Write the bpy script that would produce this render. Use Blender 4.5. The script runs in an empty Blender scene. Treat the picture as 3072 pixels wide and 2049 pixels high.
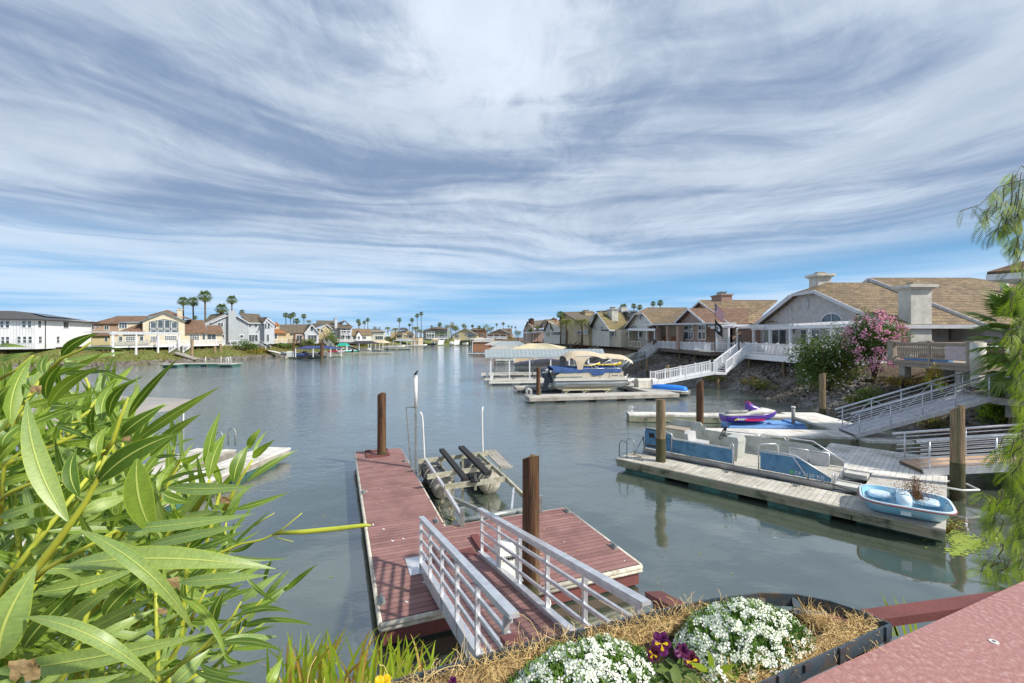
import bpy, math, random
from mathutils import Vector, Matrix, noise
random.seed(7)
R = math.radians
S = bpy.context.scene
COL = S.collection
# ---------------------------------------------------------------- camera
FPX, CX, HY, EYE = 1025.0, 1175.5, 774.0, 5.0      # focal length, centre and horizon in a 2351 px wide frame; eye 5 m above the water
cd = bpy.data.cameras.new('camera'); cam = bpy.data.objects.new('camera', cd); COL.objects.link(cam)
cam.location = (0, 0, EYE); cam.rotation_euler = (R(90), 0, 0)
cd.sensor_width = 36; cd.lens = 36*FPX/2351; cd.shift_y = -10/2351.0
cd.clip_start = .05; cd.clip_end = 6000
S.camera = cam
# ---------------------------------------------------------------- sky and sun
SUN_EL = 41.0
sunv = Vector((.91, -.41, 0)).normalized()*math.cos(R(SUN_EL)) + Vector((0, 0, math.sin(R(SUN_EL))))
sd = bpy.data.lights.new('sun', 'SUN'); sd.energy = 3.6; sd.angle = R(2.5); sd.color = (1, .94, .84)
so = bpy.data.objects.new('sun', sd); COL.objects.link(so); so.rotation_euler = sunv.to_track_quat('Z', 'Y').to_euler()
S.view_settings.view_transform = 'Standard'; S.view_settings.look = 'None'; S.view_settings.gamma = 1
S.view_settings.exposure = .58
S.cycles.use_denoising = True
S.cycles.max_bounces = 6; S.cycles.transparent_max_bounces = 6

class NT:
    """small node-tree helper"""
    def __init__(s, tree): s.t = tree; s.n = tree.nodes; s.l = tree.links
    def new(s, typ, **kw):
        n = s.n.new(typ)
        for k, v in kw.items(): setattr(n, k, v)
        return n
    def put(s, sock, v):
        if hasattr(v, 'is_linked') or hasattr(v, 'links'): s.l.new(v, sock)
        elif v is not None:
            if isinstance(v, (tuple, list)) and len(v) == 3 and sock.type == 'RGBA': v = (*v, 1)
            sock.default_value = v
    def math(s, op, a, b=None, c=None, clamp=False):
        n = s.new('ShaderNodeMath', operation=op, use_clamp=clamp)
        s.put(n.inputs[0], a)
        if b is not None: s.put(n.inputs[1], b)
        if c is not None: s.put(n.inputs[2], c)
        return n.outputs[0]
    def noise(s, vec, scale=5, detail=4, rough=.55, dist=0, out=0):
        n = s.new('ShaderNodeTexNoise'); s.put(n.inputs['Vector'], vec); n.inputs['Scale'].default_value = scale
        n.inputs['Detail'].default_value = detail; n.inputs['Roughness'].default_value = rough; n.inputs['Distortion'].default_value = dist
        return n.outputs[out]
    def mix(s, fac, a, b, blend='MIX'):
        n = s.new('ShaderNodeMix', data_type='RGBA', blend_type=blend)
        s.put(n.inputs[0], fac); s.put(n.inputs[6], a); s.put(n.inputs[7], b)
        return n.outputs[2]
    def ramp(s, fac, stops, interp='LINEAR'):
        n = s.new('ShaderNodeValToRGB'); s.put(n.inputs[0], fac); e = n.color_ramp.elements; n.color_ramp.interpolation = interp
        while len(e) < len(stops): e.new(.5)
        for el, (p, c) in zip(e, stops):
            el.position = p; el.color = (c, c, c, 1) if isinstance(c, (int, float)) else (*c, 1)
        return n.outputs[0]
    def maprange(s, v, a, b, c=0, d=1, smooth=False):
        n = s.new('ShaderNodeMapRange', interpolation_type='SMOOTHSTEP' if smooth else 'LINEAR')
        s.put(n.inputs[0], v)
        for i, x in enumerate((a, b, c, d)): n.inputs[1+i].default_value = x
        return n.outputs[0]
    def mapping(s, vec, scale=(1, 1, 1), rot=(0, 0, 0), loc=(0, 0, 0)):
        n = s.new('ShaderNodeMapping'); s.put(n.inputs[0], vec); n.inputs['Scale'].default_value = scale
        n.inputs['Rotation'].default_value = rot; n.inputs['Location'].default_value = loc
        return n.outputs[0]
    def sep(s, vec): n = s.new('ShaderNodeSeparateXYZ'); s.put(n.inputs[0], vec); return n.outputs
    def comb(s, x, y, z):
        n = s.new('ShaderNodeCombineXYZ')
        for i, v in enumerate((x, y, z)): s.put(n.inputs[i], v)
        return n.outputs[0]

W = bpy.data.worlds.new('World'); S.world = W; W.use_nodes = True
def build_world():
    t = NT(W.node_tree); W.node_tree.nodes.clear()
    out = t.new('ShaderNodeOutputWorld')
    sky = t.new('ShaderNodeTexSky', sky_type='NISHITA'); sky.sun_disc = False
    sky.sun_elevation = R(SUN_EL); sky.sun_rotation = math.atan2(sunv.x, sunv.y)
    bg1 = t.new('ShaderNodeBackground'); t.put(bg1.inputs[0], t.mix(1.0, sky.outputs[0], (.62, .86, 1.12), 'MULTIPLY')); bg1.inputs[1].default_value = .05
    d = t.new('ShaderNodeTexCoord').outputs['Generated']
    x, y, z = t.sep(d)
    zz = t.math('MAXIMUM', z, 0.0)
    k = t.math('DIVIDE', 1.0, t.math('ADD', zz, .075))
    px, py = t.math('MULTIPLY', x, k), t.math('MULTIPLY', y, k)
    p = t.comb(px, py, 0.0)
    # high thin cloud: fibres drawn out in long arcs round a point overhead, bent by a slow warp
    warp = t.new('ShaderNodeVectorMath', operation='SCALE'); w0 = t.noise(t.mapping(p, (.5, .5, 1), loc=(3.1, 1.7, 0)), 1.0, 2, .5, out=1); t.put(warp.inputs[0], w0); warp.inputs['Scale'].default_value = 1.3
    pw = t.new('ShaderNodeVectorMath', operation='ADD'); t.put(pw.inputs[0], p); t.put(pw.inputs[1], warp.outputs[0])
    wx, wy, _ = t.sep(pw.outputs[0]); ax_, ay_ = t.math('SUBTRACT', wx, .85), t.math('SUBTRACT', wy, .75)
    rad = t.math('SQRT', t.math('ADD', t.math('MULTIPLY', ax_, ax_), t.math('MULTIPLY', ay_, ay_))); ang = t.math('ARCTAN2', ax_, ay_)
    arc = t.comb(rad, ang, 0.0)
    big = t.noise(t.mapping(arc, (1.35, 1.5, 1), loc=(2.6, 4.4, 0)), 1.0, 5, .5, .5)
    fib = t.noise(t.mapping(arc, (3.8, 1.5, 1), (0, 0, R(14)), (1.4, 5.2, 0)), 1.0, 6, .56, .9)
    fine = t.noise(t.mapping(pw.outputs[0], (5.5, 3.0, 1), (0, 0, R(20)), (0, 0, 0)), 1.0, 9, .72, 1.2)
    m = t.math('ADD', t.math('MULTIPLY', big, .70), t.math('MULTIPLY', fib, .30))
    m = t.math('ADD', m, t.math('MULTIPLY', t.math('SUBTRACT', fine, .5), .12))
    # the brightest tuft of cirrus, high in the middle of the view
    dx, dy = t.math('SUBTRACT', px, -.10), t.math('SUBTRACT', py, 1.45)
    r2 = t.math('ADD', t.math('MULTIPLY', dx, dx), t.math('MULTIPLY', t.math('MULTIPLY', dy, dy), .6))
    tuft = t.math('EXPONENT', t.math('MULTIPLY', r2, -8.0))
    m = t.math('ADD', m, t.math('MULTIPLY', t.math('MULTIPLY', tuft, fine), .22))
    mask = t.maprange(m, .35, .60, 0.20, 1.0, True)
    # long flat bands low over the horizon, with a clear blue gap under them
    el = t.math('ARCSINE', zz)
    az = t.math('ARCTAN2', x, y)
    low = t.noise(t.comb(t.math('MULTIPLY', az, 2.2), t.math('MULTIPLY', el, 42.0), 0.0), 1.0, 6, .6, .3)
    lowm = t.maprange(low, .36, .60, .32, .95, True)
    f_low = t.maprange(el, .06, .22, 1.0, 0.0, True)
    mask = t.math('ADD', t.math('MULTIPLY', mask, t.math('SUBTRACT', 1.0, f_low)), t.math('MULTIPLY', lowm, f_low))
    gap_c = t.math('ADD', .078, t.math('MULTIPLY', t.math('MAXIMUM', az, -.35), .085))
    gd = t.math('DIVIDE', t.math('SUBTRACT', el, gap_c), .034)
    gap = t.math('EXPONENT', t.math('MULTIPLY', t.math('MULTIPLY', gd, gd), -1.0))
    gap = t.math('MULTIPLY', gap, t.maprange(az, -.42, -.05, .1, .8, True))
    mask = t.math('MULTIPLY', mask, t.math('SUBTRACT', 1.0, gap))
    mask = t.math('MULTIPLY', mask, .93)
    tone = t.noise(t.mapping(pw.outputs[0], (1.1, .8, 1), loc=(9, 4, 0)), 1.0, 4, .6)
    bright = t.math('ADD', t.math('MULTIPLY', tone, 1.0), t.math('ADD', t.math('MULTIPLY', fine, .35), t.math('MULTIPLY', tuft, .30)))
    ccol = t.mix(t.maprange(bright, .45, 1.05), (.325, .385, .475), (.55, .61, .69))
    ccol = t.mix(t.maprange(el, .06, .32, 1.0, 0.0, True), ccol, (.46, .56, .68))
    bg2 = t.new('ShaderNodeBackground'); t.put(bg2.inputs[0], ccol); bg2.inputs[1].default_value = 1.0
    # clear air between the clouds: the sky texture, veiled by a little thin grey cloud high up
    gapc = t.mix(t.maprange(el, .07, .24, 0.0, 1.0, True), (.12, .37, .66), (.135, .205, .335))
    bg3 = t.new('ShaderNodeBackground'); t.put(bg3.inputs[0], gapc); bg3.inputs[1].default_value = 1.0
    m0 = t.new('ShaderNodeMixShader'); m0.inputs[0].default_value = .82; t.l.new(bg1.outputs[0], m0.inputs[1]); t.l.new(bg3.outputs[0], m0.inputs[2])
    ms = t.new('ShaderNodeMixShader'); t.put(ms.inputs[0], mask); t.l.new(m0.outputs[0], ms.inputs[1]); t.l.new(bg2.outputs[0], ms.inputs[2])
    t.l.new(ms.outputs[0], out.inputs[0])
build_world()

# ---------------------------------------------------------------- materials
def mat(name, c1, c2=None, scale=3.0, rough=.75, metal=0.0, bump=0.0, bscale=30.0, boards=None, tiles=None, spec=.4, contrast=(.38, .62), c3=None, c3s=.6, stretch=(1, 1, 1), sss=0, uvleaf=False, clear=0):
    """a two or three tone surface in object coordinates; boards=(axis,width,gap,tone spread), tiles=(row height, tile width, spread)"""
    m = bpy.data.materials.new(name); m.use_nodes = True; t = NT(m.node_tree); b = m.node_tree.nodes['Principled BSDF']
    co = t.new('ShaderNodeTexCoord').outputs['Object']
    b.inputs['Roughness'].default_value = rough; b.inputs['Metallic'].default_value = metal; b.inputs['Specular IOR Level'].default_value = spec
    if clear: b.inputs['Coat Weight'].default_value = clear
    v = t.mapping(co, stretch)
    col = c1
    if c2 is not None:
        f = t.maprange(t.noise(v, scale, 5, .62), *contrast)
        col = t.mix(f, c1, c2)
    if c3 is not None:
        col = t.mix(t.maprange(t.noise(v, c3s, 6, .7), .5, .68), col, c3)
    h = None
    if bump: h = t.math('MULTIPLY', t.noise(v, bscale, 4, .6), bump)
    x, y, z = t.sep(co)
    if boards:
        ax, w, gap, spread = boards
        a = {'x': x, 'y': y, 'z': z, 'xy': t.math('ADD', x, y)}[ax]
        q = t.math('DIVIDE', a, w); fr = t.math('FRACT', t.math('ADD', q, 500.0)); fl = t.math('FLOOR', q)
        wn = t.new('ShaderNodeTexWhiteNoise', noise_dimensions='1D'); t.put(wn.inputs['W'], fl)
        tone = t.maprange(wn.outputs['Value'], 0, 1, 1-spread, 1+spread)
        gm = t.math('MULTIPLY', t.math('GREATER_THAN', fr, gap), 1.0)
        tone = t.math('MULTIPLY', tone, t.maprange(gm, 0, 1, .28, 1))
        cc = t.comb(tone, tone, tone)
        col = t.mix(1.0, col, cc, 'MULTIPLY')
        hb = t.math('MULTIPLY', gm, .6)
        h = hb if h is None else t.math('ADD', h, hb)
    if tiles:
        rh, tw, spread = tiles
        q = t.math('DIVIDE', z, rh); fl = t.math('FLOOR', q); fr = t.math('FRACT', t.math('ADD', q, 50.0))
        a = t.math('ADD', t.math('DIVIDE', t.math('ADD', x, y), tw), t.math('MULTIPLY', fl, .5))
        fa = t.math('FRACT', t.math('ADD', a, 500.0))
        wn = t.new('ShaderNodeTexWhiteNoise', noise_dimensions='2D'); t.put(wn.inputs['Vector'], t.comb(t.math('FLOOR', a), fl, 0.0))
        tone = t.maprange(wn.outputs['Value'], 0, 1, 1-spread, 1+spread)
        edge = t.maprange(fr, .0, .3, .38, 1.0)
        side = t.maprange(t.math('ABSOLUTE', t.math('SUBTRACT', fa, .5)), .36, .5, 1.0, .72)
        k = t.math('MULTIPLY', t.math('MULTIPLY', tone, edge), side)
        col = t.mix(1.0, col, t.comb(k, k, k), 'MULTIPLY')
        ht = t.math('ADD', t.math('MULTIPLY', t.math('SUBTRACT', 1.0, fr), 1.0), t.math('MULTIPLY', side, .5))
        h = ht if h is None else t.math('ADD', h, ht)
    if uvleaf:
        u, vv, _ = t.sep(t.new('ShaderNodeTexCoord').outputs['UV'])
        du = t.math('ABSOLUTE', t.math('SUBTRACT', u, .5))
        mid = t.maprange(du, .026, .06, 1.0, 0.0, True); edge = t.maprange(du, .44, .49, 0.0, .8)
        side = t.maprange(t.noise(t.comb(t.math('MULTIPLY', du, 3.0), t.math('MULTIPLY', vv, 60.0), 0.0), 1.0, 2, .5), .35, .65, .86, 1.1)
        col = t.mix(1.0, col, t.comb(side, side, side), 'MULTIPLY')
        spots = t.maprange(t.noise(co, 160, 3, .6), .66, .72, 0.0, .5)
        col = t.mix(spots, col, (.16, .17, .07))
        col = t.mix(edge, col, (.36, .46, .05)); col = t.mix(mid, col, (.50, .58, .16))
        h = t.math('MULTIPLY', mid, -.5)
        bump = 1
        tr = t.new('ShaderNodeBsdfTranslucent'); t.put(tr.inputs[0], t.mix(1.0, col, (1.5, 1.7, .5), 'MULTIPLY'))
        mx = t.new('ShaderNodeMixShader'); mx.inputs[0].default_value = .3
        t.l.new(b.outputs[0], mx.inputs[1]); t.l.new(tr.outputs[0], mx.inputs[2]); t.l.new(mx.outputs[0], m.node_tree.nodes['Material Output'].inputs[0])
    if sss:
        tr = t.new('ShaderNodeBsdfTranslucent'); t.put(tr.inputs[0], t.mix(1.0, col, (1.4, 1.6, .6), 'MULTIPLY'))
        mx = t.new('ShaderNodeMixShader'); mx.inputs[0].default_value = sss
        t.l.new(b.outputs[0], mx.inputs[1]); t.l.new(tr.outputs[0], mx.inputs[2]); t.l.new(mx.outputs[0], m.node_tree.nodes['Material Output'].inputs[0])
    t.put(b.inputs['Base Color'], col)
    if h is not None:
        bn = t.new('ShaderNodeBump'); bn.inputs['Strength'].default_value = .55 if (boards or tiles or uvleaf) else min(1, bump)
        bn.inputs['Distance'].default_value = .04 if tiles else .012 if (boards or uvleaf) else .03
        t.put(bn.inputs['Height'], h); t.l.new(bn.outputs[0], b.inputs['Normal'])
    return m

M = {}
def D(name, *a, **k): M[name] = mat(name, *a, **k)
D('white_paint', (.80, .81, .84), (.70, .71, .73), 2.5, .5, bump=.1)
D('white_batten', (.84, .84, .86), (.80, .80, .82), .8, .6, boards=('xy', .42, .07, .015))
D('cream_stucco', (.60, .54, .40), (.54, .485, .36), 1.5, .85, bump=.3)
D('tan_siding', (.40, .27, .20), (.35, .235, .17), 1.2, .8, boards=('z', .22, .1, .03))
D('beige_siding', (.58, .52, .40), (.50, .45, .34), 1.2, .8, boards=('xy', .25, .1, .04))
D('yellow_stucco', (.50, .43, .25), (.44, .38, .21), 1, .85, bump=.2)
D('gray_siding', (.40, .43, .46), (.35, .38, .41), 1.2, .75, boards=('xy', .35, .06, .02))
D('blue_gray', (.48, .50, .54), (.42, .44, .48), 1.2, .75)
D('stucco_gray', (.60, .57, .545), (.50, .475, .455), 2.4, .9, bump=.5, bscale=14, c3=(.38, .36, .34), c3s=1.1)
D('stucco_pale', (.68, .66, .60), (.56, .545, .49), 1.6, .9, bump=.4, bscale=16, c3=(.46, .44, .38), c3s=.9)
D('brown_stucco', (.40, .28, .225), (.34, .235, .185), 2, .85, bump=.3)
D('green_siding', (.16, .21, .12), (.13, .175, .10), 1, .8, boards=('z', .25, .1, .03))
D('dark_brown', (.07, .035, .022), (.10, .055, .035), 4, .8, bump=.2)
D('sand_wall', (.52, .42, .27), (.45, .36, .22), 1, .85)
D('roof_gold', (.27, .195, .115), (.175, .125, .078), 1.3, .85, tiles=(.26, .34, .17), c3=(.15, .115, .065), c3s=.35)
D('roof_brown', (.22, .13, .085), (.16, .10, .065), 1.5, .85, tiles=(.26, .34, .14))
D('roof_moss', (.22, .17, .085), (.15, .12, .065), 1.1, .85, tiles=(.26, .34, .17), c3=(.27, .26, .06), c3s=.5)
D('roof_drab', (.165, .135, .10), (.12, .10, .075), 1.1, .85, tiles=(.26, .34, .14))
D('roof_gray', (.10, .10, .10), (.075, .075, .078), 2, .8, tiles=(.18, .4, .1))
D('roof_orange', (.42, .17, .06), (.34, .14, .06), 2, .8, tiles=(.2, .4, .15))
D('solar', (.02, .03, .06), None, rough=.2, spec=.8)
D('trim_dark', (.05, .05, .055), rough=.5)
D('trim_sage', (.13, .17, .16), rough=.6)
D('fascia', (.62, .63, .66), (.52, .53, .55), 3, .5)
D('glass', (.035, .05, .055), (.10, .12, .13), .7, .06, spec=1.0)
D('curtain', (.38, .40, .38), (.22, .25, .25), 1.2, .3, stretch=(9, 9, .1))
D('vinyl', (.80, .81, .84), (.74, .75, .78), 3, .35)
D('deck_fascia', (.16, .12, .095), (.11, .085, .07), 3, .85, bump=.3)
D('wood_gray', (.38, .355, .31), (.28, .26, .225), 1.6, .85, bump=.35, bscale=60, c3=(.22, .20, .16), c3s=1.6)
D('planks_gray', (.58, .55, .48), (.46, .43, .37), 2.5, .85, bump=.3, bscale=50, boards=('x', .145, .07, .12), c3=(.30, .27, .22), c3s=.8)
D('planks_pale', (.76, .74, .69), (.60, .58, .53), 1.8, .85, bump=.3, bscale=50, boards=('x', .145, .06, .09), c3=(.36, .34, .28), c3s=.7)
D('concrete_deck', (.50, .48, .44), (.42, .40, .36), 2.2, .9, bump=.3, c3=(.30, .28, .24), c3s=.9)
D('algae_board', (.24, .27, .18), (.30, .27, .20), 2.2, .85, bump=.4, bscale=40, c3=(.06, .075, .045), c3s=1.7)
D('float_teal', (.05, .16, .13), (.03, .07, .055), 3, .7, bump=.2)
D('float_black', (.035, .045, .055), (.05, .06, .07), 3, .5)
D('burgundy', (.31, .165, .15), (.23, .118, .108), 1.6, .72, bump=.25, bscale=90, boards=('y', .146, .10, .13), c3=(.30, .165, .145), c3s=1.1)
D('burgundy_solid', (.19, .062, .056), (.15, .05, .046), 5, .7, bump=.3, bscale=60)
D('burgundy_cap', (.38, .19, .175), (.31, .15, .14), 90, .75, bump=.2, bscale=160, c3=(.49, .31, .285), c3s=85)
D('bumper', (.66, .63, .54), (.52, .48, .40), 5, .5, c3=(.33, .29, .22), c3s=6)
D('aluminium', (.74, .75, .78), (.58, .59, .62), 7, .4, metal=.55)
D('aluminium_deck', (.60, .60, .63), (.46, .46, .49), 5, .5, metal=.4, boards=('x', .12, .12, .04))
D('galvanised', (.40, .43, .42), (.28, .31, .30), 8, .5, metal=.5)
D('frame_olive', (.50, .49, .40), (.33, .31, .22), 7, .6, metal=.3)
D('rust', (.28, .20, .11), (.36, .33, .24), 9, .75)
D('pile_wood', (.12, .045, .02), (.022, .011, .007), 2.2, .82, bump=1, bscale=9, stretch=(9, 9, .3), c3=(.24, .16, .08), c3s=1.2, contrast=(.42, .58))
D('pile_old', (.36, .26, .16), (.17, .11, .065), 4.5, .85, bump=1, bscale=9, contrast=(.42, .58), stretch=(9, 9, .3), c3=(.17, .18, .09), c3s=1.4)
D('pile_algae', (.05, .055, .02), (.09, .08, .035), 5.0, .7, bump=.8, bscale=18, stretch=(4, 4, 1))
D('pile_end', (.20, .13, .07), (.10, .06, .035), 8, .9, bump=.5)
D('tank', (.045, .047, .05), (.30, .28, .24), 3.2, .55, bump=.3, contrast=(.5, .66))
D('tank_end', (.42, .40, .34), (.24, .22, .17), 4, .7, bump=.3)
D('carpet_black', (.02, .02, .022), (.035, .035, .036), 20, .95)
D('bark', (.16, .12, .08), (.09, .065, .045), 4, .9, bump=.8, bscale=12)
D('palm_green', (.15, .19, .045), (.09, .13, .03), 3, .6, sss=.3)
D('palm_dry', (.22, .15, .06), (.15, .11, .05), 4, .8)
D('leaf_dark', (.05, .095, .022), (.09, .15, .035), .8, .6, sss=.25)
D('leaf_mid', (.09, .15, .03), (.15, .21, .045), .8, .6, sss=.25)
D('leaf_olive', (.15, .17, .04), (.21, .21, .055), .8, .6, sss=.25)
D('leaf_gold', (.24, .22, .03), (.35, .20, .03), 2, .6, sss=.25)
D('pepper_leaf', (.27, .37, .03), (.38, .46, .05), 1.5, .5, sss=.5)
D('fan_leaf', (.13, .22, .045), (.24, .32, .07), 2.5, .45, sss=.35)
D('pink_flower', (.78, .42, .52), (.66, .24, .38), 8, .7)
D('white_flower', (.80, .80, .74), rough=.7)
D('oleander_leaf', (.16, .26, .04), (.26, .37, .05), 5, .42, uvleaf=True, spec=.5)
D('oleander_leaf_pale', (.22, .33, .12), (.30, .40, .11), 6, .40, uvleaf=True, spec=.5)
D('oleander_leaf_dark', (.075, .15, .02), (.13, .22, .03), 5, .42, uvleaf=True, spec=.5)
D('oleander_stem', (.46, .50, .05), (.34, .37, .04), 20, .55)
D('dry_leaf', (.48, .36, .18), (.34, .22, .09), 30, .85, bump=.4)
D('reed', (.26, .40, .04), (.44, .48, .05), 6, .5, sss=.35)
D('reed_dry', (.48, .38, .08), (.35, .18, .05), 9, .6, sss=.3)
D('iron_frame', (.055, .085, .115), (.085, .11, .13), 30, .5, metal=.3, c3=(.16, .10, .05), c3s=22)
D('coir', (.72, .50, .22), (.50, .32, .13), 60, .95, bump=1, bscale=170)
D('coir_fibre', (.92, .70, .34), (.74, .52, .22), 40, .8)
D('soil', (.03, .02, .014), (.06, .04, .025), 40, .95, bump=1, bscale=90)
D('alyssum_leaf', (.14, .25, .04), (.08, .16, .025), 20, .55, sss=.3)
D('petal_white', (.86, .87, .84), rough=.6, sss=.15)
D('petal_eye', (.34, .38, .10), rough=.6)
D('petal_purple', (.075, .003, .06), (.12, .004, .085), 50, .5)
D('petal_maroon', (.09, .004, .03), rough=.5)
D('petal_yellow', (.80, .52, .01), rough=.5, sss=.2)
D('rock', (.19, .165, .135), (.085, .072, .058), 1.6, .9, bump=.6, bscale=6, c3=(.27, .265, .265), c3s=.3)
D('boat_white', (.66, .65, .60), (.56, .55, .50), 2.4, .35, spec=.5)
D('boat_cream', (.64, .58, .48), (.58, .52, .42), 1.5, .4)
D('canvas_tan', (.60, .50, .37), (.52, .43, .31), 1.5, .9, bump=.3)
D('canvas_mauve', (.35, .32, .34), (.30, .27, .29), 2, .9, bump=.3)
D('canvas_navy', (.035, .055, .15), (.055, .075, .19), 2, .8, bump=.3)
D('canvas_blue', (.04, .10, .27), (.025, .06, .17), 2.5, .85, bump=.9, bscale=6)
D('canvas_black', (.03, .03, .035), (.05, .05, .055), 2, .8)
D('canvas_gray', (.34, .325, .31), (.30, .285, .27), 1.2, .85)
D('blue_panel', (.07, .20, .35), (.11, .26, .41), 2.2, .45, c3=(.03, .10, .20), c3s=2.4)
D('panel_gray', (.48, .50, .47), (.40, .42, .39), 2.5, .45, c3=(.30, .31, .28), c3s=2.1)
D('pontoon', (.42, .43, .45), (.30, .31, .33), 2.5, .33, metal=.7)
D('pontoon_bright', (.72, .71, .68), (.50, .49, .46), 1.6, .28, metal=.75, stretch=(.3, 1, 4))
D('litter_floor', (.46, .43, .36), (.74, .72, .66), 26, .95, bump=1, bscale=60, contrast=(.45, .55), c3=(.16, .13, .09), c3s=21)
D('carpet_gray', (.30, .30, .28), (.38, .38, .36), 18, .95)
D('bright_blue', (.02, .19, .68), (.03, .23, .74), 3, .45)
D('float_blue', (.10, .25, .55), (.14, .30, .58), 3, .5)
D('pedal_blue', (.20, .48, .68), (.28, .55, .72), 3, .4, c3=(.50, .62, .68), c3s=2.2)
D('pedal_pale', (.52, .68, .80), (.66, .76, .82), 5, .45)
D('red_rub', (.30, .06, .05), (.20, .10, .08), 7, .7)
D('ski_purple', (.10, .045, .32), (.13, .05, .38), 3, .25, spec=.6)
D('ski_pink', (.72, .03, .16), rough=.3)
D('ski_yellow', (.85, .70, .03), rough=.3)
D('ski_teal', (.02, .32, .27), rough=.3)
D('seat_gray', (.52, .53, .54), (.44, .45, .46), 4, .6)
D('outboard', (.045, .055, .08), (.06, .075, .10), 2, .35, spec=.6)
D('black_plastic', (.02, .02, .022), rough=.4)
D('metal_roof', (.40, .45, .46), (.34, .39, .40), 1, .45, metal=.3)
D('metal_roof_tan', (.62, .56, .38), (.56, .50, .34), 1, .5)
D('metal_roof_gray', (.42, .41, .38), (.36, .35, .33), 1, .55)
D('brown_wall', (.26, .13, .075), (.22, .11, .065), 1.5, .8)
D('tan_wall', (.50, .40, .27), (.44, .35, .23), 1.5, .8)
D('flag_red', (.50, .03, .05), rough=.8)
D('flag_white', (.70, .68, .70), rough=.8)
D('flag_blue', (.03, .04, .16), rough=.8)
D('flag_black', (.012, .012, .015), rough=.8)
D('green_metal', (.01, .09, .05), rough=.5)
D('terracotta', (.40, .17, .09), rough=.8)
D('tan_rail', (.37, .31, .25), (.31, .26, .21), 3, .75, bump=.2)
D('towel', (.60, .50, .50), (.50, .42, .43), 4, .9, stretch=(9, 1, 1))
D('pipe_white', (.78, .78, .76), (.66, .66, .62), 4, .45)
D('duckweed', (.30, .38, .06), (.20, .27, .05), 8, .8)
D('dead_twig', (.16, .075, .035), (.24, .12, .05), 12, .9)
D('lettering', (.80, .84, .84), rough=.5)
D('lettering_dark', (.06, .06, .07), rough=.5)
D('sticker_green', (.10, .45, .16), rough=.5)
D('fence_dark', (.075, .035, .028), (.05, .025, .02), 5, .85, boards=('xy', .16, .09, .2))
D('path_planks', (.34, .26, .19), (.24, .185, .135), 3, .85, bump=.4, bscale=50, boards=('y', .15, .14, .2))
D('yellow_plastic', (.70, .50, .02), rough=.5)
D('umbrella', (.33, .37, .45), rough=.85)
D('tarp_teal', (.02, .36, .30), rough=.7)
D('tan_ramp', (.62, .42, .28), (.52, .35, .23), 4, .8, boards=('x', .5, .03, .05))
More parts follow.
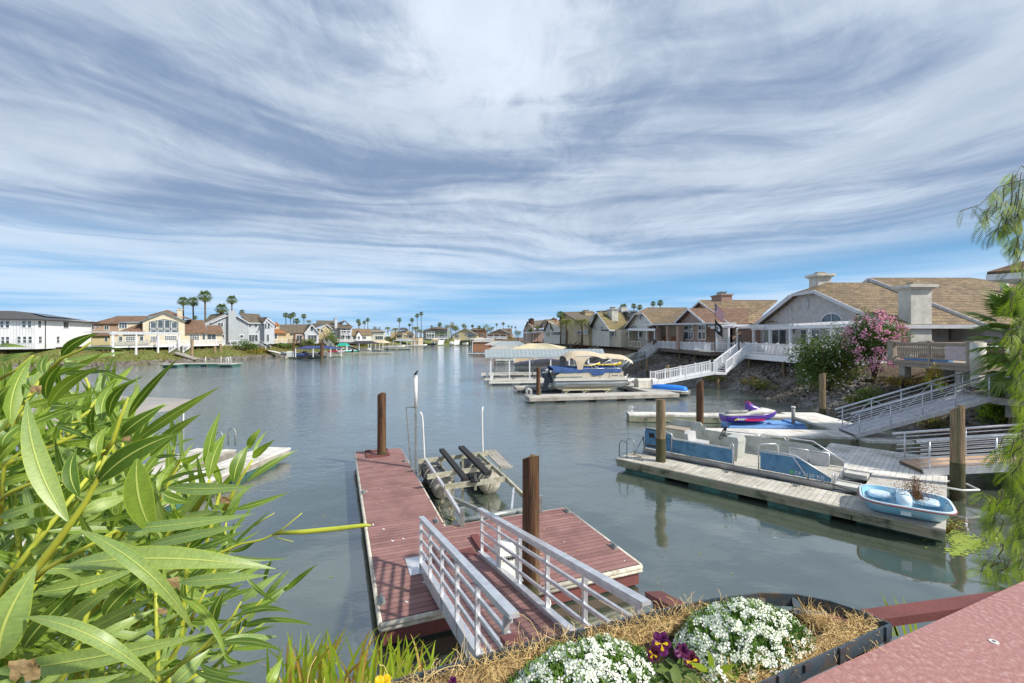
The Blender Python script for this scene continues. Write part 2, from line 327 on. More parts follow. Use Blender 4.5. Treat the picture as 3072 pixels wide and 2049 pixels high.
# ---------------------------------------------------------------- mesh helpers
WM = {}
class MB:
    """collects shapes in world coordinates; part() turns them into one mesh object in its thing's frame"""
    def __init__(s): s.v = []; s.f = []; s.m = []; s.sm = []; s.uv = {}
    def add(s, vs, fs, m=0, smooth=False, X=None):
        o = len(s.v)
        s.v += [(X @ Vector(p)) if X is not None else Vector(p) for p in vs]
        for f in fs: s.f.append([o+i for i in f]); s.m.append(m); s.sm.append(smooth)
        return o
    def box(s, c, d, m=0, rz=0, X=None):
        x, y, z = d[0]/2, d[1]/2, d[2]/2
        T = Matrix.Translation(c) @ Matrix.Rotation(rz, 4, 'Z')
        if X is not None: T = X @ T
        vs = [(a*x, b*y, e*z) for a in (-1, 1) for b in (-1, 1) for e in (-1, 1)]
        s.add(vs, [(0, 1, 3, 2), (4, 6, 7, 5), (0, 4, 5, 1), (2, 3, 7, 6), (0, 2, 6, 4), (1, 5, 7, 3)], m, X=T)
    def bx(s, x0, x1, y0, y1, z0, z1, m=0, X=None):
        s.box(((x0+x1)/2, (y0+y1)/2, (z0+z1)/2), (abs(x1-x0), abs(y1-y0), abs(z1-z0)), m, 0, X)
    def bar(s, p, q, w, h, m=0, up=(0, 0, 1), X=None):
        p, q = Vector(p), Vector(q); d = q-p
        if d.length < 1e-6: return
        d.normalize(); u = Vector(up)
        if abs(d.dot(u)) > .98: u = Vector((0, 1, 0))
        a = d.cross(u).normalized()*w/2; b = a.cross(d).normalized()*h/2
        vs = [p-a-b, p+a-b, p+a+b, p-a+b, q-a-b, q+a-b, q+a+b, q-a+b]
        s.add(vs, [(0, 3, 2, 1), (4, 5, 6, 7), (0, 1, 5, 4), (1, 2, 6, 5), (2, 3, 7, 6), (3, 0, 4, 7)], m, X=X)
    def tube(s, pts, r, n=8, m=0, cap=True, X=None, smooth=True, flat=1.0):
        pts = [Vector(p) for p in pts]; k = len(pts); rs = r if isinstance(r, (list, tuple)) else [r]*k
        vs = []; prev = None
        for i, p in enumerate(pts):
            d = (pts[min(i+1, k-1)]-pts[max(i-1, 0)])
            d = d.normalized() if d.length > 1e-9 else Vector((0, 0, 1))
            if prev is None:
                a = d.orthogonal().normalized() if abs(d.z) > .9 else d.cross(Vector((0, 0, 1))).normalized()
            else:
                a = (prev-d*prev.dot(d))
                a = a.normalized() if a.length > 1e-6 else d.orthogonal().normalized()
            prev = a; b = d.cross(a)
            for j in range(n):
                t = 2*math.pi*j/n; vs.append(p+a*math.cos(t)*rs[i]+b*math.sin(t)*rs[i]*flat)
        fs = [(i*n+j, i*n+(j+1) % n, (i+1)*n+(j+1) % n, (i+1)*n+j) for i in range(k-1) for j in range(n)]
        o = s.add(vs, fs, m, smooth, X)
        if cap:
            for e in (tuple(range(n))[::-1], tuple((k-1)*n+j for j in range(n))):
                s.f.append([o+i for i in e]); s.m.append(m); s.sm.append(False)
    def poly(s, vs, m=0): s.add(vs, [tuple(range(len(vs)))], m)
    def slab(s, vs, t, m=0, up=(0, 0, 1), m2=None):
        """polygon thickened downwards (against up) by t"""
        n = len(vs); vs = [Vector(p) for p in vs]; u = Vector(up)*t
        nn = Vector((0, 0, 0))
        for i in range(n): nn += (vs[i]-vs[0]).cross(vs[(i+1) % n]-vs[0])
        if nn.dot(Vector(up)) < 0: vs = vs[::-1]
        o = s.add(vs+[p-u for p in vs], [tuple(range(n))], m)
        mm = m if m2 is None else m2
        for f in [tuple(range(2*n-1, n-1, -1))]+[(i, i+n, (i+1) % n+n, (i+1) % n) for i in range(n)]:
            s.f.append([o+i for i in f]); s.m.append(mm); s.sm.append(False)
    def disc(s, c, r, nrm, n=12, m=0):
        c = Vector(c); d = Vector(nrm).normalized(); a = d.orthogonal().normalized(); b = d.cross(a)
        s.poly([c+a*r*math.cos(2*math.pi*i/n)+b*r*math.sin(2*math.pi*i/n) for i in range(n)], m)
    def loft(s, rings, m=0, smooth=True, close=True, caps=True, X=None):
        n = len(rings[0]); vs = [p for r in rings for p in r]
        fs = [(i*n+j, i*n+(j+1) % n, (i+1)*n+(j+1) % n, (i+1)*n+j) for i in range(len(rings)-1) for j in range(n if close else n-1)]
        o = s.add(vs, fs, m, smooth, X)
        if caps:
            k = len(rings)
            for e in (tuple(range(n))[::-1], tuple((k-1)*n+j for j in range(n))):
                s.f.append([o+i for i in e]); s.m.append(m); s.sm.append(False)
    def grid(s, rows, m=0, smooth=True, X=None): s.loft(rows, m, smooth, False, False, X)
    def blob(s, c, r, m=0, sub=1, jit=.25, sq=(1, 1, 1)):
        vs, fs = ICO[sub]
        s.add([(c[0]+v[0]*r*sq[0]*(1+random.uniform(-jit, jit)), c[1]+v[1]*r*sq[1]*(1+random.uniform(-jit, jit)), c[2]+v[2]*r*sq[2]*(1+random.uniform(-jit, jit))) for v in vs], fs, m, False)
def _ico():
    g = (1+5**.5)/2
    v = [Vector(p).normalized() for p in [(-1, g, 0), (1, g, 0), (-1, -g, 0), (1, -g, 0), (0, -1, g), (0, 1, g), (0, -1, -g), (0, 1, -g), (g, 0, -1), (g, 0, 1), (-g, 0, -1), (-g, 0, 1)]]
    f = [(0, 11, 5), (0, 5, 1), (0, 1, 7), (0, 7, 10), (0, 10, 11), (1, 5, 9), (5, 11, 4), (11, 10, 2), (10, 7, 6), (7, 1, 8), (3, 9, 4), (3, 4, 2), (3, 2, 6), (3, 6, 8), (3, 8, 9), (4, 9, 5), (2, 4, 11), (6, 2, 10), (8, 6, 7), (9, 8, 1)]
    return v, f
ICO = {1: _ico()}

def thing(name, label, cat, loc=(0, 0, 0), rz=0.0, group=None):
    o = bpy.data.objects.new(name, None); COL.objects.link(o); o.empty_display_size = .2
    o.location = loc; o.rotation_euler = (0, 0, rz); o['label'] = label; o['category'] = cat
    if group: o['group'] = group
    WM[o.name] = Matrix.Translation(loc) @ Matrix.Rotation(rz, 4, 'Z')
    return o
def part(name, mb, mats, parent=None, uv=None, loc=None, rz=0.0, local=False):
    """one mesh object. mb is in world coordinates unless local (then in the frame of the thing)"""
    if isinstance(mats, str): mats = [mats]
    me = bpy.data.meshes.new(name)
    X = WM[parent.name] if parent is not None else (Matrix.Translation(loc) @ Matrix.Rotation(rz, 4, 'Z') if loc is not None else Matrix.Identity(4))
    I = X.inverted()
    me.from_pydata([tuple(p) if local else tuple(I @ p) for p in mb.v], [], mb.f)
    for k in mats: me.materials.append(M[k])
    me.polygons.foreach_set('material_index', mb.m); me.polygons.foreach_set('use_smooth', mb.sm)
    if uv:
        l = me.uv_layers.new(name='UVMap')
        for lp in me.loops: l.data[lp.index].uv = uv[lp.vertex_index]
    me.update()
    o = bpy.data.objects.new(name, me); COL.objects.link(o)
    if parent is not None: o.parent = parent
    elif loc is not None: o.location = loc; o.rotation_euler = (0, 0, rz)
    WM[o.name] = X
    return o
def tag(o, label=None, cat=None, group=None, kind=None):
    for k, v in (('label', label), ('category', cat), ('group', group), ('kind', kind)):
        if v: o[k] = v
    return o
def copy_tree(o, loc=None, rz=None, label=None, scale=None, parent=None):
    c = o.copy(); COL.objects.link(c); c.parent = parent
    if loc is not None: c.location = loc
    if rz is not None: c.rotation_euler = (0, 0, rz)
    if scale is not None: c.scale = scale if isinstance(scale, (tuple, list)) else (scale,)*3
    if label: c['label'] = label
    for ch in o.children: copy_tree(ch, parent=c)
    return c

def G(u, v, z=.45):
    """the point at height z that the photograph shows at (u, v)"""
    Y = FPX*(EYE-z)/(v-HY); return Vector(((u-CX)*Y/FPX, Y, z))
def at(u, v, Y): return Vector(((u-CX)*Y/FPX, Y, EYE-(v-HY)*Y/FPX))
def crop(ox, oy, k): return lambda x, y: ((ox+x*k)*.76530, (oy+y*k)*.76530)
cA = crop(0, 840, .29775); cB = crop(600, 840, .34028); cC = crop(1300, 860, .29775); cE = crop(1800, 780, .29775); cF = crop(2372, 780, .29775)
cH = crop(1400, 980, .34028); cJ = crop(1820, 1160, .3624); cK = crop(2372, 1100, .3827); cL = crop(1020, 1150, .3189); cM = crop(1020, 1500, .42535)
cO = crop(0, 980, .42535); cP = crop(0, 1449, .42535); cQ = crop(1500, 1640, .54105); cZ = crop(1060, 960, .21268); cY = crop(800, 1000, .18716)

def frame(o, x_to):
    """origin and angle of a local frame whose x axis runs from o to x_to"""
    a = math.atan2(x_to[1]-o[1], x_to[0]-o[0]); return a

# ---------------------------------------------------------------- water and ground
def water():
    m = bpy.data.materials.new('lagoon_water'); m.use_nodes = True; t = NT(m.node_tree); m.node_tree.nodes.clear()
    out = t.new('ShaderNodeOutputMaterial'); co = t.new('ShaderNodeTexCoord').outputs['Object']
    x, y, z = t.sep(co)
    r1 = t.noise(t.mapping(co, (1.0, 1.5, 1), (0, 0, R(12))), 1.5, 3, .55, .6)
    r2 = t.noise(t.mapping(co, (1.0, 1.7, 1), (0, 0, R(-14)), (4, 9, 0)), 4.2, 3, .6, .5)
    r3 = t.noise(t.mapping(co, (1, 1, 1), loc=(2, 7, 0)), .35, 2, .5)
    patch = t.maprange(t.noise(t.mapping(co, (1, .45, 1)), .055, 3, .6), .40, .62, .45, 1.0, True)
    shelter = t.maprange(y, 8.0, 28.0, .10, 1.0, True)          # the head of the cove lies calm behind the docks
    east = t.maprange(x, 2.0, 12.0, 1.0, .55, True)
    amp = t.math('MULTIPLY', t.math('MULTIPLY', patch, shelter), east)
    amp = t.math('MAXIMUM', amp, t.math('MULTIPLY', t.maprange(y, 30, 80, 0, .8), patch))
    h = t.math('MULTIPLY', t.math('ADD', t.math('MULTIPLY', r1, .65), t.math('MULTIPLY', r2, .35)), amp)
    h = t.math('ADD', h, t.math('MULTIPLY', r3, .8))
    bn = t.new('ShaderNodeBump'); bn.inputs['Strength'].default_value = 1.0; bn.inputs['Distance'].default_value = .085; t.put(bn.inputs['Height'], h)
    silt_sky = t.mix(t.noise(co, .12, 3, .6), (.050, .068, .044), (.074, .092, .060))
    silt_sky = t.mix(t.maprange(y, 8, 60, 0, 1), silt_sky, (.13, .165, .175))  # far out, brightness of the reflected sky is put into the body colour
    df = t.new('ShaderNodeBsdfDiffuse'); t.put(df.inputs[0], silt_sky)
    gl = t.new('ShaderNodeBsdfGlossy'); gl.inputs['Roughness'].default_value = .045; gl.inputs[0].default_value = (.96, .98, 1, 1); t.l.new(bn.outputs[0], gl.inputs['Normal'])
    fr = t.new('ShaderNodeFresnel'); fr.inputs[0].default_value = 2.0; t.l.new(bn.outputs[0], fr.inputs[1])
    fac = t.math('ADD', t.math('MULTIPLY', fr.outputs[0], .95), .15, clamp=True)
    ms = t.new('ShaderNodeMixShader'); t.put(ms.inputs[0], fac); t.l.new(df.outputs[0], ms.inputs[1]); t.l.new(gl.outputs[0], ms.inputs[2]); t.l.new(ms.outputs[0], out.inputs[0])
    M['lagoon_water'] = m
    mb = MB(); mb.poly([(-900, -200, 0), (900, -200, 0), (900, 900, 0), (-900, 900, 0)])
    tag(part('lagoon_water', mb, 'lagoon_water'), kind='structure')
water()

SHORE = [(-260, -60), (-190, 20), (-130, 56), (-92, 68), (-80, 73), (-69.5, 78), (-65.5, 92), (-61.5, 112), (-58, 140), (-56, 171), (-58, 210), (-57, 250), (-55, 285), (-44, 300), (-20, 303), (-2, 300), (2, 285), (3, 240), (5, 184), (9, 120), (12.5, 90), (17.4, 67), (20.6, 52), (21, 40), (21, 30), (20.9, 25), (22, 21.5), (23.5, 17), (22, 11), (16, 7.2), (10, 5.6), (3, 5.3), (-4, 5.2), (-10, 4.4), (-18, 0), (-30, -12), (-60, -30), (-120, -60)]
def offset_ring(pts, d):
    n = len(pts); r = []
    for i in range(n):
        a, b, c = Vector(pts[i-1]), Vector(pts[i]), Vector(pts[(i+1) % n])
        t = ((b-a).normalized()+(c-b).normalized()).normalized()
        r.append(b+Vector((-t.y, t.x))*d)
    return r
def subdiv(pts, step=4.0):
    r = []
    for i, p in enumerate(pts):
        q = pts[(i+1) % len(pts)]; k = max(1, int((Vector(q)-Vector(p)).length/step))
        for j in range(k): r.append((p[0]+(q[0]-p[0])*j/k, p[1]+(q[1]-p[1])*j/k))
    return r
def chaikin(pts):
    r = []
    for i, p in enumerate(pts):
        q = pts[(i+1) % len(pts)]; r += [(p[0]*.75+q[0]*.25, p[1]*.75+q[1]*.25), (p[0]*.25+q[0]*.75, p[1]*.25+q[1]*.75)]
    return r
SH = chaikin(subdiv(SHORE, 5.0))
def soil_mat():
    m = bpy.data.materials.new('bank_ground'); m.use_nodes = True; t = NT(m.node_tree); b = m.node_tree.nodes['Principled BSDF']
    co = t.new('ShaderNodeTexCoord').outputs['Object']; x, y, z = t.sep(co)
    n1 = t.noise(co, .22, 5, .62); n2 = t.noise(co, 2.2, 5, .7); n3 = t.noise(co, 9, 4, .7)
    grass = t.mix(t.maprange(n2, .35, .65), (.11, .16, .03), (.23, .25, .05))
    dry = t.mix(t.maprange(n3, .3, .7), (.30, .19, .075), (.17, .11, .05))
    west = t.mix(t.maprange(n1, .50, .66, 0, .8), grass, dry)
    east = t.mix(t.maprange(n2, .4, .6), (.13, .09, .055), (.19, .135, .09))
    col = t.mix(t.maprange(x, -30, 0), west, east)
    col = t.mix(t.maprange(n3, .4, .65, 0, .5), col, (.07, .06, .03))
    t.put(b.inputs['Base Color'], col); b.inputs['Roughness'].default_value = .95
    bn = t.new('ShaderNodeBump'); bn.inputs['Strength'].default_value = 1; bn.inputs['Distance'].default_value = .25; t.put(bn.inputs['Height'], t.math('ADD', t.math('MULTIPLY', n2, .6), t.math('MULTIPLY', n3, .4)))
    t.l.new(bn.outputs[0], b.inputs['Normal']); M['bank_ground'] = m
soil_mat()
def shore_z(d, west=False): 
    if west: return (d*.35 if d < .8 else .28+(d-.8)*.25 if d < 7.5 else min(3.12, 1.96+(d-7.5)*.3))
    P = ((-1.6, -.7), (0, -.02), (.8, .28), (2.2, 1.0), (4.2, 2.05), (6.0, 2.75), (7.5, 3.02), (14, 3.12))
    for (a, za), (b, zb) in zip(P, P[1:]):
        if d <= b: return za+(zb-za)*(d-a)/(b-a)
    return 3.12
def ground():
    # the ring is listed so that the land lies on one side of it; rows climb away from the water
    area = sum(SH[i-1][0]*SH[i][1]-SH[i][0]*SH[i-1][1] for i in range(len(SH)))
    sgn = -1 if area > 0 else 1
    rows = []
    for d, z in ((-1.6, -.7), (0, -.02), (.8, .28), (2.2, 1.0), (4.2, 2.05), (6.0, 2.75), (7.5, 3.02), (14, 3.12)):
        ring = offset_ring(SH, sgn*d)
        wz = (lambda p: z if p.x > -45 or d <= 0 or d >= 14 else shore_z(d, True))
        rows.append([Vector((p.x, p.y, wz(p)+(noise.noise(Vector((p.x*.35, p.y*.35, d)))*.16 if 0 < d < 8 else 0))) for p in ring])
    last = rows[-1]
    rows.append([Vector(((p.x+30)*1.0-30, p.y, 3.15))+(Vector((p.x+30, p.y-120, 0)).normalized()*60) for p in last])
    rows.append([Vector((-30, 120, 3.1))+Vector((p.x+30, p.y-120, 0)).normalized()*3500 for p in last])
    mb = MB(); mb.loft([r[::-1] for r in rows] if sgn > 0 else rows, 0, True, True, False)
    tag(part('ground', mb, 'bank_ground'), kind='structure')
    return sgn
SGN = ground()
RING0 = [Vector(p) for p in SH]; RINGN = [(b-a).normalized() for a, b in zip(offset_ring(SH, 0), offset_ring(SH, SGN*1.0))]
def on_shore(i, f, d):
    """point on the bank: ring segment i, fraction f along it, d metres up from the waterline"""
    a, b = RING0[i], RING0[(i+1) % len(RING0)]; na, nb = RINGN[i], RINGN[(i+1) % len(RING0)]
    p = a.lerp(b, f)+na.lerp(nb, f)*d
    return Vector((p.x, p.y, shore_z(d, p.x < -45)))
def segs(test): return [i for i in range(len(RING0)) if test(RING0[i])]
# ---------------------------------------------------------------- houses
class Facade:
    """a vertical plane through P (x, y) running along direction dr; depth d counts into the house, away from the camera"""
    def __init__(s, P, dr, cf):
        s.P = Vector((P[0], P[1])); s.d = Vector(dr).normalized(); s.cf = cf
        n = Vector((-s.d.y, s.d.x))
        s.n = n if n.dot(s.P) > 0 else -n
    def pt(s, px, py, d=0.0, z=None):
        u, v = s.cf(px, py); k = (u-CX)/FPX; Q = s.P+s.n*d
        Y = s.n.dot(Q)/s.n.dot(Vector((k, 1)))
        return Vector((k*Y, Y, EYE-(v-HY)*Y/FPX if z is None else z))
    def into(s, p, d): return Vector((p[0]+s.n.x*d, p[1]+s.n.y*d, p[2]))

def house(label, F, zb, walls, roofs, wins=(), chims=(), trims=(), name='house', cat='house', group=None, roofm='roof_drab', wallm='beige_siding', trimm='fascia', winm='vinyl', vents=()):
    o = F.pt(walls[0][0][0][0], walls[0][0][0][1], walls[0][1]); o.z = zb
    h = thing(name, label, cat, tuple(o), math.atan2(F.d.y, F.d.x), group)
    for w in walls:
        outline, d0, d1 = w[:3]; wm = w[3] if len(w) > 3 else wallm
        top = [F.pt(x, y, d0) for x, y in outline]
        pl = [Vector((top[0].x, top[0].y, zb))]+top+[Vector((top[-1].x, top[-1].y, zb))]
        if len(w) > 4: 
            for q in (0, -1): pl[q].z = F.pt(outline[0][0], w[4], d0).z
        if len(top) > 2:
            ze = min(top[0].z, top[-1].z); bd = [Vector((top[0].x, top[0].y, zb)), Vector((top[0].x, top[0].y, ze)), Vector((top[-1].x, top[-1].y, ze)), Vector((top[-1].x, top[-1].y, zb))]; bd = [F.into(p, .02) for p in bd]; b2 = [F.into(p, d1-d0) for p in bd]
            mb = MB(); mb.add(bd+b2, [(0, 1, 2, 3), (7, 6, 5, 4)]+[(i, (i+1) % 4, (i+1) % 4+4, i+4) for i in range(4)]); part('wall', mb, wm, h); d1 = d0+.3
        n = len(pl); bk = [F.into(p, d1-d0) for p in pl]
        mb = MB(); mb.add(pl+bk, [tuple(range(n)), tuple(range(2*n-1, n-1, -1))]+[(i, (i+1) % n, (i+1) % n+n, i+n) for i in range(n)])
        part('wall', mb, wm, h)
    rf = None
    for r in roofs:
        rm = roofm
        if isinstance(r[0], str): rm, r = r[0], r[1]
        mb = MB(); mb.slab([F.pt(x, y, d) for x, y, d in r], .16)
        rf = part('roof', mb, [rm], h)
    if trims:
        mb = MB()
        for tr in trims:
            th = .22
            P = [F.pt(x, y, d) for x, y, d in tr]
            for a, b in zip(P, P[1:]): mb.bar(a-Vector((F.n.x, F.n.y, 0))*.04, b-Vector((F.n.x, F.n.y, 0))*.04, .07, th)
        part('fascia_board', mb, trimm, h)
    nd = Vector((F.n.x, F.n.y, 0)); dd = Vector((F.d.x, F.d.y, 0))
    for w in wins:
        x0, y0, x1, y1, d = w[:5]; nx, ny = (w[5], w[6]) if len(w) > 6 else (1, 1); kind = w[7] if len(w) > 7 else 'window'
        a, b, c, e = F.pt(x0, y0, d), F.pt(x1, y0, d), F.pt(x1, y1, d), F.pt(x0, y1, d)
        z1 = (a.z+b.z)/2; z0 = (c.z+e.z)/2
        a = Vector((a.x, a.y, 0)); b = Vector((b.x, b.y, 0)); W_ = (b-a).length; dirv = (b-a).normalized()
        t = min(.09, W_*.11); off = -nd*.05
        mb = MB()
        def P(s, z): return a+dirv*s+off+Vector((0, 0, z))
        if kind == 'arch':
            n = 10; r = W_/2; hh = z1-z0
            pts = [P(r-r*math.cos(math.pi*i/n), z0+hh*math.sin(math.pi*i/n)) for i in range(n+1)]
            for p, q in zip(pts, pts[1:]): mb.bar(p, q, .08, t)
            mb.bar(pts[0], pts[-1], .08, t); mb.bar(P(r, z0), P(r, z1), .06, t*.6); mb.bar(P(r, z0), P(r*.35, z0+hh*.7), .06, t*.5); mb.bar(P(r, z0), P(r*1.65, z0+hh*.7), .06, t*.5)
            fo = part('window_frame', mb, winm, h); g = MB(); g.slab([p+nd*.03 for p in pts], .03, up=tuple(-nd)); part('pane', g, 'glass', fo); continue
        if kind == 'round':
            r = W_/2; zc = (z0+z1)/2; n = 16
            pts = [P(r-r*math.cos(2*math.pi*i/n), zc+r*math.sin(2*math.pi*i/n)) for i in range(n)]
            for i in range(n): mb.bar(pts[i], pts[(i+1) % n], .1, .16)
            fo = part('window_frame', mb, winm, h); g = MB(); g.slab([p+nd*.03 for p in pts], .03, up=tuple(-nd)); part('pane', g, 'glass', fo); continue
        for s in [0, W_]+[W_*i/nx for i in range(1, nx)]: mb.bar(P(s, z0), P(s, z1), t if s in (0, W_) else t*.6, .07, up=tuple(-nd))
        for z in [z0, z1]+[z0+(z1-z0)*i/ny for i in range(1, ny)]: mb.bar(P(0, z), P(W_, z), .07, t if z in (z0, z1) else t*.6)
        fo = part('door_frame' if kind == 'door' else 'window_frame', mb, winm, h)
        g = MB(); g.slab([P(0, z0)+nd*.02, P(W_, z0)+nd*.02, P(W_, z1)+nd*.02, P(0, z1)+nd*.02], .02, up=tuple(-nd))
        part('pane', g, 'curtain' if kind == 'curtain' else 'glass', fo)
    for c in chims:
        x0, y0, x1, y1, d, th = c[:6]; cm = c[6] if len(c) > 6 else wallm; cap = c[7] if len(c) > 7 else True
        a, b = F.pt(x0, y0, d), F.pt(x1, y0, d); zt = (a.z+b.z)/2; zb2 = min(F.pt(x0, y1, d).z, F.pt(x1, y1, d).z)-.3
        mid = (a+b)/2+nd*th/2; wd = (b-a).length; rz = math.atan2(F.d.y, F.d.x)
        mb = MB(); mb.box((mid.x, mid.y, (zt+zb2)/2), (wd, th, zt-zb2), 0, rz)
        par = rf if rf is not None else h
        co = part('chimney', mb, cm, par)
        if cap:
            k = MB(); k.box((mid.x, mid.y, zt+.09), (wd+.26, th+.26, .2), 0, rz); k.box((mid.x, mid.y, zt+.36), (wd*.45, th*.5, .36), 1, rz); k.box((mid.x, mid.y, zt+.57), (wd*.55, th*.6, .05), 1, rz)
            part('chimney_cap', k, [cm, 'galvanised'], par)
    for vx, vy, vd, r in vents:
        p = F.pt(vx, vy, vd)-nd*.03; mb = MB()
        for k in range(7):
            zz = -r+2*r*(k+.5)/7; hw = math.sqrt(max(0, r*r-zz*zz)); mb.bar(p+dd*hw+Vector((0, 0, zz)), p-dd*hw+Vector((0, 0, zz)), .05, r*.2)
        part('gable_vent', mb, 'fascia', h)
    return h

def gable(l, ap, r, d0, d1, o=.4, ox=0):
    """front-facing gable: (x, y) of the two eaves and the apex on the plane at d0 -> two roof planes"""
    e = o
    return [[(l[0], l[1], d0-e), (ap[0], ap[1], d0-e), ('b', ap, d1), ('b', l, d1)], [(ap[0], ap[1], d0-e), (r[0], r[1], d0-e), ('b', r, d1), ('b', ap, d1)]]
_pt = Facade.pt
def roof_pts(F, r):
    return r
def F_house_fix():
    """lets a roof corner be written ('b', (x, y), depth): the front corner carried straight back to that depth"""
    orig = Facade.pt
    def pt(s, px, py, d=0.0, z=None):
        if px == 'b':
            q = orig(s, py[0], py[1], s._front); return s.into(q, d-s._front)
        s._front = d
        return orig(s, px, py, d, z)
    Facade.pt = pt
F_house_fix()

# ---- the bank across the water on the west side
SD = Vector((.149, .989)); SN = Vector((-.989, .149))
def west(o, cf): return Facade(Vector((-69, 78))+SN*o, SD, cf)
def westh(u, Y, cf): return Facade(((u-CX)/FPX*Y, Y), (.78, .62), cf)

# white modern house
K = Vector((-84, 79)); 
F = Facade(K, (-.30, .954), cA)
h = house('white two storey house with vertical boards, dark hip roof and a black downspout', F, 2.9,
    [([(352, 395), (920, 412)], 0, 9)], [], name='white_house', wallm='white_batten', roofm='roof_gray',
    wins=[(378, 410, 414, 480, 0, 1, 2), (634, 420, 690, 484, 0), (383, 567, 420, 636, 0, 1, 2), (565, 567, 598, 634, 0, 1, 2)])
K = F.pt(352, 395).xy; F2 = Facade(K, (.954, .30), cA)
mb = MB(); a = F2.pt(352, 395, 0); 
za = a.z; K3 = Vector((K.x, K.y, za)); dl = Vector((-.954, -.30, 0)); dn = Vector((-.30, .954, 0))
wl = MB(); p0 = K3+dl*.06; p1 = K3+dl*14
wl.add([Vector((p0.x, p0.y, 2.9)), Vector((p1.x, p1.y, 2.9)), p1, p0]+[v+dn*8.9 for v in (Vector((p0.x, p0.y, 2.9)), Vector((p1.x, p1.y, 2.9)), p1, p0)], [(0, 1, 2, 3), (7, 6, 5, 4), (0, 4, 5, 1), (1, 5, 6, 2), (2, 6, 7, 3), (3, 7, 4, 0)])
part('wall', wl, 'white_batten', h)
for x0, y0, x1, y1, ny in ((222, 410, 264, 480, 2), (280, 410, 320, 480, 2), (55, 412, 98, 482, 2), (0, 412, 42, 482, 2), (172, 568, 214, 636, 2), (230, 568, 270, 636, 2), (284, 568, 326, 636, 2), (10, 571, 50, 640, 2), (57, 571, 98, 640, 2)):
    mb = MB(); a, b, c, e = F2.pt(x0, y0), F2.pt(x1, y0), F2.pt(x1, y1), F2.pt(x0, y1); off = -Vector((F2.n.x, F2.n.y, 0))*.05
    a, b, c, e = a+off, b+off, c+off, e+off
    for p, q in ((a, b), (b, c), (c, e), (e, a), ((a+e)/2, (b+c)/2)): mb.bar(p, q, .08, .08)
    fo = part('window_frame', mb, 'vinyl', h); g = MB(); g.slab([a-off*.5, b-off*.5, c-off*.5, e-off*.5], .02, up=tuple(off)); part('pane', g, 'glass', fo)
# hip roof over both wings
r1 = K3+Vector((0, 0, .05)); far = F.pt(945, 405, 0); far.z = K3.z+.1
ov = .7
A_ = K3-dl*ov-dn*ov; B_ = Vector((far.x, far.y, za))-dl*ov+dn*.6; C_ = B_+dl*15; D_ = A_+dl*16
Rg = K3+dl*6.5+dn*6.3+Vector((0, 0, 1.7)); Rh = K3+dl*6.5+dn*(14)+Vector((0, 0, 1.5)); Ri = K3+dl*14+dn*6.3+Vector((0, 0, 1.7))
for q in ([A_, B_, Rh, Rg], [D_, A_, Rg, Ri], [B_, C_, Rh], [C_, D_, Ri, Rg, Rh]):
    mb = MB(); mb.slab(q, .2); part('roof', mb, 'roof_gray', h)
mb = MB(); q = F.pt(545, 372, 0); s1 = A_.lerp(Rg, .35).lerp(B_.lerp(Rh, .35), .3); s2 = A_.lerp(Rg, .35).lerp(B_.lerp(Rh, .35), .8); s3 = A_.lerp(Rg, .8).lerp(B_.lerp(Rh, .8), .75); s4 = A_.lerp(Rg, .8).lerp(B_.lerp(Rh, .8), .3)
up = Vector((0, 0, .18)); mb.slab([s1+up, s2+up, s3+up, s4+up], .05); part('solar_panel', mb, 'solar', h)
mb = MB(); p = F.pt(458, 400, -.08); mb.tube([p, Vector((p.x, p.y, 3))], .07, 6); part('downspout', mb, 'trim_dark', h)
mb = MB(); a = A_+Vector((0, 0, -.12)); b = B_+Vector((0, 0, -.12)); mb.bar(a, b, .12, .16); mb.bar(a, D_+Vector((0, 0, -.12)), .12, .16); part('gutter', mb, 'trim_dark', h)

# tan sided house between the white one and the cream one
F = westh(240, 112, cA)
house('tan clapboard house with a shallow brown hip roof behind the white one', F, 3, [([(922, 440), (1200, 440)], 0, 8), ([(925, 556), (1150, 556)], -6, 0, 'yellow_stucco')],
    [[(915, 435, -.6), (1200, 435, -.6), (1200, 365, 4), (1150, 372, 4)], [(905, 558, -6.6), (1145, 556, -6.6), (1030, 515, -2), (930, 520, -2)]],
    wins=[(922, 456, 956, 498, 0, 2, 1), (978, 458, 998, 488, 0, 2, 2), (1050, 460, 1098, 503, 0, 2, 1), (1055, 565, 1085, 620, -6)], name='tan_house', roofm='roof_brown', wallm='tan_siding')

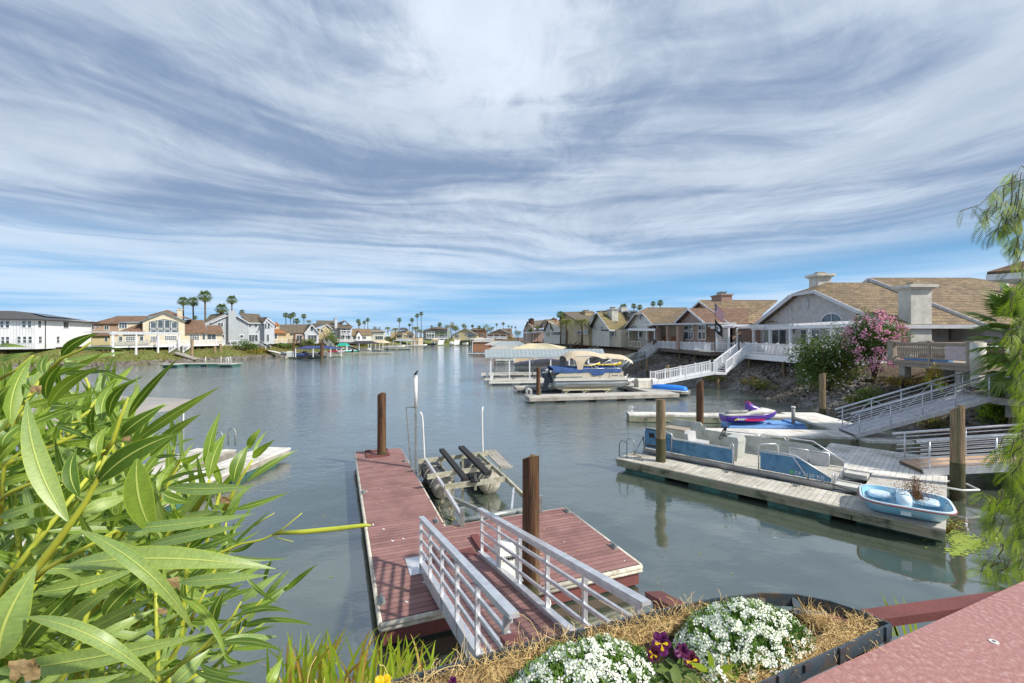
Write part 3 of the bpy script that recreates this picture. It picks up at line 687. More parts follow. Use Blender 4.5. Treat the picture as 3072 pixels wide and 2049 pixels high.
# cream house with the large gridded window
F = westh(387, 101, cA)
h = house('cream stucco house with brown roof and a great arched grid window above its pergola deck', F, 3.1,
    [([(1438, 415), (1655, 330), (1862, 408)], 0, 9), ([(1195, 428), (1440, 428)], 3, 10), ([(1110, 560), (1440, 560)], 0, 3), ([(1862, 535), (2240, 535)], 2, 9)],
    gable((1400, 418), (1655, 318), (1878, 412), 0, 11)+[[(1160, 416, 2.4), (1510, 414, 2.4), (1480, 362, 6), (1165, 362, 6)], [(1150, 532, -.6), (1466, 532, -.6), (1450, 440, 2.9), (1380, 450, 2.9)],
     [(1858, 532, 1.4), (2098, 532, 1.4), (2050, 402, 7), (1858, 402, 7)], [(2098, 538, 1.4), (2252, 538, 1.4), (2225, 457, 5), (2080, 457, 5)], [(1640, 325, 4), (1935, 400, 4), (1935, 395, 10), (1690, 300, 10)], [(1640, 325, 4), (1690, 300, 10), (1500, 350, 10), (1480, 372, 4)]],
    wins=[(1516, 424, 1574, 486, 0), (1590, 408, 1644, 486, 0), (1658, 408, 1712, 486, 0), (1728, 424, 1784, 486, 0), (1518, 502, 1574, 534, 0), (1592, 502, 1644, 534, 0), (1660, 502, 1712, 534, 0), (1730, 502, 1786, 534, 0),
          (1198, 428, 1280, 486, 3, 3, 1), (1196, 568, 1236, 626, 0, 1, 1, 'door'), (1268, 568, 1360, 626, 0, 4, 3, 'door'), (1408, 566, 1446, 620, 0), (1520, 566, 1584, 624, 0, 4, 3, 'door'), (1660, 562, 1782, 610, 0, 6, 3), (1912, 548, 2006, 606, 2, 4, 3, 'door'), (2038, 546, 2070, 604, 2, 1, 1, 'door'), (2086, 544, 2176, 600, 2, 2, 1)],
    chims=[(1786, 305, 1838, 400, 4, 1.4, 'cream_stucco')], name='cream_house', roofm='roof_brown', wallm='cream_stucco', trimm='trim_sage', trims=[[(1400, 424, -.42), (1655, 324, -.42), (1878, 418, -.42)]])
mb = MB()
for a, b in (((1510, 425), (1655, 398)), ((1655, 398), (1792, 425)), ((1510, 425), (1510, 536)), ((1792, 425), (1792, 536)), ((1510, 494), (1792, 494)), ((1582, 412), (1582, 536)), ((1651, 400), (1651, 536)), ((1720, 412), (1720, 536))):
    mb.bar(F.pt(a[0], a[1], -.07), F.pt(b[0], b[1], -.07), .1, .22)
part('window_surround', mb, 'trim_sage', h)

# grey two storey house with the big chimney
F = westh(545, 118, cB)
h = house('grey two storey house with a broad slab chimney and one porthole window', F, 3.1,
    [([(40, 380), (245, 290), (430, 385)], 0, 9, 'gray_siding'), ([(415, 378), (622, 378)], 1.5, 8, 'blue_gray'), ([(568, 380), (598, 335), (622, 345), (655, 382)], -.2, 3, 'blue_gray')],
    gable((95, 372), (285, 288), (440, 378), -.1, 10)+[[(30, 375, 6), (95, 375, 3), (250, 290, 6), (90, 303, 9)], [(420, 376, 1), (575, 378, 1), (520, 300, 6), (340, 290, 6)], [(560, 378, -.6), (598, 330, -.6), (480, 330, 5), (500, 345, 5)], [(598, 330, -.6), (662, 384, -.6), (640, 370, 5), (560, 325, 5)]],
    wins=[(155, 375, 206, 412, 0, 2, 1), (186, 480, 214, 508, 0), (348, 476, 386, 518, 0, 1, 1, 'round'), (430, 382, 453, 416, 1.5), (482, 384, 504, 418, 1.5), (570, 383, 588, 430, -.2), (596, 380, 616, 430, -.2), (430, 482, 510, 545, 1.5, 3, 1, 'door'), (585, 478, 612, 545, -.2, 2, 1, 'door')],
    chims=[(250, 268, 318, 540, -.9, 1.0, 'gray_siding', False)], name='gray_house', roofm='roof_drab', wallm='gray_siding', trims=[[(95, 378, -.55), (285, 294, -.55), (440, 384, -.55)], [(420, 380, .95), (575, 382, .95)], [(560, 384, -1.05), (598, 336, -1.05), (662, 390, -1.05)]])

F = westh(639, 136, cB)
house('small house with an orange tile roof tucked behind the grey one', F, 3, [([(620, 395), (700, 395)], 4, 9, 'sand_wall'), ([(620, 468), (790, 470)], 0, 4, 'sand_wall')],
    [[(615, 397, 3.6), (702, 395, 3.6), (680, 372, 7), (620, 372, 7)], [(618, 462, -.8), (775, 468, -.8), (690, 432, 3.9), (618, 428, 3.9)]], wins=[(640, 400, 672, 428, 4, 2, 1), (655, 478, 680, 520, 0)], name='orange_roof_house', roofm='roof_orange')
F = westh(686, 143, cB)
house('low house under a long drab brown roof with a pale gable end', F, 3, [([(700, 468), (930, 468)], 1.5, 8, 'beige_siding'), ([(925, 464), (985, 396), (1045, 464)], 0, 7, 'blue_gray'), ([(840, 478), (1050, 478)], .5, 7, 'brown_stucco')],
    [[(688, 468, .8), (925, 466, .8), (985, 390, 5), (700, 392, 5)]]+gable((918, 468), (985, 388), (1055, 466), -.1, 7), wins=[(850, 485, 900, 545, .5, 2, 1, 'door'), (950, 485, 1030, 545, -.05, 3, 1, 'door'), (972, 410, 996, 450, 0)], name='low_house', trims=[[(918, 474, -.6), (985, 394, -.6), (1055, 472, -.6)]])
F = westh(745, 160, cB)
house('olive gabled house squeezed in beside the long low roof', F, 3, [([(1050, 428), (1118, 388), (1160, 430)], 0, 7, 'sand_wall')], [[(1000, 426, .2), (1118, 384, -.4), (1105, 378, 8), (985, 384, 8)], [(1118, 384, -.4), (1168, 432, -.4), (1160, 420, 8), (1105, 378, 8)]],
    wins=[(1115, 408, 1135, 424, 0), (1062, 435, 1085, 460, 0)], name='olive_house', trims=[[(1060, 430, -.5), (1118, 390, -.5), (1168, 436, -.5)]])
F = westh(785, 172, cB)
house('blue grey two storey house with stacked balconies and a tall grey chimney', F, 3, [([(1170, 412), (1240, 412)], 2, 9, 'blue_gray'), ([(1238, 418), (1335, 418)], 0, 9, 'blue_gray')],
    [[(1165, 410, 1), (1245, 412, 1), (1195, 358, 6), (1025, 356, 6), (1025, 378, 2)], [(1210, 420, -.8), (1342, 420, -.8), (1322, 395, 3), (1230, 395, 3)], [(1238, 408, 1.5), (1278, 358, 1.5), (1270, 356, 8), (1200, 380, 8)], [(1278, 358, 1.5), (1320, 408, 1.5), (1350, 412, 8), (1270, 356, 8)]],
    wins=[(1245, 428, 1285, 466, 0, 2, 1, 'door'), (1290, 430, 1325, 466, 0, 3, 1), (1240, 488, 1275, 530, 0, 2, 1, 'door'), (1285, 488, 1328, 530, 0, 3, 1)], chims=[(1188, 345, 1210, 420, 1, 1.2, 'blue_gray')], name='balcony_house',
    trims=[[(1238, 468, -1.2), (1335, 468, -1.2)], [(1238, 446, -1.2), (1335, 446, -1.2)], [(1240, 440, -1.2), (1240, 530, -1.2)], [(1286, 440, -1.2), (1286, 530, -1.2)], [(1334, 440, -1.2), (1334, 530, -1.2)]])
F = westh(831, 190, cB)
house('cottage with a warm brown roof, small dormer and white fenced patio', F, 3, [([(1338, 488), (1510, 488)], 1, 7, 'stucco_pale'), ([(1380, 488), (1405, 455), (1428, 488)], -.5, 3, 'vinyl')],
    [[(1336, 486, .4), (1450, 486, .4), (1440, 428, 5), (1340, 428, 5)], [(1425, 486, .6), (1520, 484, .6), (1500, 428, 5), (1440, 430, 5)]]+gable((1376, 490), (1405, 448), (1432, 490), -.5, 3), wins=[(1345, 495, 1372, 528, 1, 2, 1), (1388, 495, 1412, 528, -.5, 2, 1), (1430, 496, 1465, 525, 1, 3, 1)], name='cottage', roofm='roof_gold')

# ---- the head of the lagoon
def face(Y, cf, tilt=0.0): return Facade((0, Y), (1, tilt), cf)
F = face(252, cZ, .25)
house('pale villa with a shallow roof behind a white awning and a dense bush', F, 3, [([(235, 150), (440, 150)], 0, 9, 'stucco_pale')], [[(225, 165, -1), (455, 165, -1), (430, 150, 4), (345, 122, 6), (260, 125, 6)]], wins=[(390, 170, 422, 188, 0), (310, 225, 420, 275, 0, 4, 1)], name='pale_villa', trims=[[(290, 196, -3), (430, 196, -3)], [(290, 196, -3), (290, 285, -3)], [(428, 196, -3), (428, 285, -3)]])
F = face(262, cZ, .15)
house('tan two storey house with a grey hip roof among tall palms', F, 3, [([(525, 172), (772, 140)], 0, 10, 'sand_wall'), ([(600, 198), (858, 200)], -3, 0, 'sand_wall')],
    ['roof_gray' and ('roof_gray', [(645, 140, -1), (785, 138, -1), (740, 108, 5), (668, 106, 5)]), [(600, 205, -4), (700, 205, -4), (690, 185, 0), (620, 185, 0)], [(768, 205, -4), (862, 205, -4), (830, 165, 1), (775, 160, 1)], [(440, 175, -1), (530, 150, -1), (640, 120, 8), (640, 110, 8)]],
    wins=[(680, 150, 738, 174, 0, 2, 1), (712, 210, 748, 232, -3), (618, 215, 690, 255, -3, 3, 1), (780, 215, 840, 255, -3, 3, 1)], name='two_storey_house', wallm='sand_wall')
F = face(276, cZ)
h = house('green two storey house with white balconies facing down the canal', F, 3, [([(1035, 140), (1330, 138)], 0, 12, 'green_siding'), ([(985, 145), (1150, 145)], 1, 12, 'blue_gray')],
    [[(985, 140, -1), (1345, 138, -1), (1300, 110, 6), (1090, 110, 6)], [(1080, 118, -.5), (1345, 132, -.5), (1240, 95, 5), (1140, 96, 5)], [(960, 182, -2), (1030, 182, -2), (1030, 165, 1), (985, 165, 1)]],
    wins=[(1042, 148, 1140, 188, -.1, 4, 1), (1172, 142, 1216, 172, 0, 2, 1), (1240, 140, 1280, 158, 0, 2, 1), (1292, 148, 1330, 180, 0), (1042, 208, 1140, 252, -.1, 3, 1), (1155, 210, 1200, 252, 0, 2, 1), (1215, 212, 1320, 255, 0, 4, 1)], name='green_house')
mb = MB()
for y in (258, 188): mb.bar(F.pt(1028, y, -2), F.pt(1145 if y == 188 else 1335, y, -2), .25, .5)
for y in (236, 166): mb.bar(F.pt(1028, y, -2), F.pt(1145 if y == 166 else 1335, y, -2), .12, .14)
for x in (1030, 1065, 1100, 1145): mb.bar(F.pt(x, 166, -2), F.pt(x, 262, -2), .18, .18, up=(0, 1, 0))
for x in (1195, 1250, 1300, 1334, 1352): mb.bar(F.pt(x, 236 if x < 1330 else 100, -2), F.pt(x, 262, -2), .2, .2, up=(0, 1, 0))
part('balcony', mb, 'vinyl', h)
F = face(283, cZ)
house('yellow house with one wide gable and two arched windows', F, 3, [([(1405, 200), (1575, 122), (1745, 198)], 0, 12, 'yellow_stucco')], gable((1390, 206), (1575, 112), (1755, 206), 0, 13, 1),
    wins=[(1435, 205, 1488, 250, 0, 3, 1), (1608, 205, 1672, 250, 0, 3, 1), (1568, 200, 1598, 224, 0), (1676, 205, 1700, 232, 0), (1437, 183, 1486, 203, 0, 1, 1, 'arch'), (1606, 178, 1670, 203, 0, 1, 1, 'arch')], name='yellow_house', wallm='yellow_stucco', trims=[[(1390, 208, -1.05), (1575, 114, -1.05), (1755, 208, -1.05)]])
F = face(298, cZ)
house('plain brown box of a house with a flat dark ridge beyond the yellow gable', F, 3, [([(1650, 140), (1865, 140)], 0, 10, 'brown_wall')], [[(1640, 142, -.5), (1870, 142, -.5), (1850, 112, 5), (1690, 112, 5)], ], wins=[(1740, 148, 1748, 250, -.02), (1800, 200, 1840, 235, 0)], name='brown_house')
F = face(268, cZ, -.1)
h = house('brown gabled house with a long white railed porch', F, 3, [([(1905, 188), (2065, 128), (2195, 186)], 0, 12, 'tan_siding'), ([(1885, 200), (2240, 200)], .5, 10, 'tan_siding')], gable((1890, 192), (2065, 120), (2215, 190), 0, 12, .8)+[[(1875, 206, -3), (2185, 206, -3), (2180, 186, .2), (1905, 186, .2)], [(2130, 165, 1), (2240, 190, 1), (2235, 118, 9), (2100, 118, 8)]],
    wins=[(1910, 205, 2150, 232, .4, 8, 1)], chims=[(2195, 122, 2215, 160, 4, 1.5, 'brown_wall', False)], name='porch_house', trims=[[(1890, 196, -.85), (2065, 124, -.85), (2215, 194, -.85)]])
mb = MB(); mb.bar(F.pt(1885, 232, -3), F.pt(2165, 232, -3), .12, .15)
for i in range(25): x = 1885+i*11.6; mb.bar(F.pt(x, 232, -3), F.pt(x, 258, -3), .16, .16, up=(0, 1, 0))
for x in (1885, 1975, 2065, 2165): mb.bar(F.pt(x, 206, -3), F.pt(x, 262, -3), .22, .22, up=(0, 1, 0))
mb.bar(F.pt(1885, 258, -3), F.pt(2165, 258, -3), .2, .5); part('porch_rail', mb, 'vinyl', h)

# ---- the east bank, houses side by side with their gables to the water
def east(x, cf, P=None): return Facade((x, 30) if P is None else P, (0, -1), cf)
F = Facade((12, 150), (.12, -.99), cC)
house('house at the far bend with a rust coloured roof and a dark brick chimney', F, 3.2, [([(905, 440), (945, 352), (1010, 420)], 0, 20, 'brown_stucco')], [[(920, 400, -.5), (950, 350, -.5), (1120, 335, 14), (1100, 420, 10)], [(935, 352, -.4), (980, 400, -.4), (1125, 410, 8), (1135, 332, 14)]], wins=[(948, 430, 975, 450, -.1)], chims=[(958, 330, 980, 400, 1, 1.5, 'dark_brown')], name='bend_house', roofm='roof_drab')
F = Facade((12, 120), (.12, -.99), cC)
house('brown roofed house with a narrow pale gable at the bend', F, 3.2, [([(1110, 440), (1155, 345), (1280, 420)], 0, 16, 'stucco_pale')], [[(1108, 445, -.6), (1155, 338, -.6), (1245, 325, 12), (1120, 330, 16)], [(1150, 338, -.6), (1195, 440, -.6), (1282, 440, 5), (1275, 335, 12)]],
    wins=[(1140, 380, 1176, 430, -.2, 1, 1, 'curtain'), (1140, 455, 1170, 500, -.1), (1190, 455, 1280, 490, -.1, 4, 1)], chims=[(1180, 330, 1208, 345, 5, 1.2, 'brown_wall')], name='narrow_gable_house', roofm='roof_gold')
F = Facade((15.5, 98), (.12, -.99), cC)
house('big drab roofed house with a buff chimney behind two feather palms', F, 3.2, [([(1270, 350), (1310, 262), (1570, 420)], 1, 14, 'sand_wall')], [[(1262, 345, 0), (1308, 255, 0), (1500, 250, 12), (1420, 300, 14)], [(1300, 255, 0), (1590, 425, 0), (1640, 340, 14), (1625, 252, 14)]],
    wins=[(1450, 440, 1560, 480, .8, 4, 1), (1300, 440, 1350, 500, .8, 2, 1)], chims=[(1466, 258, 1530, 300, 7, 2, 'sand_wall')], name='buff_house', roofm='roof_drab', wallm='sand_wall')
F = Facade((26, 96), (.12, -.99), cC)
house('dark roofed house peeping over the mossy roof with a square white chimney', F, 3.2, [([(1610, 290), (1680, 262), (2060, 262)], 0, 6, 'blue_gray')], [('roof_gray', [(1605, 305, -.5), (1660, 245, -.5), (1850, 243, 5), (1700, 300, 8)]), ('roof_gray', [(1640, 247, -.5), (2060, 256, -.5), (2060, 240, 3), (1700, 240, 3)])], chims=[(1858, 212, 1895, 262, 0, 1.5, 'stucco_pale', False)], name='dark_roof_house', trims=[[(1900, 260, -.6), (1945, 244, -.6), (1985, 262, -.6)]])
F = Facade((19, 80), (.10, -.995), cC)
house('beige gabled house with a mossy gold roof and a corbelled white chimney', F, 3.2, [([(1575, 415), (1648, 268), (1775, 425)], 0, 14, 'stucco_pale'), ([(1775, 432), (1890, 432)], .5, 10, 'beige_siding')],
    [[(1560, 425, -.7), (1648, 258, -.7), (1720, 240, 10), (1640, 400, 12)], [(1642, 258, -.7), (1775, 432, -.7), (1905, 436, 2), (2000, 300, 10), (2015, 262, 12)]],
    wins=[(1612, 400, 1645, 425, 0, 1, 1, 'arch'), (1682, 398, 1718, 425, 0, 1, 1, 'arch'), (1795, 450, 1830, 500, .4)], chims=[(1750, 235, 1800, 335, 2, 1.3, 'stucco_pale'), (1578, 320, 1608, 372, .5, .8, 'stucco_pale')], name='beige_house', roofm='roof_moss', trims=[[(1648, 264, -.8), (1775, 438, -.8), (1905, 442, 2)]])
F = Facade((23.5, 70), (.07, -.997), cE)
h = house('grey gabled house with one arched window over white patio doors', F, 3.3, [([(225, 705), (400, 540), (520, 640)], 0, 16, 'stucco_pale'), ([(480, 640), (790, 640)], 2, 10, 'beige_siding'), ([(600, 770), (790, 770)], 1.9, 2, 'terracotta')],
    [[(212, 722, -.7), (352, 538, -.7), (480, 476, 9), (470, 500, 12)], [(352, 538, -.7), (425, 532, -.7), (520, 500, 9), (480, 476, 9)], [(425, 532, -.7), (526, 640, -.7), (805, 640, 1.4), (880, 478, 9), (480, 476, 9)]],
    wins=[(312, 655, 376, 686, -.02, 2, 1, 'arch'), (318, 722, 374, 790, -.05, 2, 1, 'door'), (396, 720, 428, 776, -.05), (208, 735, 246, 782, -.05, 1, 1, 'door'), (518, 720, 556, 795, -.05, 2, 1, 'door'), (398, 558, 422, 600, -.05, 1, 1, 'round')], name='arch_window_house', roofm='roof_gold',
    trims=[[(212, 728, -.8), (352, 544, -.8), (425, 538, -.8), (526, 648, -.8)]])
mb = MB(); mb.slab([F.pt(280, 690, -3), F.pt(555, 690, -3), F.pt(555, 690, 0), F.pt(280, 690, 0)], .35)
for x in (290, 388, 470, 550): mb.bar(F.pt(x, 692, -2.8), F.pt(x, 800, -2.8), .14, .14, up=(0, 1, 0))
part('patio_cover', mb, 'vinyl', h)
F = Facade((26.5, 60), (0, -1), cE)
F3 = Facade((23.8, 60), (0, -1), cE)
h = house('brown stucco house with a gold tile roof, stucco pillars and tall patio windows', F, 3.3, [([(930, 490), (1000, 428), (1310, 655)], 0, 14), ([(1140, 560), (1550, 640)], 2.5, 10)],
    [[(918, 490, -.6), (1000, 410, -.6), (1010, 402, 8), (930, 470, 12)], [(995, 410, -.6), (1332, 660, -.6), (1500, 660, 2.2), (1790, 402, 10), (1010, 402, 7)]], name='brown_stucco_house', wallm='brown_stucco', roofm='roof_gold',
    chims=[(1124, 365, 1224, 480, 3, 1.5, 'brown_stucco')], trims=[[(925, 492, -.7), (1000, 420, -.7), (1332, 664, -.7)]], wins=[(1195, 640, 1290, 700, -.02)])
mb = MB()
pl = [F3.pt(765, 628), F3.pt(885, 498), F3.pt(1050, 630)]; pl = [Vector((pl[0].x, pl[0].y, 3.3))]+pl+[Vector((pl[2].x, pl[2].y, 3.3))]
n = 5; bk = [p+Vector((3.5, 0, 0)) for p in pl]; mb.add(pl+bk, [tuple(range(n)), tuple(range(2*n-1, n-1, -1))]+[(i, (i+1) % n, (i+1) % n+n, i+n) for i in range(n)]); part('wall', mb, 'brown_stucco', h)
a, b, c = F3.pt(745, 630, -.7), F3.pt(885, 486, -.7), F3.pt(1068, 640, -.7)
for q in ([a, b, b+Vector((8, 0, 0)), a+Vector((8, 0, 0))], [b, c, c+Vector((5, 0, 0)), b+Vector((8, 0, 0))]): mb = MB(); mb.slab(q, .18); part('roof', mb, 'roof_brown', h)
mb = MB(); dz = Vector((-.03, 0, -.12)); mb.bar(a+dz, b+dz, .07, .24); mb.bar(b+dz, c+dz, .07, .24); part('fascia_board', mb, 'fascia', h)
for x0, x1 in ((845, 940), (988, 1065)):
    for y0, y1, ny in ((652, 705, 1), (722, 800, 1)):
        mb = MB(); a, b, c, e = F3.pt(x0, y0, -.06), F3.pt(x1, y0, -.06), F3.pt(x1, y1, -.06), F3.pt(x0, y1, -.06)
        for p, q in ((a, b), (b, c), (c, e), (e, a), ((a+b)/2, (c+e)/2)): mb.bar(p, q, .07, .09)
        fo = part('window_frame', mb, 'vinyl', h); g = MB(); off = Vector((.04, 0, 0)); g.slab([a+off, b+off, c+off, e+off], .02, up=(-1, 0, 0)); part('pane', g, 'glass', fo)
for x in (492, 578, 680, 792): 
    mb = MB(); p = F3.pt(x+12, 800, -1.3); t_ = F3.pt(x+12, 665, -1.3); w_ = .55 if x < 780 else .7
    mb.box((p.x, p.y, (t_.z+3.3)/2), (w_, w_, t_.z-3.3)); part('pillar', mb, 'brown_stucco', h)
mb = MB(); a, b = F3.pt(445, 645, -2.2), F3.pt(1160, 628, -.9); mb.slab([a, b, b+Vector((2.4, 0, .0)), a+Vector((3.2, 0, .0))], .2); part('patio_cover', mb, 'fascia', h)

# big grey stucco house
XF = 29.8; F = east(XF, cE)
h = house('big grey stucco house with a clipped gable, shell vent and a broad gold tile roof', F, 3.1, [([(1550, 640), (1900, 352), (2170, 330), (2420, 410), (2700, 560), (2753, 640)], 0, 6.2, 'stucco_gray')], [], name='grey_stucco_house', wallm='stucco_gray', roofm='roof_gold')
def X3(u, v, X): Y = X*FPX/(u-CX); return Vector((X, Y, EYE-(v-HY)*Y/FPX))
fx = XF-.7
# front rake points in the picture, on the plane just proud of the gable
e1 = X3(1714, 752, fx); k1 = X3(1808, 676, fx); k2 = X3(1872, 667, fx); e2 = Vector((fx, 34.2, 5.95))
k2.y = 43.0; k1.y = 46.2; k1.z = k2.z = 9.55; sl = (9.55-6.0)/(43.0-34.2); e1 = Vector((fx, 46.2+(9.55-6.35)/sl*.98, 6.35))
rg = Vector((XF+1.6, 44.5, 10.45)); rgb = Vector((37, 44.5, 10.45))
for q in ([k1, k2, rg], [e1, k1, rg, rgb, Vector((37, 54.6, 6.35))], [k2, e2, Vector((37, 34.2, 5.95)), rgb, rg]): mb = MB(); mb.slab(q, .2); part('roof', mb, 'roof_gold', h)
mb = MB(); dz = Vector((-.04, 0, -.16))
for p, q in ((e1, k1), (k1, k2), (k2, e2)): mb.bar(p+dz, q+dz, .08, .3)
mb.bar(e2+Vector((0, -.03, -.14)), Vector((36.2, 34.17, 5.81)), .08, .3)
part('fascia_board', mb, 'fascia', h)
# rear wing, higher roof
a2 = Vector((36.0, 45.0, 11.0)); b2 = Vector((36.0, 33.6, 5.9)); c2 = Vector((62, 33.6, 5.9)); d2 = Vector((46.2, 45, 11.0)); e3 = Vector((36, 56, 6)); f3 = Vector((62, 56, 6))
for q in ([a2, b2, c2, Vector((57, 41, 8.6)), d2], [a2, d2, f3, e3], [d2, Vector((57, 41, 8.6)), c2, f3]): mb = MB(); mb.slab(q, .22); part('roof', mb, 'roof_gold', h)
mb = MB(); mb.bar(a2+dz*1.1, b2+dz*1.1, .08, .34); mb.bar(a2+dz*1.1, e3+dz*1.1, .08, .34); mb.bar(b2+dz, c2+dz, .08, .3); part('fascia_board', mb, 'fascia', h)
mb = MB(); pl = [Vector((36.4, 34.4, 3.1)), Vector((36.4, 34.4, 5.95)), Vector((36.4, 45, 10.7)), Vector((36.4, 55.5, 6)), Vector((36.4, 55.5, 3.1))]; bk = [p+Vector((24, 0, 0)) for p in pl]
mb.add(pl+bk, [tuple(range(5)), tuple(range(9, 4, -1))]+[(i, (i+1) % 5, (i+1) % 5+5, i+5) for i in range(5)]); part('wall', mb, 'stucco_gray', h)
def chimney_box(x0, x1, y0, y1, z0, z1, m, cap=.14):
    mb = MB(); mb.bx(x0, x1, y0, y1, z0, z1); o = part('chimney', mb, m, h)
    k = MB(); k.bx(x0-cap*2, x1+cap*2, y0-cap*2, y1+cap*2, z1-.02, z1+.2); k.bx(x0-cap, x1+cap, y0-cap, y1+cap, z1-.14, z1-.02)
    xm, ym = (x0+x1)/2, (y0+y1)/2; k.bx(xm-.4, xm+.4, ym-.3, ym+.3, z1+.2, z1+.42, 1); part('chimney_cap', k, ['stucco_pale', 'rust'], h)
chimney_box(30.7, 32.3, 34.35, 35.5, 3.1, 8.85, 'stucco_pale')
chimney_box(30.6, 31.9, 44.6, 46, 9.5, 11.15, 'stucco_pale')
for (x, y, r, z, hh) in ((45.2, 41, .28, 9.0, .95), (41.2, 38.4, .1, 7.9, .55)): mb = MB(); mb.tube([(x, y, z), (x, y, z+hh)], r, 10); part('roof_vent', mb, 'stucco_pale', h)
# openings on the water side
def win_x(u0, v0, u1, v1, kind='window', nx=1, d=0, m='vinyl', pane='glass'):
    a = X3(u0, v0, XF-.05+d); b = X3(u1, v0, XF-.05+d); c = X3(u1, v1, XF-.05+d); e = X3(u0, v1, XF-.05+d); z1 = (a.z+b.z)/2; z0 = (c.z+e.z)/2
    mb = MB(); n = 12
    if kind == 'arch':
        r = abs(a.y-b.y)/2; ym = (a.y+b.y)/2; pts = [Vector((a.x, ym+r*math.cos(math.pi*i/n), z0+(z1-z0)*math.sin(math.pi*i/n))) for i in range(n+1)]
        for p, q in zip(pts, pts[1:]): mb.bar(p, q, .1, .1)
        mb.bar(pts[0], pts[-1], .08, .1); mb.bar(Vector((a.x, ym, z0)), Vector((a.x, ym, z1)), .05, .05)
    else:
        pts = [Vector((a.x, a.y, z0)), Vector((a.x, b.y, z0)), Vector((a.x, b.y, z1)), Vector((a.x, a.y, z1))]
        for i in range(4): mb.bar(pts[i], pts[(i+1) % 4], .08, .1, up=(-1, 0, 0))
        for i in range(1, nx): y = a.y+(b.y-a.y)*i/nx; mb.bar((a.x, y, z0), (a.x, y, z1), .07, .07, up=(-1, 0, 0))
    fo = part('door_frame' if kind == 'door' else 'window_frame', mb, m, h); g = MB(); g.slab([p+Vector((.03, 0, 0)) for p in pts], .02, up=(-1, 0, 0)); part('pane', g, pane, fo)
win_x(1760, 735, 1783, 741.5, 'arch', m='stucco_gray', pane='brown_wall'); win_x(1886, 719, 1934, 739, 'arch')
win_x(1753, 757, 1766.5, 788, 'door', 1, pane='curtain'); win_x(1772, 757, 1806, 790, 'door', 2); win_x(1838, 757, 1852, 790, 'door', 1); win_x(1863, 756, 1883, 784, 'window', 1)
mb = MB(); c = X3(1850, 697.5, XF-.04)
for k in range(9):
    zz = -.75+1.5*(k+.5)/9; hw = .42*math.sqrt(max(0, 1-(zz/.78)**2)); mb.bar(c+Vector((0, hw, zz)), c+Vector((0, -hw, zz)), .06, .1)
part('gable_vent', mb, 'fascia', h)
for u in (1738.5, 1819): 
    p = X3(u, 760, XF-.2); mb = MB(); mb.box(p, (.25, .22, .42)); mb.box(p+Vector((0, 0, .26)), (.34, .32, .1), 1); part('wall_lamp', mb, ['curtain', 'rust'], h)

# eaves of the house beside the pepper tree
mb = MB(); 
h = thing('corner_house', 'house corner with a white eave and tile edge showing behind the feathery tree', 'house', (23, 17, 3))
# eave tip seen at (2265, 625)
p = Vector(((2266-CX)*15.5/FPX, 15.5, EYE-(624-HY)*15.5/FPX))
for q, m_ in (([p, p+Vector((4, -4, 0)), p+Vector((8, 0, 2.4))], 'roof_brown'), ([p, p+Vector((8, 0, 2.4)), p+Vector((10, 5, 0))], 'roof_brown')):
    mb = MB(); mb.slab(q, .14); part('roof', mb, m_, h)
mb = MB(); mb.bar(p+Vector((0, 0, -.2)), p+Vector((4, -4, -.2)), .06, .2); mb.bar(p+Vector((0, 0, -.2)), p+Vector((10, 5, -.2)), .06, .2); mb.slab([p+Vector((.1, 0, -.28)), p+Vector((4, -3.9, -.28)), p+Vector((10, 4.9, -.28))], .03); part('fascia_board', mb, 'vinyl', h)
mb = MB(); q = p+Vector((2.6, .2, -.3)); W4 = [q, q+Vector((2.6, -2.6, 0)), q+Vector((6, 1, 0)), q+Vector((5, 2.6, 0))]; mb.add(W4+[Vector((v.x, v.y, 3)) for v in W4], [(0, 1, 2, 3), (0, 4, 5, 1), (1, 5, 6, 2), (2, 6, 7, 3), (3, 7, 4, 0)]); part('wall', mb, 'stucco_gray', h)
# ---------------------------------------------------------------- decks, rails, stairs
def rail_run(h, pts, ht=1.0, m='vinyl', bal=.17, post=1.8, pw=.11, balw=.04, rw=.09, thin=False, cap=True, wires=0):
    """railing along 3D points: posts, top and bottom rail, balusters"""
    pb = MB(); rb = MB()
    for a, b in zip(pts, pts[1:]):
        a, b = Vector(a), Vector(b); L = (b-a).length; n = max(1, round(L/post)); dirv = (b-a).normalized()
        for i in range(n+1):
            p = a+(b-a)*i/n; pb.bar(p-Vector((0, 0, .12)), p+Vector((0, 0, ht+.07)), pw, pw, up=tuple(Vector((dirv.x, dirv.y, 0)).normalized()))
            if cap: pb.box(p+Vector((0, 0, ht+.1)), (pw*1.35, pw*1.35, .06))
        up = Vector((0, 0, 1))
        rb.bar(a+up*ht, b+up*ht, rw, rw*.8); 
        if wires:
            for k in range(1, wires+1): q = up*(ht*k/(wires+1)); rb.bar(a+q, b+q, .03, .035)
        else:
            rb.bar(a+up*.12, b+up*.12, rw*.7, rw*.7)
            k = int(L/bal)
            for i in range(1, k):
                p = a+(b-a)*i/k; rb.bar(p+up*.12, p+up*ht, balw, balw, up=tuple(Vector((dirv.x, dirv.y, 0)).normalized()))
    part('rail_post', pb, m, h); part('railing', rb, m, h)

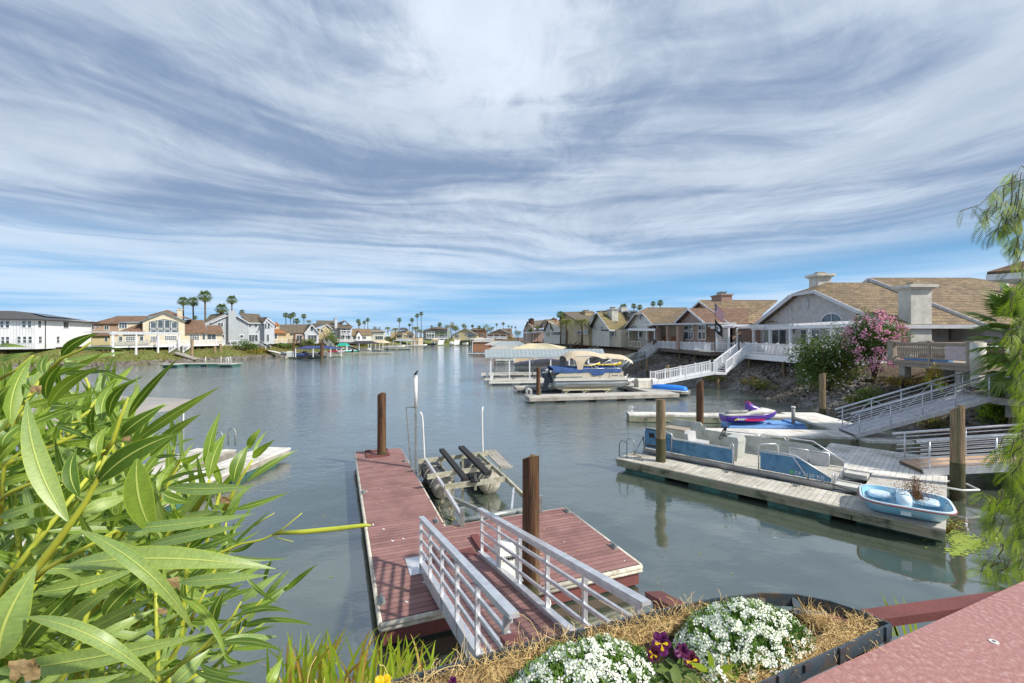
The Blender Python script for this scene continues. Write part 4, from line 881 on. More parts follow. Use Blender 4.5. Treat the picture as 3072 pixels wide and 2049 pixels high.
def deck(label, poly, z, rails=(), th=.3, floorm='planks_gray', fasm='deck_fascia', postm='pile_old', posts=(), railm='vinyl', name='deck', ht=1.0, bal=.17, pr=.13, group=None, rk=None, post=1.8):
    h = thing(name, label, 'deck', (poly[0][0], poly[0][1], z), 0, group)
    mb = MB(); mb.slab([(x, y, z) for x, y in poly], th, m2=1); part('floor', mb, [floorm, fasm], h)
    for r in rails: rail_run(h, [(*p[:2], z if len(p) < 3 else p[2]) for p in r], ht, railm, bal, post, **(rk or {}))
    for x, y in posts:
        mb = MB(); mb.tube([(x, y, -.4), (x, y, z-th)], pr, 8); part('support_post', mb, postm, h)
    return h

def walkway(label, a, b, w, railm='vinyl', floorm='wood_gray', ht=1.0, bal=.17, steps=False, name='gangway', cat='gangway', wires=0, group=None, post=1.6, rails=(1, 1)):
    """straight gangway or stair from a (low) to b (high)"""
    a, b = Vector(a), Vector(b); h = thing(name, label, cat, tuple(a), math.atan2(b.y-a.y, b.x-a.x), group)
    d = Vector((b.x-a.x, b.y-a.y, 0)).normalized(); n = Vector((-d.y, d.x, 0))
    if steps:
        k = max(3, round(abs(b.z-a.z)/.18)); 
        for i in range(k):
            mb = MB(); p = a+(b-a)*(i+.5)/k; mb.bar(p-n*w/2, p+n*w/2, .29, .04); part('tread', mb, floorm, h)
        mb = MB()
        for s in (-1, 1): mb.bar(a+n*s*w/2-Vector((0, 0, .05)), b+n*s*w/2-Vector((0, 0, .05)), .05, .26)
        part('stringer', mb, railm, h)
    else:
        mb = MB(); mb.slab([a-n*w/2, b-n*w/2, b+n*w/2, a+n*w/2], .08); part('floor', mb, floorm, h)
        mb = MB()
        for s in (-1, 1): mb.bar(a+n*s*w/2-Vector((0, 0, .04)), b+n*s*w/2-Vector((0, 0, .04)), .07, .22)
        part('stringer', mb, railm, h)
    for s in (-1, 1):
        if rails[0 if s < 0 else 1]: rail_run(h, [a+n*s*w/2, b+n*s*w/2], ht, railm, bal, post, .09, wires=wires, cap=not wires)
    return h

# east bank decks
deck('white railed deck on tall posts in front of the grey stucco house', [(24, 35), (24, 47.2), (29.6, 54), (29.6, 34.6)], 3.35, [[(24.1, 35.1), (24.1, 45.9)], [(24.1, 47.1), (29, 53)], [(24.1, 35.1), (29.4, 34.8)]], .55, fasm='vinyl', posts=[(24.5, 40.3), (24.6, 46.3), (27.5, 38), (27.5, 45), (24.5, 35.6)])
walkway('white stairs coming down from the grey stucco house deck to the white gangway', (20.3, 43.6, 1.65), (24.05, 46.5, 3.3), 1.15, 'vinyl', 'vinyl', steps=True, name='stairs', cat='stairs', rails=(1, 1))
h = deck('small white landing on a post between the white stairs and the sloping gangway', [(19.5, 42.8), (20.6, 42.8), (20.8, 44.6), (19.5, 44.4)], 1.6, (), .2, fasm='vinyl', floorm='vinyl', posts=[(20.1, 43.6)], name='landing')
walkway('long white picket railed gangway sloping to the dock of the canopied pontoon boat', (13.6, 43.1, .55), (19.6, 43.5, 1.62), 1.25, 'vinyl', 'vinyl', name='gangway')
# brown house deck
deck('brown edged deck with white railing in front of the brown stucco house', [(21.9, 68), (22.4, 58), (22.0, 49.6), (26.6, 49), (26.6, 68)], 3.35, [[(22.0, 67), (22.5, 58), (22.1, 49.7)], [(22.1, 49.7), (24.0, 48.2)]], .45, fasm='deck_fascia', posts=[(22.8, 66), (22.9, 61), (22.9, 56), (22.9, 51)])
walkway('white stairs at the far end of the brown house deck', (18.8, 64.6, 1.95), (21.9, 68, 3.3), 1.1, 'vinyl', 'wood_gray', steps=True, name='stairs', cat='stairs')
walkway('grey aluminium gangway below the brown house stairs reaching behind the pontoon boat', (13.4, 62.5, .5), (18.8, 64, 1.95), 1.2, 'galvanised', 'aluminium_deck', wires=5, name='gangway')
# cream deck
deck('cream railed deck on posts in front of the arch window house', [(19.6, 98), (20.5, 84), (20.4, 70.5), (24, 70), (23.5, 98)], 3.3, [[(19.7, 97), (20.6, 84), (20.5, 71)]], .4, fasm='deck_fascia', posts=[(20.4, 94), (20.8, 88), (21, 80), (21, 74)], railm='boat_cream', bal=.6, rk=dict(pw=.16))
walkway('cream stairs going down beside the cream railed deck', (15.5, 91, 1.3), (19.5, 95, 3.2), 1.2, 'boat_cream', 'wood_gray', steps=True, name='stairs', cat='stairs', bal=.9)
deck('dark brown deck with a covered pergola behind the red and striped flags', [(15.3, 123), (16.5, 103), (16.8, 99), (19, 98), (16, 124)], 3.3, [[(15.4, 122), (16.6, 103), (16.9, 99.5)]], .5, fasm='dark_brown', railm='dark_brown', posts=[(16.3, 118), (16.8, 110), (17.2, 102)], bal=.16)
h = thing('pergola', 'dark flat pergola with rolled bamboo screens on the dark brown deck', 'pergola', (17, 104, 3.3))
Fp = Facade((17.0, 104), (.07, -.997), cC)
mb = MB(); a, b = Fp.pt(1440, 432), Fp.pt(1762, 432); mb.slab([a, b, b+Vector((3, 0, 0)), a+Vector((3, 0, 0))], .25); part('roof', mb, 'dark_brown', h)
for x in (1452, 1560, 1735): mb = MB(); p = Fp.pt(x, 432, .2); mb.box((p.x, p.y, (p.z+3.3)/2), (.2, .2, p.z-3.3)); part('pillar', mb, 'dark_brown', h)
mb = MB(); a, b = Fp.pt(1565, 445, .3), Fp.pt(1725, 445, .3); mb.add([a, b, Vector((b.x, b.y, 4.6)), Vector((a.x, a.y, 4.6))]+[v+Vector((.05, 0, 0)) for v in (a, b, Vector((b.x, b.y, 4.6)), Vector((a.x, a.y, 4.6)))], [(0, 1, 2, 3), (7, 6, 5, 4), (0, 4, 5, 1), (2, 6, 7, 3)]); part('screen', mb, 'tan_wall', h)
walkway('brown wooden steps dropping from the dark deck beside a metal ramp', (11.5, 99, .8), (16.2, 104, 3.2), 1.3, 'dark_brown', 'deck_fascia', steps=True, name='stairs', cat='stairs', bal=.8)
walkway('grey metal ramp under the striped flag of the dark deck', (10.0, 108, .6), (15.4, 112, 2.9), 1.2, 'galvanised', 'aluminium_deck', wires=3, name='gangway')
Fp = Facade((11.5, 130), (.10, -.995), cC)
h = deck('white roofed porch deck at the bend with black railing', [(10.8, 160), (12.2, 125), (15.5, 124), (14.5, 160)], 3.2, [[(10.9, 158), (12.2, 126)]], .4, fasm='dark_brown', railm='trim_dark', posts=[(11.6, 150), (12.2, 138), (12.8, 128)], bal=.2)
mb = MB(); a, b = Fp.pt(905, 462, -1.0), Fp.pt(1100, 446, -1.0); mb.slab([a, b, b+Vector((3, 0, 0)), a+Vector((3, 0, 0))], .35)
for x in (910, 940, 975, 1010, 1090): p = Fp.pt(x, 455, -.8); mb.box((p.x, p.y, (p.z+3.2)/2), (.18, .18, p.z-3.2))
part('awning', mb, 'vinyl', h)
walkway('blue grey stairs below the white roofed porch at the bend', (8.2, 142, 1.0), (11.2, 137, 3.1), 1.3, 'blue_gray', 'blue_gray', steps=True, name='stairs', cat='stairs', bal=.8)

# pergola of the grey stucco house
h = thing('pergola', 'white pergola with projecting rafter ends on the grey stucco house deck', 'pergola', (25.5, 44, 3.35))
def bX(X, u, v): return X3(u, v, X)
mb = MB(); xp = 26.8; a = Vector((xp, 50.0, 5.95)); b = Vector((xp, 34.6, 5.95)); mb.bar(a, b, .09, .3); mb.bar(a+Vector((.3, 0, .0)), b+Vector((.3, 0, .0)), .09, .3); part('beam', mb, 'vinyl', h)
mb = MB()
for i in range(24): y = 34.8+i*.62; mb.bar((xp-.55, y, 6.17), (29.8, y, 6.17), .06, .2)
part('rafters', mb, 'vinyl', h)
for y in (34.9, 37.6, 40.4, 43.2, 46.6, 49.8): mb = MB(); mb.box((xp+.15, y, 4.57), (.22, .22, 2.45)); part('post', mb, 'vinyl', h)
h = thing('gazebo', 'white lattice arbour corner beside the brown stucco house deck', 'gazebo', (24, 49.5, 3.35))
mb = MB(); 
for x, y in ((23.6, 51.6), (23.6, 48.6), (26, 51.6)): mb.box((x, y, 4.7), (.16, .16, 2.7))
mb.bar((23.3, 52.3, 6.1), (23.3, 46.8, 6.1), .08, .25); mb.bar((26.4, 52.3, 6.1), (26.4, 46.8, 6.1), .08, .25)
for i in range(9): mb.bar((22.9, 52.2-i*.62, 6.27), (27, 52.2-i*.62, 6.27), .05, .14)
part('frame', mb, 'vinyl', h)
mb = MB()
for i in range(12):
    y = 51.5-i*.25; mb.bar((23.6, y, 3.6), (23.6, y, 5.9), .02, .035, up=(0, 1, 0))
for i in range(9): mb.bar((23.59, 51.5, 3.7+i*.26), (23.59, 48.7, 3.7+i*.26), .02, .035)
part('lattice', mb, 'vinyl', h)
# swing frame, chairs, patio umbrella
h = thing('swing_frame', 'green metal swing frame with a butterfly ornament on top', 'swing', (25, 47.6, 3.35))
p = [X3(u, v, 25.2) for u, v in ((1669, 767), (1700, 767))]; mb = MB(); mb.tube([(25.2, p[0].y, 5.2), (25.2, p[1].y, 5.2)], .04, 6)
for q in p:
    for s in (-.45, .45): mb.tube([(25.2, q.y, 5.2), (25.2+s, q.y, 3.36)], .035, 6)
part('frame', mb, 'green_metal', h); mb = MB(); c = Vector((25.15, p[1].y+.7, 5.45)); 
for s in (-1, 1): mb.slab([c, c+Vector((0, s*.35, .28)), c+Vector((0, s*.28, -.02)), c+Vector((0, s*.22, -.22))], .03, up=(-1, 0, 0))
part('ornament', mb, 'rust', h)
def patio_chair(loc, rz, label, m='canvas_tan'):
    h = thing('patio_chair', label, 'chair', loc, rz, 'patio chairs on the waterside decks'); X = WM[h.name]
    mb = MB(); mb.box((0, 0, .42), (.55, .55, .07), X=X); part('seat', mb, m, h)
    mb = MB(); mb.box((0, .26, .72), (.55, .07, .6), X=X); part('backrest', mb, m, h)
    for x in (-.25, .25):
        for y in (-.25, .25): mb = MB(); mb.box((x, y, .2), (.04, .04, .4), X=X); part('leg', mb, 'black_plastic', h)
patio_chair((25.6, 44.3, 3.35), -1.4, 'tan patio chair behind the rail of the grey stucco house'); patio_chair((25.4, 45.6, 3.35), -1.7, 'patio chair beside the green swing frame', 'vinyl')
patio_chair((23.6, 81, 3.3), -1.2, 'dark patio chair behind the cream rail', 'dark_brown'); patio_chair((23.4, 78.3, 3.3), -1.9, 'brown patio chair next to the arch window house door', 'brown_wall')
def table(loc, label):
    h = thing('patio_table', label, 'table', loc, 0); X = WM[h.name]
    mb = MB(); mb.tube([(0, 0, .7), (0, 0, .76)], .6, 14, X=X); part('table_top', mb, 'dark_brown', h); mb = MB(); mb.tube([(0, 0, 0), (0, 0, .7)], .05, 8, X=X); mb.tube([(0, 0, 0), (0, 0, .05)], .3, 10, X=X); part('leg', mb, 'black_plastic', h)
table((25.6, 41.4, 3.35), 'dark covered patio table behind the white balusters of the grey stucco house'); table((23.4, 79.6, 3.3), 'round table between the dark chairs behind the cream rail')
h = thing('patio_umbrella', 'folded blue grey patio umbrella by the tall windows of the brown house', 'umbrella', (23.3, 61.6, 3.35))
mb = MB(); mb.tube([(23.3, 61.6, 3.35), (23.3, 61.6, 6.1)], .03, 6); part('pole', mb, 'vinyl', h)
mb = MB(); mb.tube([(23.3, 61.6, 6.1), (23.3, 61.6, 5.7), (23.3, 61.6, 4.9), (23.3, 61.6, 4.2)], [.03, .18, .36, .42], 10); part('canopy', mb, 'umbrella', h)

# flags
def flag_cloth(A, mfn, nx=26, nz=13, w=1.9, hgt=1.2, sag=.75, amp=.1, ph=0):
    """hanging flag: hoist at A going down, fly drooping away; returns MB with per-cell materials"""
    mb = MB(); rows = []
    for i in range(nx+1):
        s = i/nx; rows.append([Vector((A.x+math.sin(s*9+ph)*amp*s*1.5-.1*s, A.y-w*(.30+.28*s)*s, A.z-j/nz*hgt*(1-.12*s)-sag*s*s*1.1-.15*s+math.sin(s*12+j*.4)*.03*s)) for j in range(nz+1)])
    vs = [p for r in rows for p in r]; o = mb.add(vs, [], 0)
    for i in range(nx):
        for j in range(nz):
            mb.f.append([i*(nz+1)+j, (i+1)*(nz+1)+j, (i+1)*(nz+1)+j+1, i*(nz+1)+j+1]); mb.m.append(mfn(i, j)); mb.sm.append(True)
    return mb
def usflag(i, j, nx=26, nz=13):
    if i < 11 and j < 7: return 2 if not (i % 2 == 1 and j % 2 == 1) else 1
    return 0 if j % 2 == 0 else 1
h = thing('flagpole', 'thin dark flagpole on the rail of the brown stucco house deck', 'flagpole', (22.2, 52.8, 3.3))
px = X3(1642, 780, 22.2); mb = MB(); mb.tube([(22.2, px.y, 3.3), (22.2, px.y, EYE+(HY-694)*px.y/FPX)], .035, 6); part('pole', mb, 'trim_dark', h)
top = Vector((22.2, px.y, EYE+(HY-697)*px.y/FPX))
tag(part('stripe_flag', flag_cloth(top, usflag, w=3.6, hgt=1.35, sag=.95), ['flag_red', 'flag_white', 'flag_blue'], loc=tuple(top)), 'stars and stripes flag drooping above a black flag on the thin pole', 'flag')
t2 = top-Vector((0, 0, 1.75)); 
tag(part('black_flag', flag_cloth(t2, lambda i, j: 1 if (i-12)**2/20+(j-6)**2/9 < 1 and not ((i-12)**2/6+(j-6)**2/3 < 1) else 0, w=3.7, hgt=1.3, sag=1.0, ph=1), ['flag_black', 'flag_white'], loc=tuple(t2)), 'black flag with a pale round emblem hanging below the stars and stripes', 'flag')
for (u, v, X, m_, lab, sc, nm) in ((1320, 751, 14.9, None, 'small striped flag on a leaning staff over the metal ramp', .75, 'stripe_flag'), (1397, 764, 20.1, ('flag_red',)*3, 'red flag on a leaning staff at the end of the cream rail', .7, 'red_flag')):
    p = X3(u, v, X); 
    tag(part(nm, flag_cloth(p, usflag, w=2.2*sc*1.6, hgt=1.2*sc*1.6, sag=1.4*sc*1.6), ['flag_red', 'flag_white', 'flag_blue'] if m_ is None else ['flag_red', 'flag_red', 'dark_brown'], loc=tuple(p)), lab, 'flag')
    mb = MB(); mb.tube([p+Vector((.5, .9, -1.8)), p+Vector((0, 0, .1))], .04, 6); tag(part('flag_staff', mb, 'vinyl', loc=tuple(p)), 'leaning pole holding the '+('small striped flag' if m_ is None else 'red flag'), 'flag staff')

# tan deck with tapered balusters, its corner tube, gate, walk and fence
h = thing('deck', 'tan deck with boxed corner posts and swelling balusters above the rocks', 'deck', (24, 26, 3.65))
ya, yb = 28.1, 23.2; zf = 3.62
mb = MB(); mb.slab([(24, ya, zf), (24, yb, zf), (29.5, yb, zf), (29.5, ya, zf)], .42); part('floor', mb, ['tan_rail'], h)
mb = MB(); mb.bar((24, ya, zf+1.02), (24, yb, zf+1.02), .16, .1); mb.bar((24, ya, zf+.92), (24, yb, zf+.92), .08, .1); mb.bar((24, ya, zf+.16), (24, yb, zf+.16), .08, .09); mb.bar((24, ya, zf-.12), (24, yb, zf-.12), .2, .1)
mb.bar((24, ya, zf+1.02), (29, ya, zf+1.02), .14, .08); mb.bar((29, ya, zf+1.02), (29, yb, zf+1.02), .14, .08); part('rail', mb, 'tan_rail', h)
n = 34
mb = MB()
for i in range(n):
    y = ya-.35-(ya-yb-.7)*i/(n-1)
    mb.tube([(24, y, zf+.16), (24, y, zf+.45), (24, y, zf+.7), (24, y, zf+.92)], [.028, .045, .06, .03], 6)
part('balusters', mb, 'tan_rail', h)
mb = MB(); mb.bx(23.95, 24.02, yb+.15, yb+1.5, zf+.15, zf+.88); tag(part('towel', mb, 'towel', loc=(24, yb+1.2, zf)), 'pinkish cloth hung inside the balusters of the tan deck', 'towel')
mb = MB(); mb.bx(24.05, 24.3, 24.6, 27.4, zf, zf+.14); tag(part('pool_noodle', mb, 'float_blue', loc=(24.2, 26, zf)), 'flat blue float lying behind the balusters of the tan deck', 'float')
for y in (ya, yb, (ya+yb)/2):
    w = .42 if y != (ya+yb)/2 else .14
    mb = MB(); mb.bx(24-w/2, 24+w/2, y-w/2, y+w/2, zf-.1, zf+1.1); mb.bx(24-w/2-.05, 24+w/2+.05, y-w/2-.05, y+w/2+.05, zf+1.1, zf+1.18)
    if w > .3: mb.bx(24-w/2-.012, 24-w/2, y-.09, y+.09, zf+.25, zf+.85, 1)
    part('corner_post' if w > .3 else 'rail_post', mb, ['tan_rail', 'wood_gray'], h)
for y in (27.6, 24.1): mb = MB(); mb.bx(24.1, 24.5, y-.2, y+.2, .5, zf-.4); part('support_post', mb, 'wood_gray', h)
mb = MB(); mb.bx(26, 26.3, yb, ya, 2.6, zf-.4); part('skirt', mb, 'wood_gray', h)
mb = MB(); mb.tube([(23.75, 22.75, 2.45), (23.75, 22.75, 3.1)], .29, 16); mb.tube([(23.75, 22.75, 3.1), (23.75, 22.75, 4.72)], .30, 16)
tag(part('corner_tube', mb, 'stucco_pale', loc=(23.75, 22.75, 2.45)), 'thick pale round tube hanging at the corner of the tan deck', 'tube')
h = deck('weathered plank walk leading from the tan deck gate down to the upper metal gangway', [(20.6, 18.9), (20.9, 20.9), (24.2, 22.4), (29, 23), (29, 17.5), (22, 17.2)], 2.42, (), .28, floorm='path_planks', fasm='wood_gray', name='boardwalk', posts=[(21.6, 18.5), (22.3, 19.8), (25, 18.2)], pr=.2)
mb = MB(); mb.slab([(24.2, 22.5, 2.5), (24.6, 19, 2.5), (31, 20, 3.6), (31, 24, 3.6)], .12); part('ramp', mb, 'path_planks', h)
for x, y in ((21.2, 19.0), (21.0, 20.9)): mb = MB(); mb.bx(x-.1, x+.1, y-.1, y+.1, 1.6, 3.35); part('post', mb, 'wood_gray', h)
h = thing('gate', 'arched wrought iron double gate beside the pale tube', 'gate', (25.4, 22.9, 3.6)); Fg = Facade((25.4, 22.6), (1, -.12), cF)
mb = MB()
def gp(x, y): return Fg.pt(x, y)
for a, b in (((1925, 885), (2175, 885)), ((1925, 1028), (2170, 1028)), ((1925, 885), (1925, 1028)), ((2172, 885), (2172, 1028)), ((2060, 885), (2060, 1028)), ((1990, 905), (1990, 1012)), ((2120, 905), (2120, 1012)), ((1925, 960), (2172, 960))): mb.bar(gp(*a), gp(*b), .03, .05)
for c0, s in ((1990, 1), (2120, 1)):
    for v0, sg in ((905, 1), (1012, -1)):
        pts = [gp(c0-65+130*i/10, v0+sg*(abs(i-5)/5)**2*22) for i in range(11)]; mb.tube(pts, .022, 5)
part('bars', mb, 'trim_dark', h)
mb = MB(); 
for x in (1922, 2180): p = gp(x, 860); q = gp(x, 1030); mb.bar(p, q, .12, .12)
mb.bar(gp(1922, 868), gp(2180, 868), .1, .06); part('gate_post', mb, 'vinyl', h)
Fg = Facade((31, 31), (.35, -1), cF)
h = thing('fence', 'dark brown board fence with a lattice top in front of the grey stucco house', 'fence', (30, 33, 3.1))
mb = MB(); a = Vector((30.2, 33.2, 3.1)); b = Vector((46, 31.4, 3.1)); mb.bar(a+Vector((0, 0, .75)), b+Vector((0, 0, .75)), .05, 1.5); part('board_panel', mb, 'fence_dark', h)
mb = MB(); mb.bar(a+Vector((0, -.03, 1.54)), b+Vector((0, -.03, 1.54)), .14, .07); part('cap_rail', mb, 'dark_brown', h)
mb = MB(); q0 = a.lerp(b, .36); q1 = b
for i in range(70):
    s = i/70; p = q0.lerp(q1, s); p2 = q0.lerp(q1, min(1, s+.035)); mb.bar(p+Vector((0, 0, 1.6)), p2+Vector((0, 0, 2.2)), .02, .03); mb.bar(p+Vector((0, -.02, 2.2)), p2+Vector((0, -.02, 1.6)), .02, .03)
mb.bar(q0+Vector((0, 0, 2.22)), q1+Vector((0, 0, 2.22)), .08, .07); mb.bar(q0+Vector((0, 0, 1.5)), q0+Vector((0, 0, 2.25)), .1, .1); part('lattice', mb, 'dark_brown', h)

# west bank decks
def wpt(u, v, o, z=None, cf=None):
    return west(o, cf or (lambda x, y: (x, y))).pt(u, v, 0, z)
def wdeck(label, cf, px, o, z, back, railm='vinyl', fasm='wood_gray', posts=(), bal=.16, th=.35, name='deck', floorm='planks_gray', post=2.4, postm=None, pr=.13, ht=1.0):
    P = [west(oo, cf).pt(x, 0, 0, z) for x, oo in px]
    poly = [(p.x, p.y) for p in P]+[(P[-1].x+SN.x*back, P[-1].y+SN.y*back), (P[0].x+SN.x*back, P[0].y+SN.y*back)]
    h = deck(label, poly, z, [[(p.x, p.y) for p in P]], th, floorm, fasm, postm or 'wood_gray', (), railm, name, ht, bal, post=post)
    for x, oo, zt in posts:
        p = west(oo, cf).pt(x, 0, 0, 0); mb = MB(); mb.bar((p.x, p.y, .2), (p.x, p.y, zt), .2, .2, up=(0, 1, 0)); part('support_post', mb, postm or 'vinyl', h)
    return h
h = wdeck('long white railed deck with a slatted pergola in front of the cream house', cA, [(1145, 8), (1480, 8), (1590, 6.4), (1790, 6.4), (1920, 6.4), (2258, 6.4)], 8, 3.3, 7, fasm='white_paint')
# pergola with its tall posts standing on the slope
hp = thing('pergola', 'white slatted pergola on tall posts rising from the grass slope', 'pergola', tuple(west(5.5, cA).pt(1140, 0, 0, 1.5)))
zt = None
mb = MB(); Fp = west(5.6, cA); a, b = Fp.pt(1105, 545), Fp.pt(1812, 548); a.z = b.z = (a.z+b.z)/2+.1
mb.bar(a, b, .15, .35); k = 56
for i in range(k): p = a+(b-a)*i/(k-1); mb.bar(p+Vector((.6, -.1, .28)), p+Vector((SN.x, SN.y, 0))*5.5+Vector((0, 0, .28)), .1, .18)
part('rafters', mb, 'vinyl', hp)
for x in (1136, 1371, 1592, 1802):
    p = Fp.pt(x, 0, .1, 0); mb = MB(); mb.box((p.x, p.y, (a.z+1.4)/2), (.24, .24, a.z-1.4)); mb.box((p.x, p.y, 1.5), (.4, .4, .5)); part('post', mb, 'vinyl', hp)
zf = 3.3
s0 = west(6, cA).pt(1875, 0, 0, 0); s1 = west(.5, cA).pt(1890, 0, 0, 0)
walkway('white stairs running down the grass from the cream house deck', (s1.x-2.6, s1.y+.3, 1.9), (s0.x, s0.y, 3.25), 2.4, 'vinyl', 'wood_gray', steps=True, name='stairs', cat='stairs', bal=.5)
walkway('grey ramp from the white stairs down to the small U shaped dock', (s1.x+2.0, s1.y-.2, .5), (s1.x-2.5, s1.y+.3, 1.85), 1.8, 'wood_gray', 'wood_gray', name='gangway', rails=(0, 0))
wdeck('white railed deck of the grey house, low over the grass slope', cB, [(268, 9), (450, 9)], 9, 3.1, 4, bal=5, fasm='white_paint')
h = wdeck('white railed platform over brown supports beside the grey house windows', cB, [(520, 7), (770, 7)], 7, 3.4, 5, bal=5, posts=((650, 8, 3.1), (725, 8, 3.1)), postm='deck_fascia')
p1 = west(5.5, cB).pt(500, 0, 0, 3.2); p0 = west(1.0, cB).pt(600, 0, 0, 1.6)
walkway('white stairs slanting down the slope below the porthole of the grey house', tuple(p0), tuple(p1), 1.4, 'vinyl', 'wood_gray', steps=True, name='stairs', cat='stairs', bal=5)
p2 = Vector(G(*cB(775, 662), .55)); walkway('long plank ramp from the white stairs to the navy canopied dock', tuple(p2), tuple(p0), 1.4, 'wood_gray', 'planks_pale', name='gangway', rails=(0, 0))
wdeck('weathered brown deck with steps under the long drab roof', cB, [(775, 7), (930, 7)], 7, 3.3, 6, railm='deck_fascia', fasm='deck_fascia', bal=.3, posts=((800, 8, 3), (860, 8, 3), (925, 8, 3)), postm='deck_fascia')
wdeck('dark railed deck with chairs under the pale gable', cB, [(985, 6.5), (1115, 6.5)], 6.5, 3.3, 6, railm='trim_dark', fasm='dark_brown', bal=.3, posts=((995, 8, 3), (1050, 8, 3), (1105, 8, 3)), postm='dark_brown')
p1 = west(6, cB).pt(870, 0, 0, 3.3); p0 = west(1.5, cB).pt(960, 0, 0, 1.4)
walkway('dark brown stairs cut into the slope below the long drab roof', tuple(p0), tuple(p1), 1.5, 'deck_fascia', 'deck_fascia', steps=True, name='stairs', cat='stairs', bal=1)
p1 = west(6, cB).pt(1110, 0, 0, 3.2); p0 = west(1.5, cB).pt(1160, 0, 0, 1.6)
walkway('pale blue stairs beside the dense round bush', tuple(p0), tuple(p1), 1.5, 'blue_gray', 'wood_gray', steps=True, name='stairs', cat='stairs', bal=1)
p2 = Vector(G(*cB(1262, 615), .6)); walkway('thin pale ramp reaching down from the blue stairs to the kayak dock', tuple(p2), tuple(p0), 1.3, 'boat_cream', 'planks_pale', name='gangway', rails=(0, 0))
wdeck('white balustraded deck under the blue grey balconies', cB, [(1212, 7), (1322, 7)], 7, 3.3, 6, bal=.3, fasm='deck_fascia', posts=((1225, 8, 3), (1300, 8, 3)), postm='deck_fascia')
wdeck('solid white rail on the cottage patio', cB, [(1345, 7), (1508, 7)], 7, 3.2, 6, bal=.25, fasm='white_paint')
p2 = Vector(G(*cB(1390, 605), .6)); p0 = west(3, cB).pt(1240, 0, 0, 2.9)
walkway('long thin ramp from the white balustraded deck to the black canopied dock', tuple(p2), tuple(p0), 1.3, 'wood_gray', 'planks_gray', name='gangway', rails=(0, 0))

# ---------------------------------------------------------------- floating docks
def float_dock(label, o, ang, rects, z=.45, th=.26, top='planks_gray', side='wood_gray', floats='float_teal', fstep=2.6, name='dock', group=None, cleats=(), z0=-.12, extra=None, floath=None):
    """rects: (x0, y0, x1, y1[, material]) in the dock's own frame"""
    h = thing(name, label, 'dock', (o[0], o[1], 0), ang, group); X = WM[h.name]
    for r in rects:
        x0, y0, x1, y1 = r[:4]; tm = r[4] if len(r) > 4 else top
        mb = MB(); mb.bx(x0, x1, y0, y1, z-th*.25, z, 0, X); part('planking', mb, tm, h)
        mb = MB(); mb.bx(x0+.01, x1-.01, y0+.01, y1-.01, z-th, z-th*.25-.002, 0, X); part('side_board', mb, side, h)
        L = x1-x0; Wd = y1-y0; n = max(1, round(max(L, Wd)/fstep)); fm = MB()
        for i in range(n):
            if L >= Wd: a = x0+L*(i+.15)/n; b = x0+L*(i+.8)/n; fm.bx(a, b, y0+.06, y1-.06, z0, z-th, 0, X)
            else: a = y0+Wd*(i+.15)/n; b = y0+Wd*(i+.8)/n; fm.bx(x0+.06, x1-.06, a, b, z0, z-th, 0, X)
        part('floats', fm, floats, h)
    for x, y, r_ in cleats:
        mb = MB(); T = X @ Matrix.Translation((x, y, z)) @ Matrix.Rotation(r_, 4, 'Z'); mb.bar((-.13, 0, .06), (.13, 0, .06), .03, .03, X=T); mb.box((0, 0, .03), (.1, .05, .06), X=T); part('cleat', mb, 'galvanised', h)
    return h
def pile(x, y, zt, r, label, m='pile_wood', lean=(0, 0), slope=.15, base=-.6, wet=.55, group='timber mooring piles'):
    h = thing('mooring_pile', label, 'pile', (x, y, base), 0, group)
    n = 18; rows = []
    zs = [base, wet*.4, wet, wet+.02]+[wet+(zt-wet)*k/6 for k in range(1, 7)]
    def ring(z, f=1.0, sl=0):
        return [Vector((x+math.cos(2*math.pi*i/n)*r*f*(1+.035*noise.noise(Vector((math.cos(2*math.pi*i/n)*2.5, math.sin(2*math.pi*i/n)*2.5, z*.4+x))))+lean[0]*(z-base), y+math.sin(2*math.pi*i/n)*r*f+lean[1]*(z-base), z+sl*math.cos(2*math.pi*i/n+1.0)*r)) for i in range(n)]
    mb = MB(); mb.loft([ring(z, 1.04-.012*k) for k, z in enumerate(zs[:3])], 0, True, True, False); part('waterline_band', mb, 'pile_algae', h)
    mb = MB(); mb.loft([ring(z, 1.0-.008*k) for k, z in enumerate(zs[2:-1])]+[ring(zt, .96, slope)], 0, True, True, False); part('shaft', mb, m, h)
    mb = MB(); mb.loft([ring(zt+.002, .955, slope), ring(zt+.012, .5, slope), ring(zt+.012, .05, slope)], 0, False, True, True); part('sawn_end', mb, 'pile_end', h)
    return h
def bow_rail(mb, x, y, z, X, w=.32, hh=.6, r=.022):
    for yy in (y, y+w): mb.tube([(x, yy, z), (x, yy, z+hh*.8), (x+.06, yy, z+hh*.95), (x+.16, yy, z+hh), (x+.26, yy, z+hh*.95), (x+.32, yy, z+hh*.8), (x+.32, yy, z+.0)], r, 6, X=X)

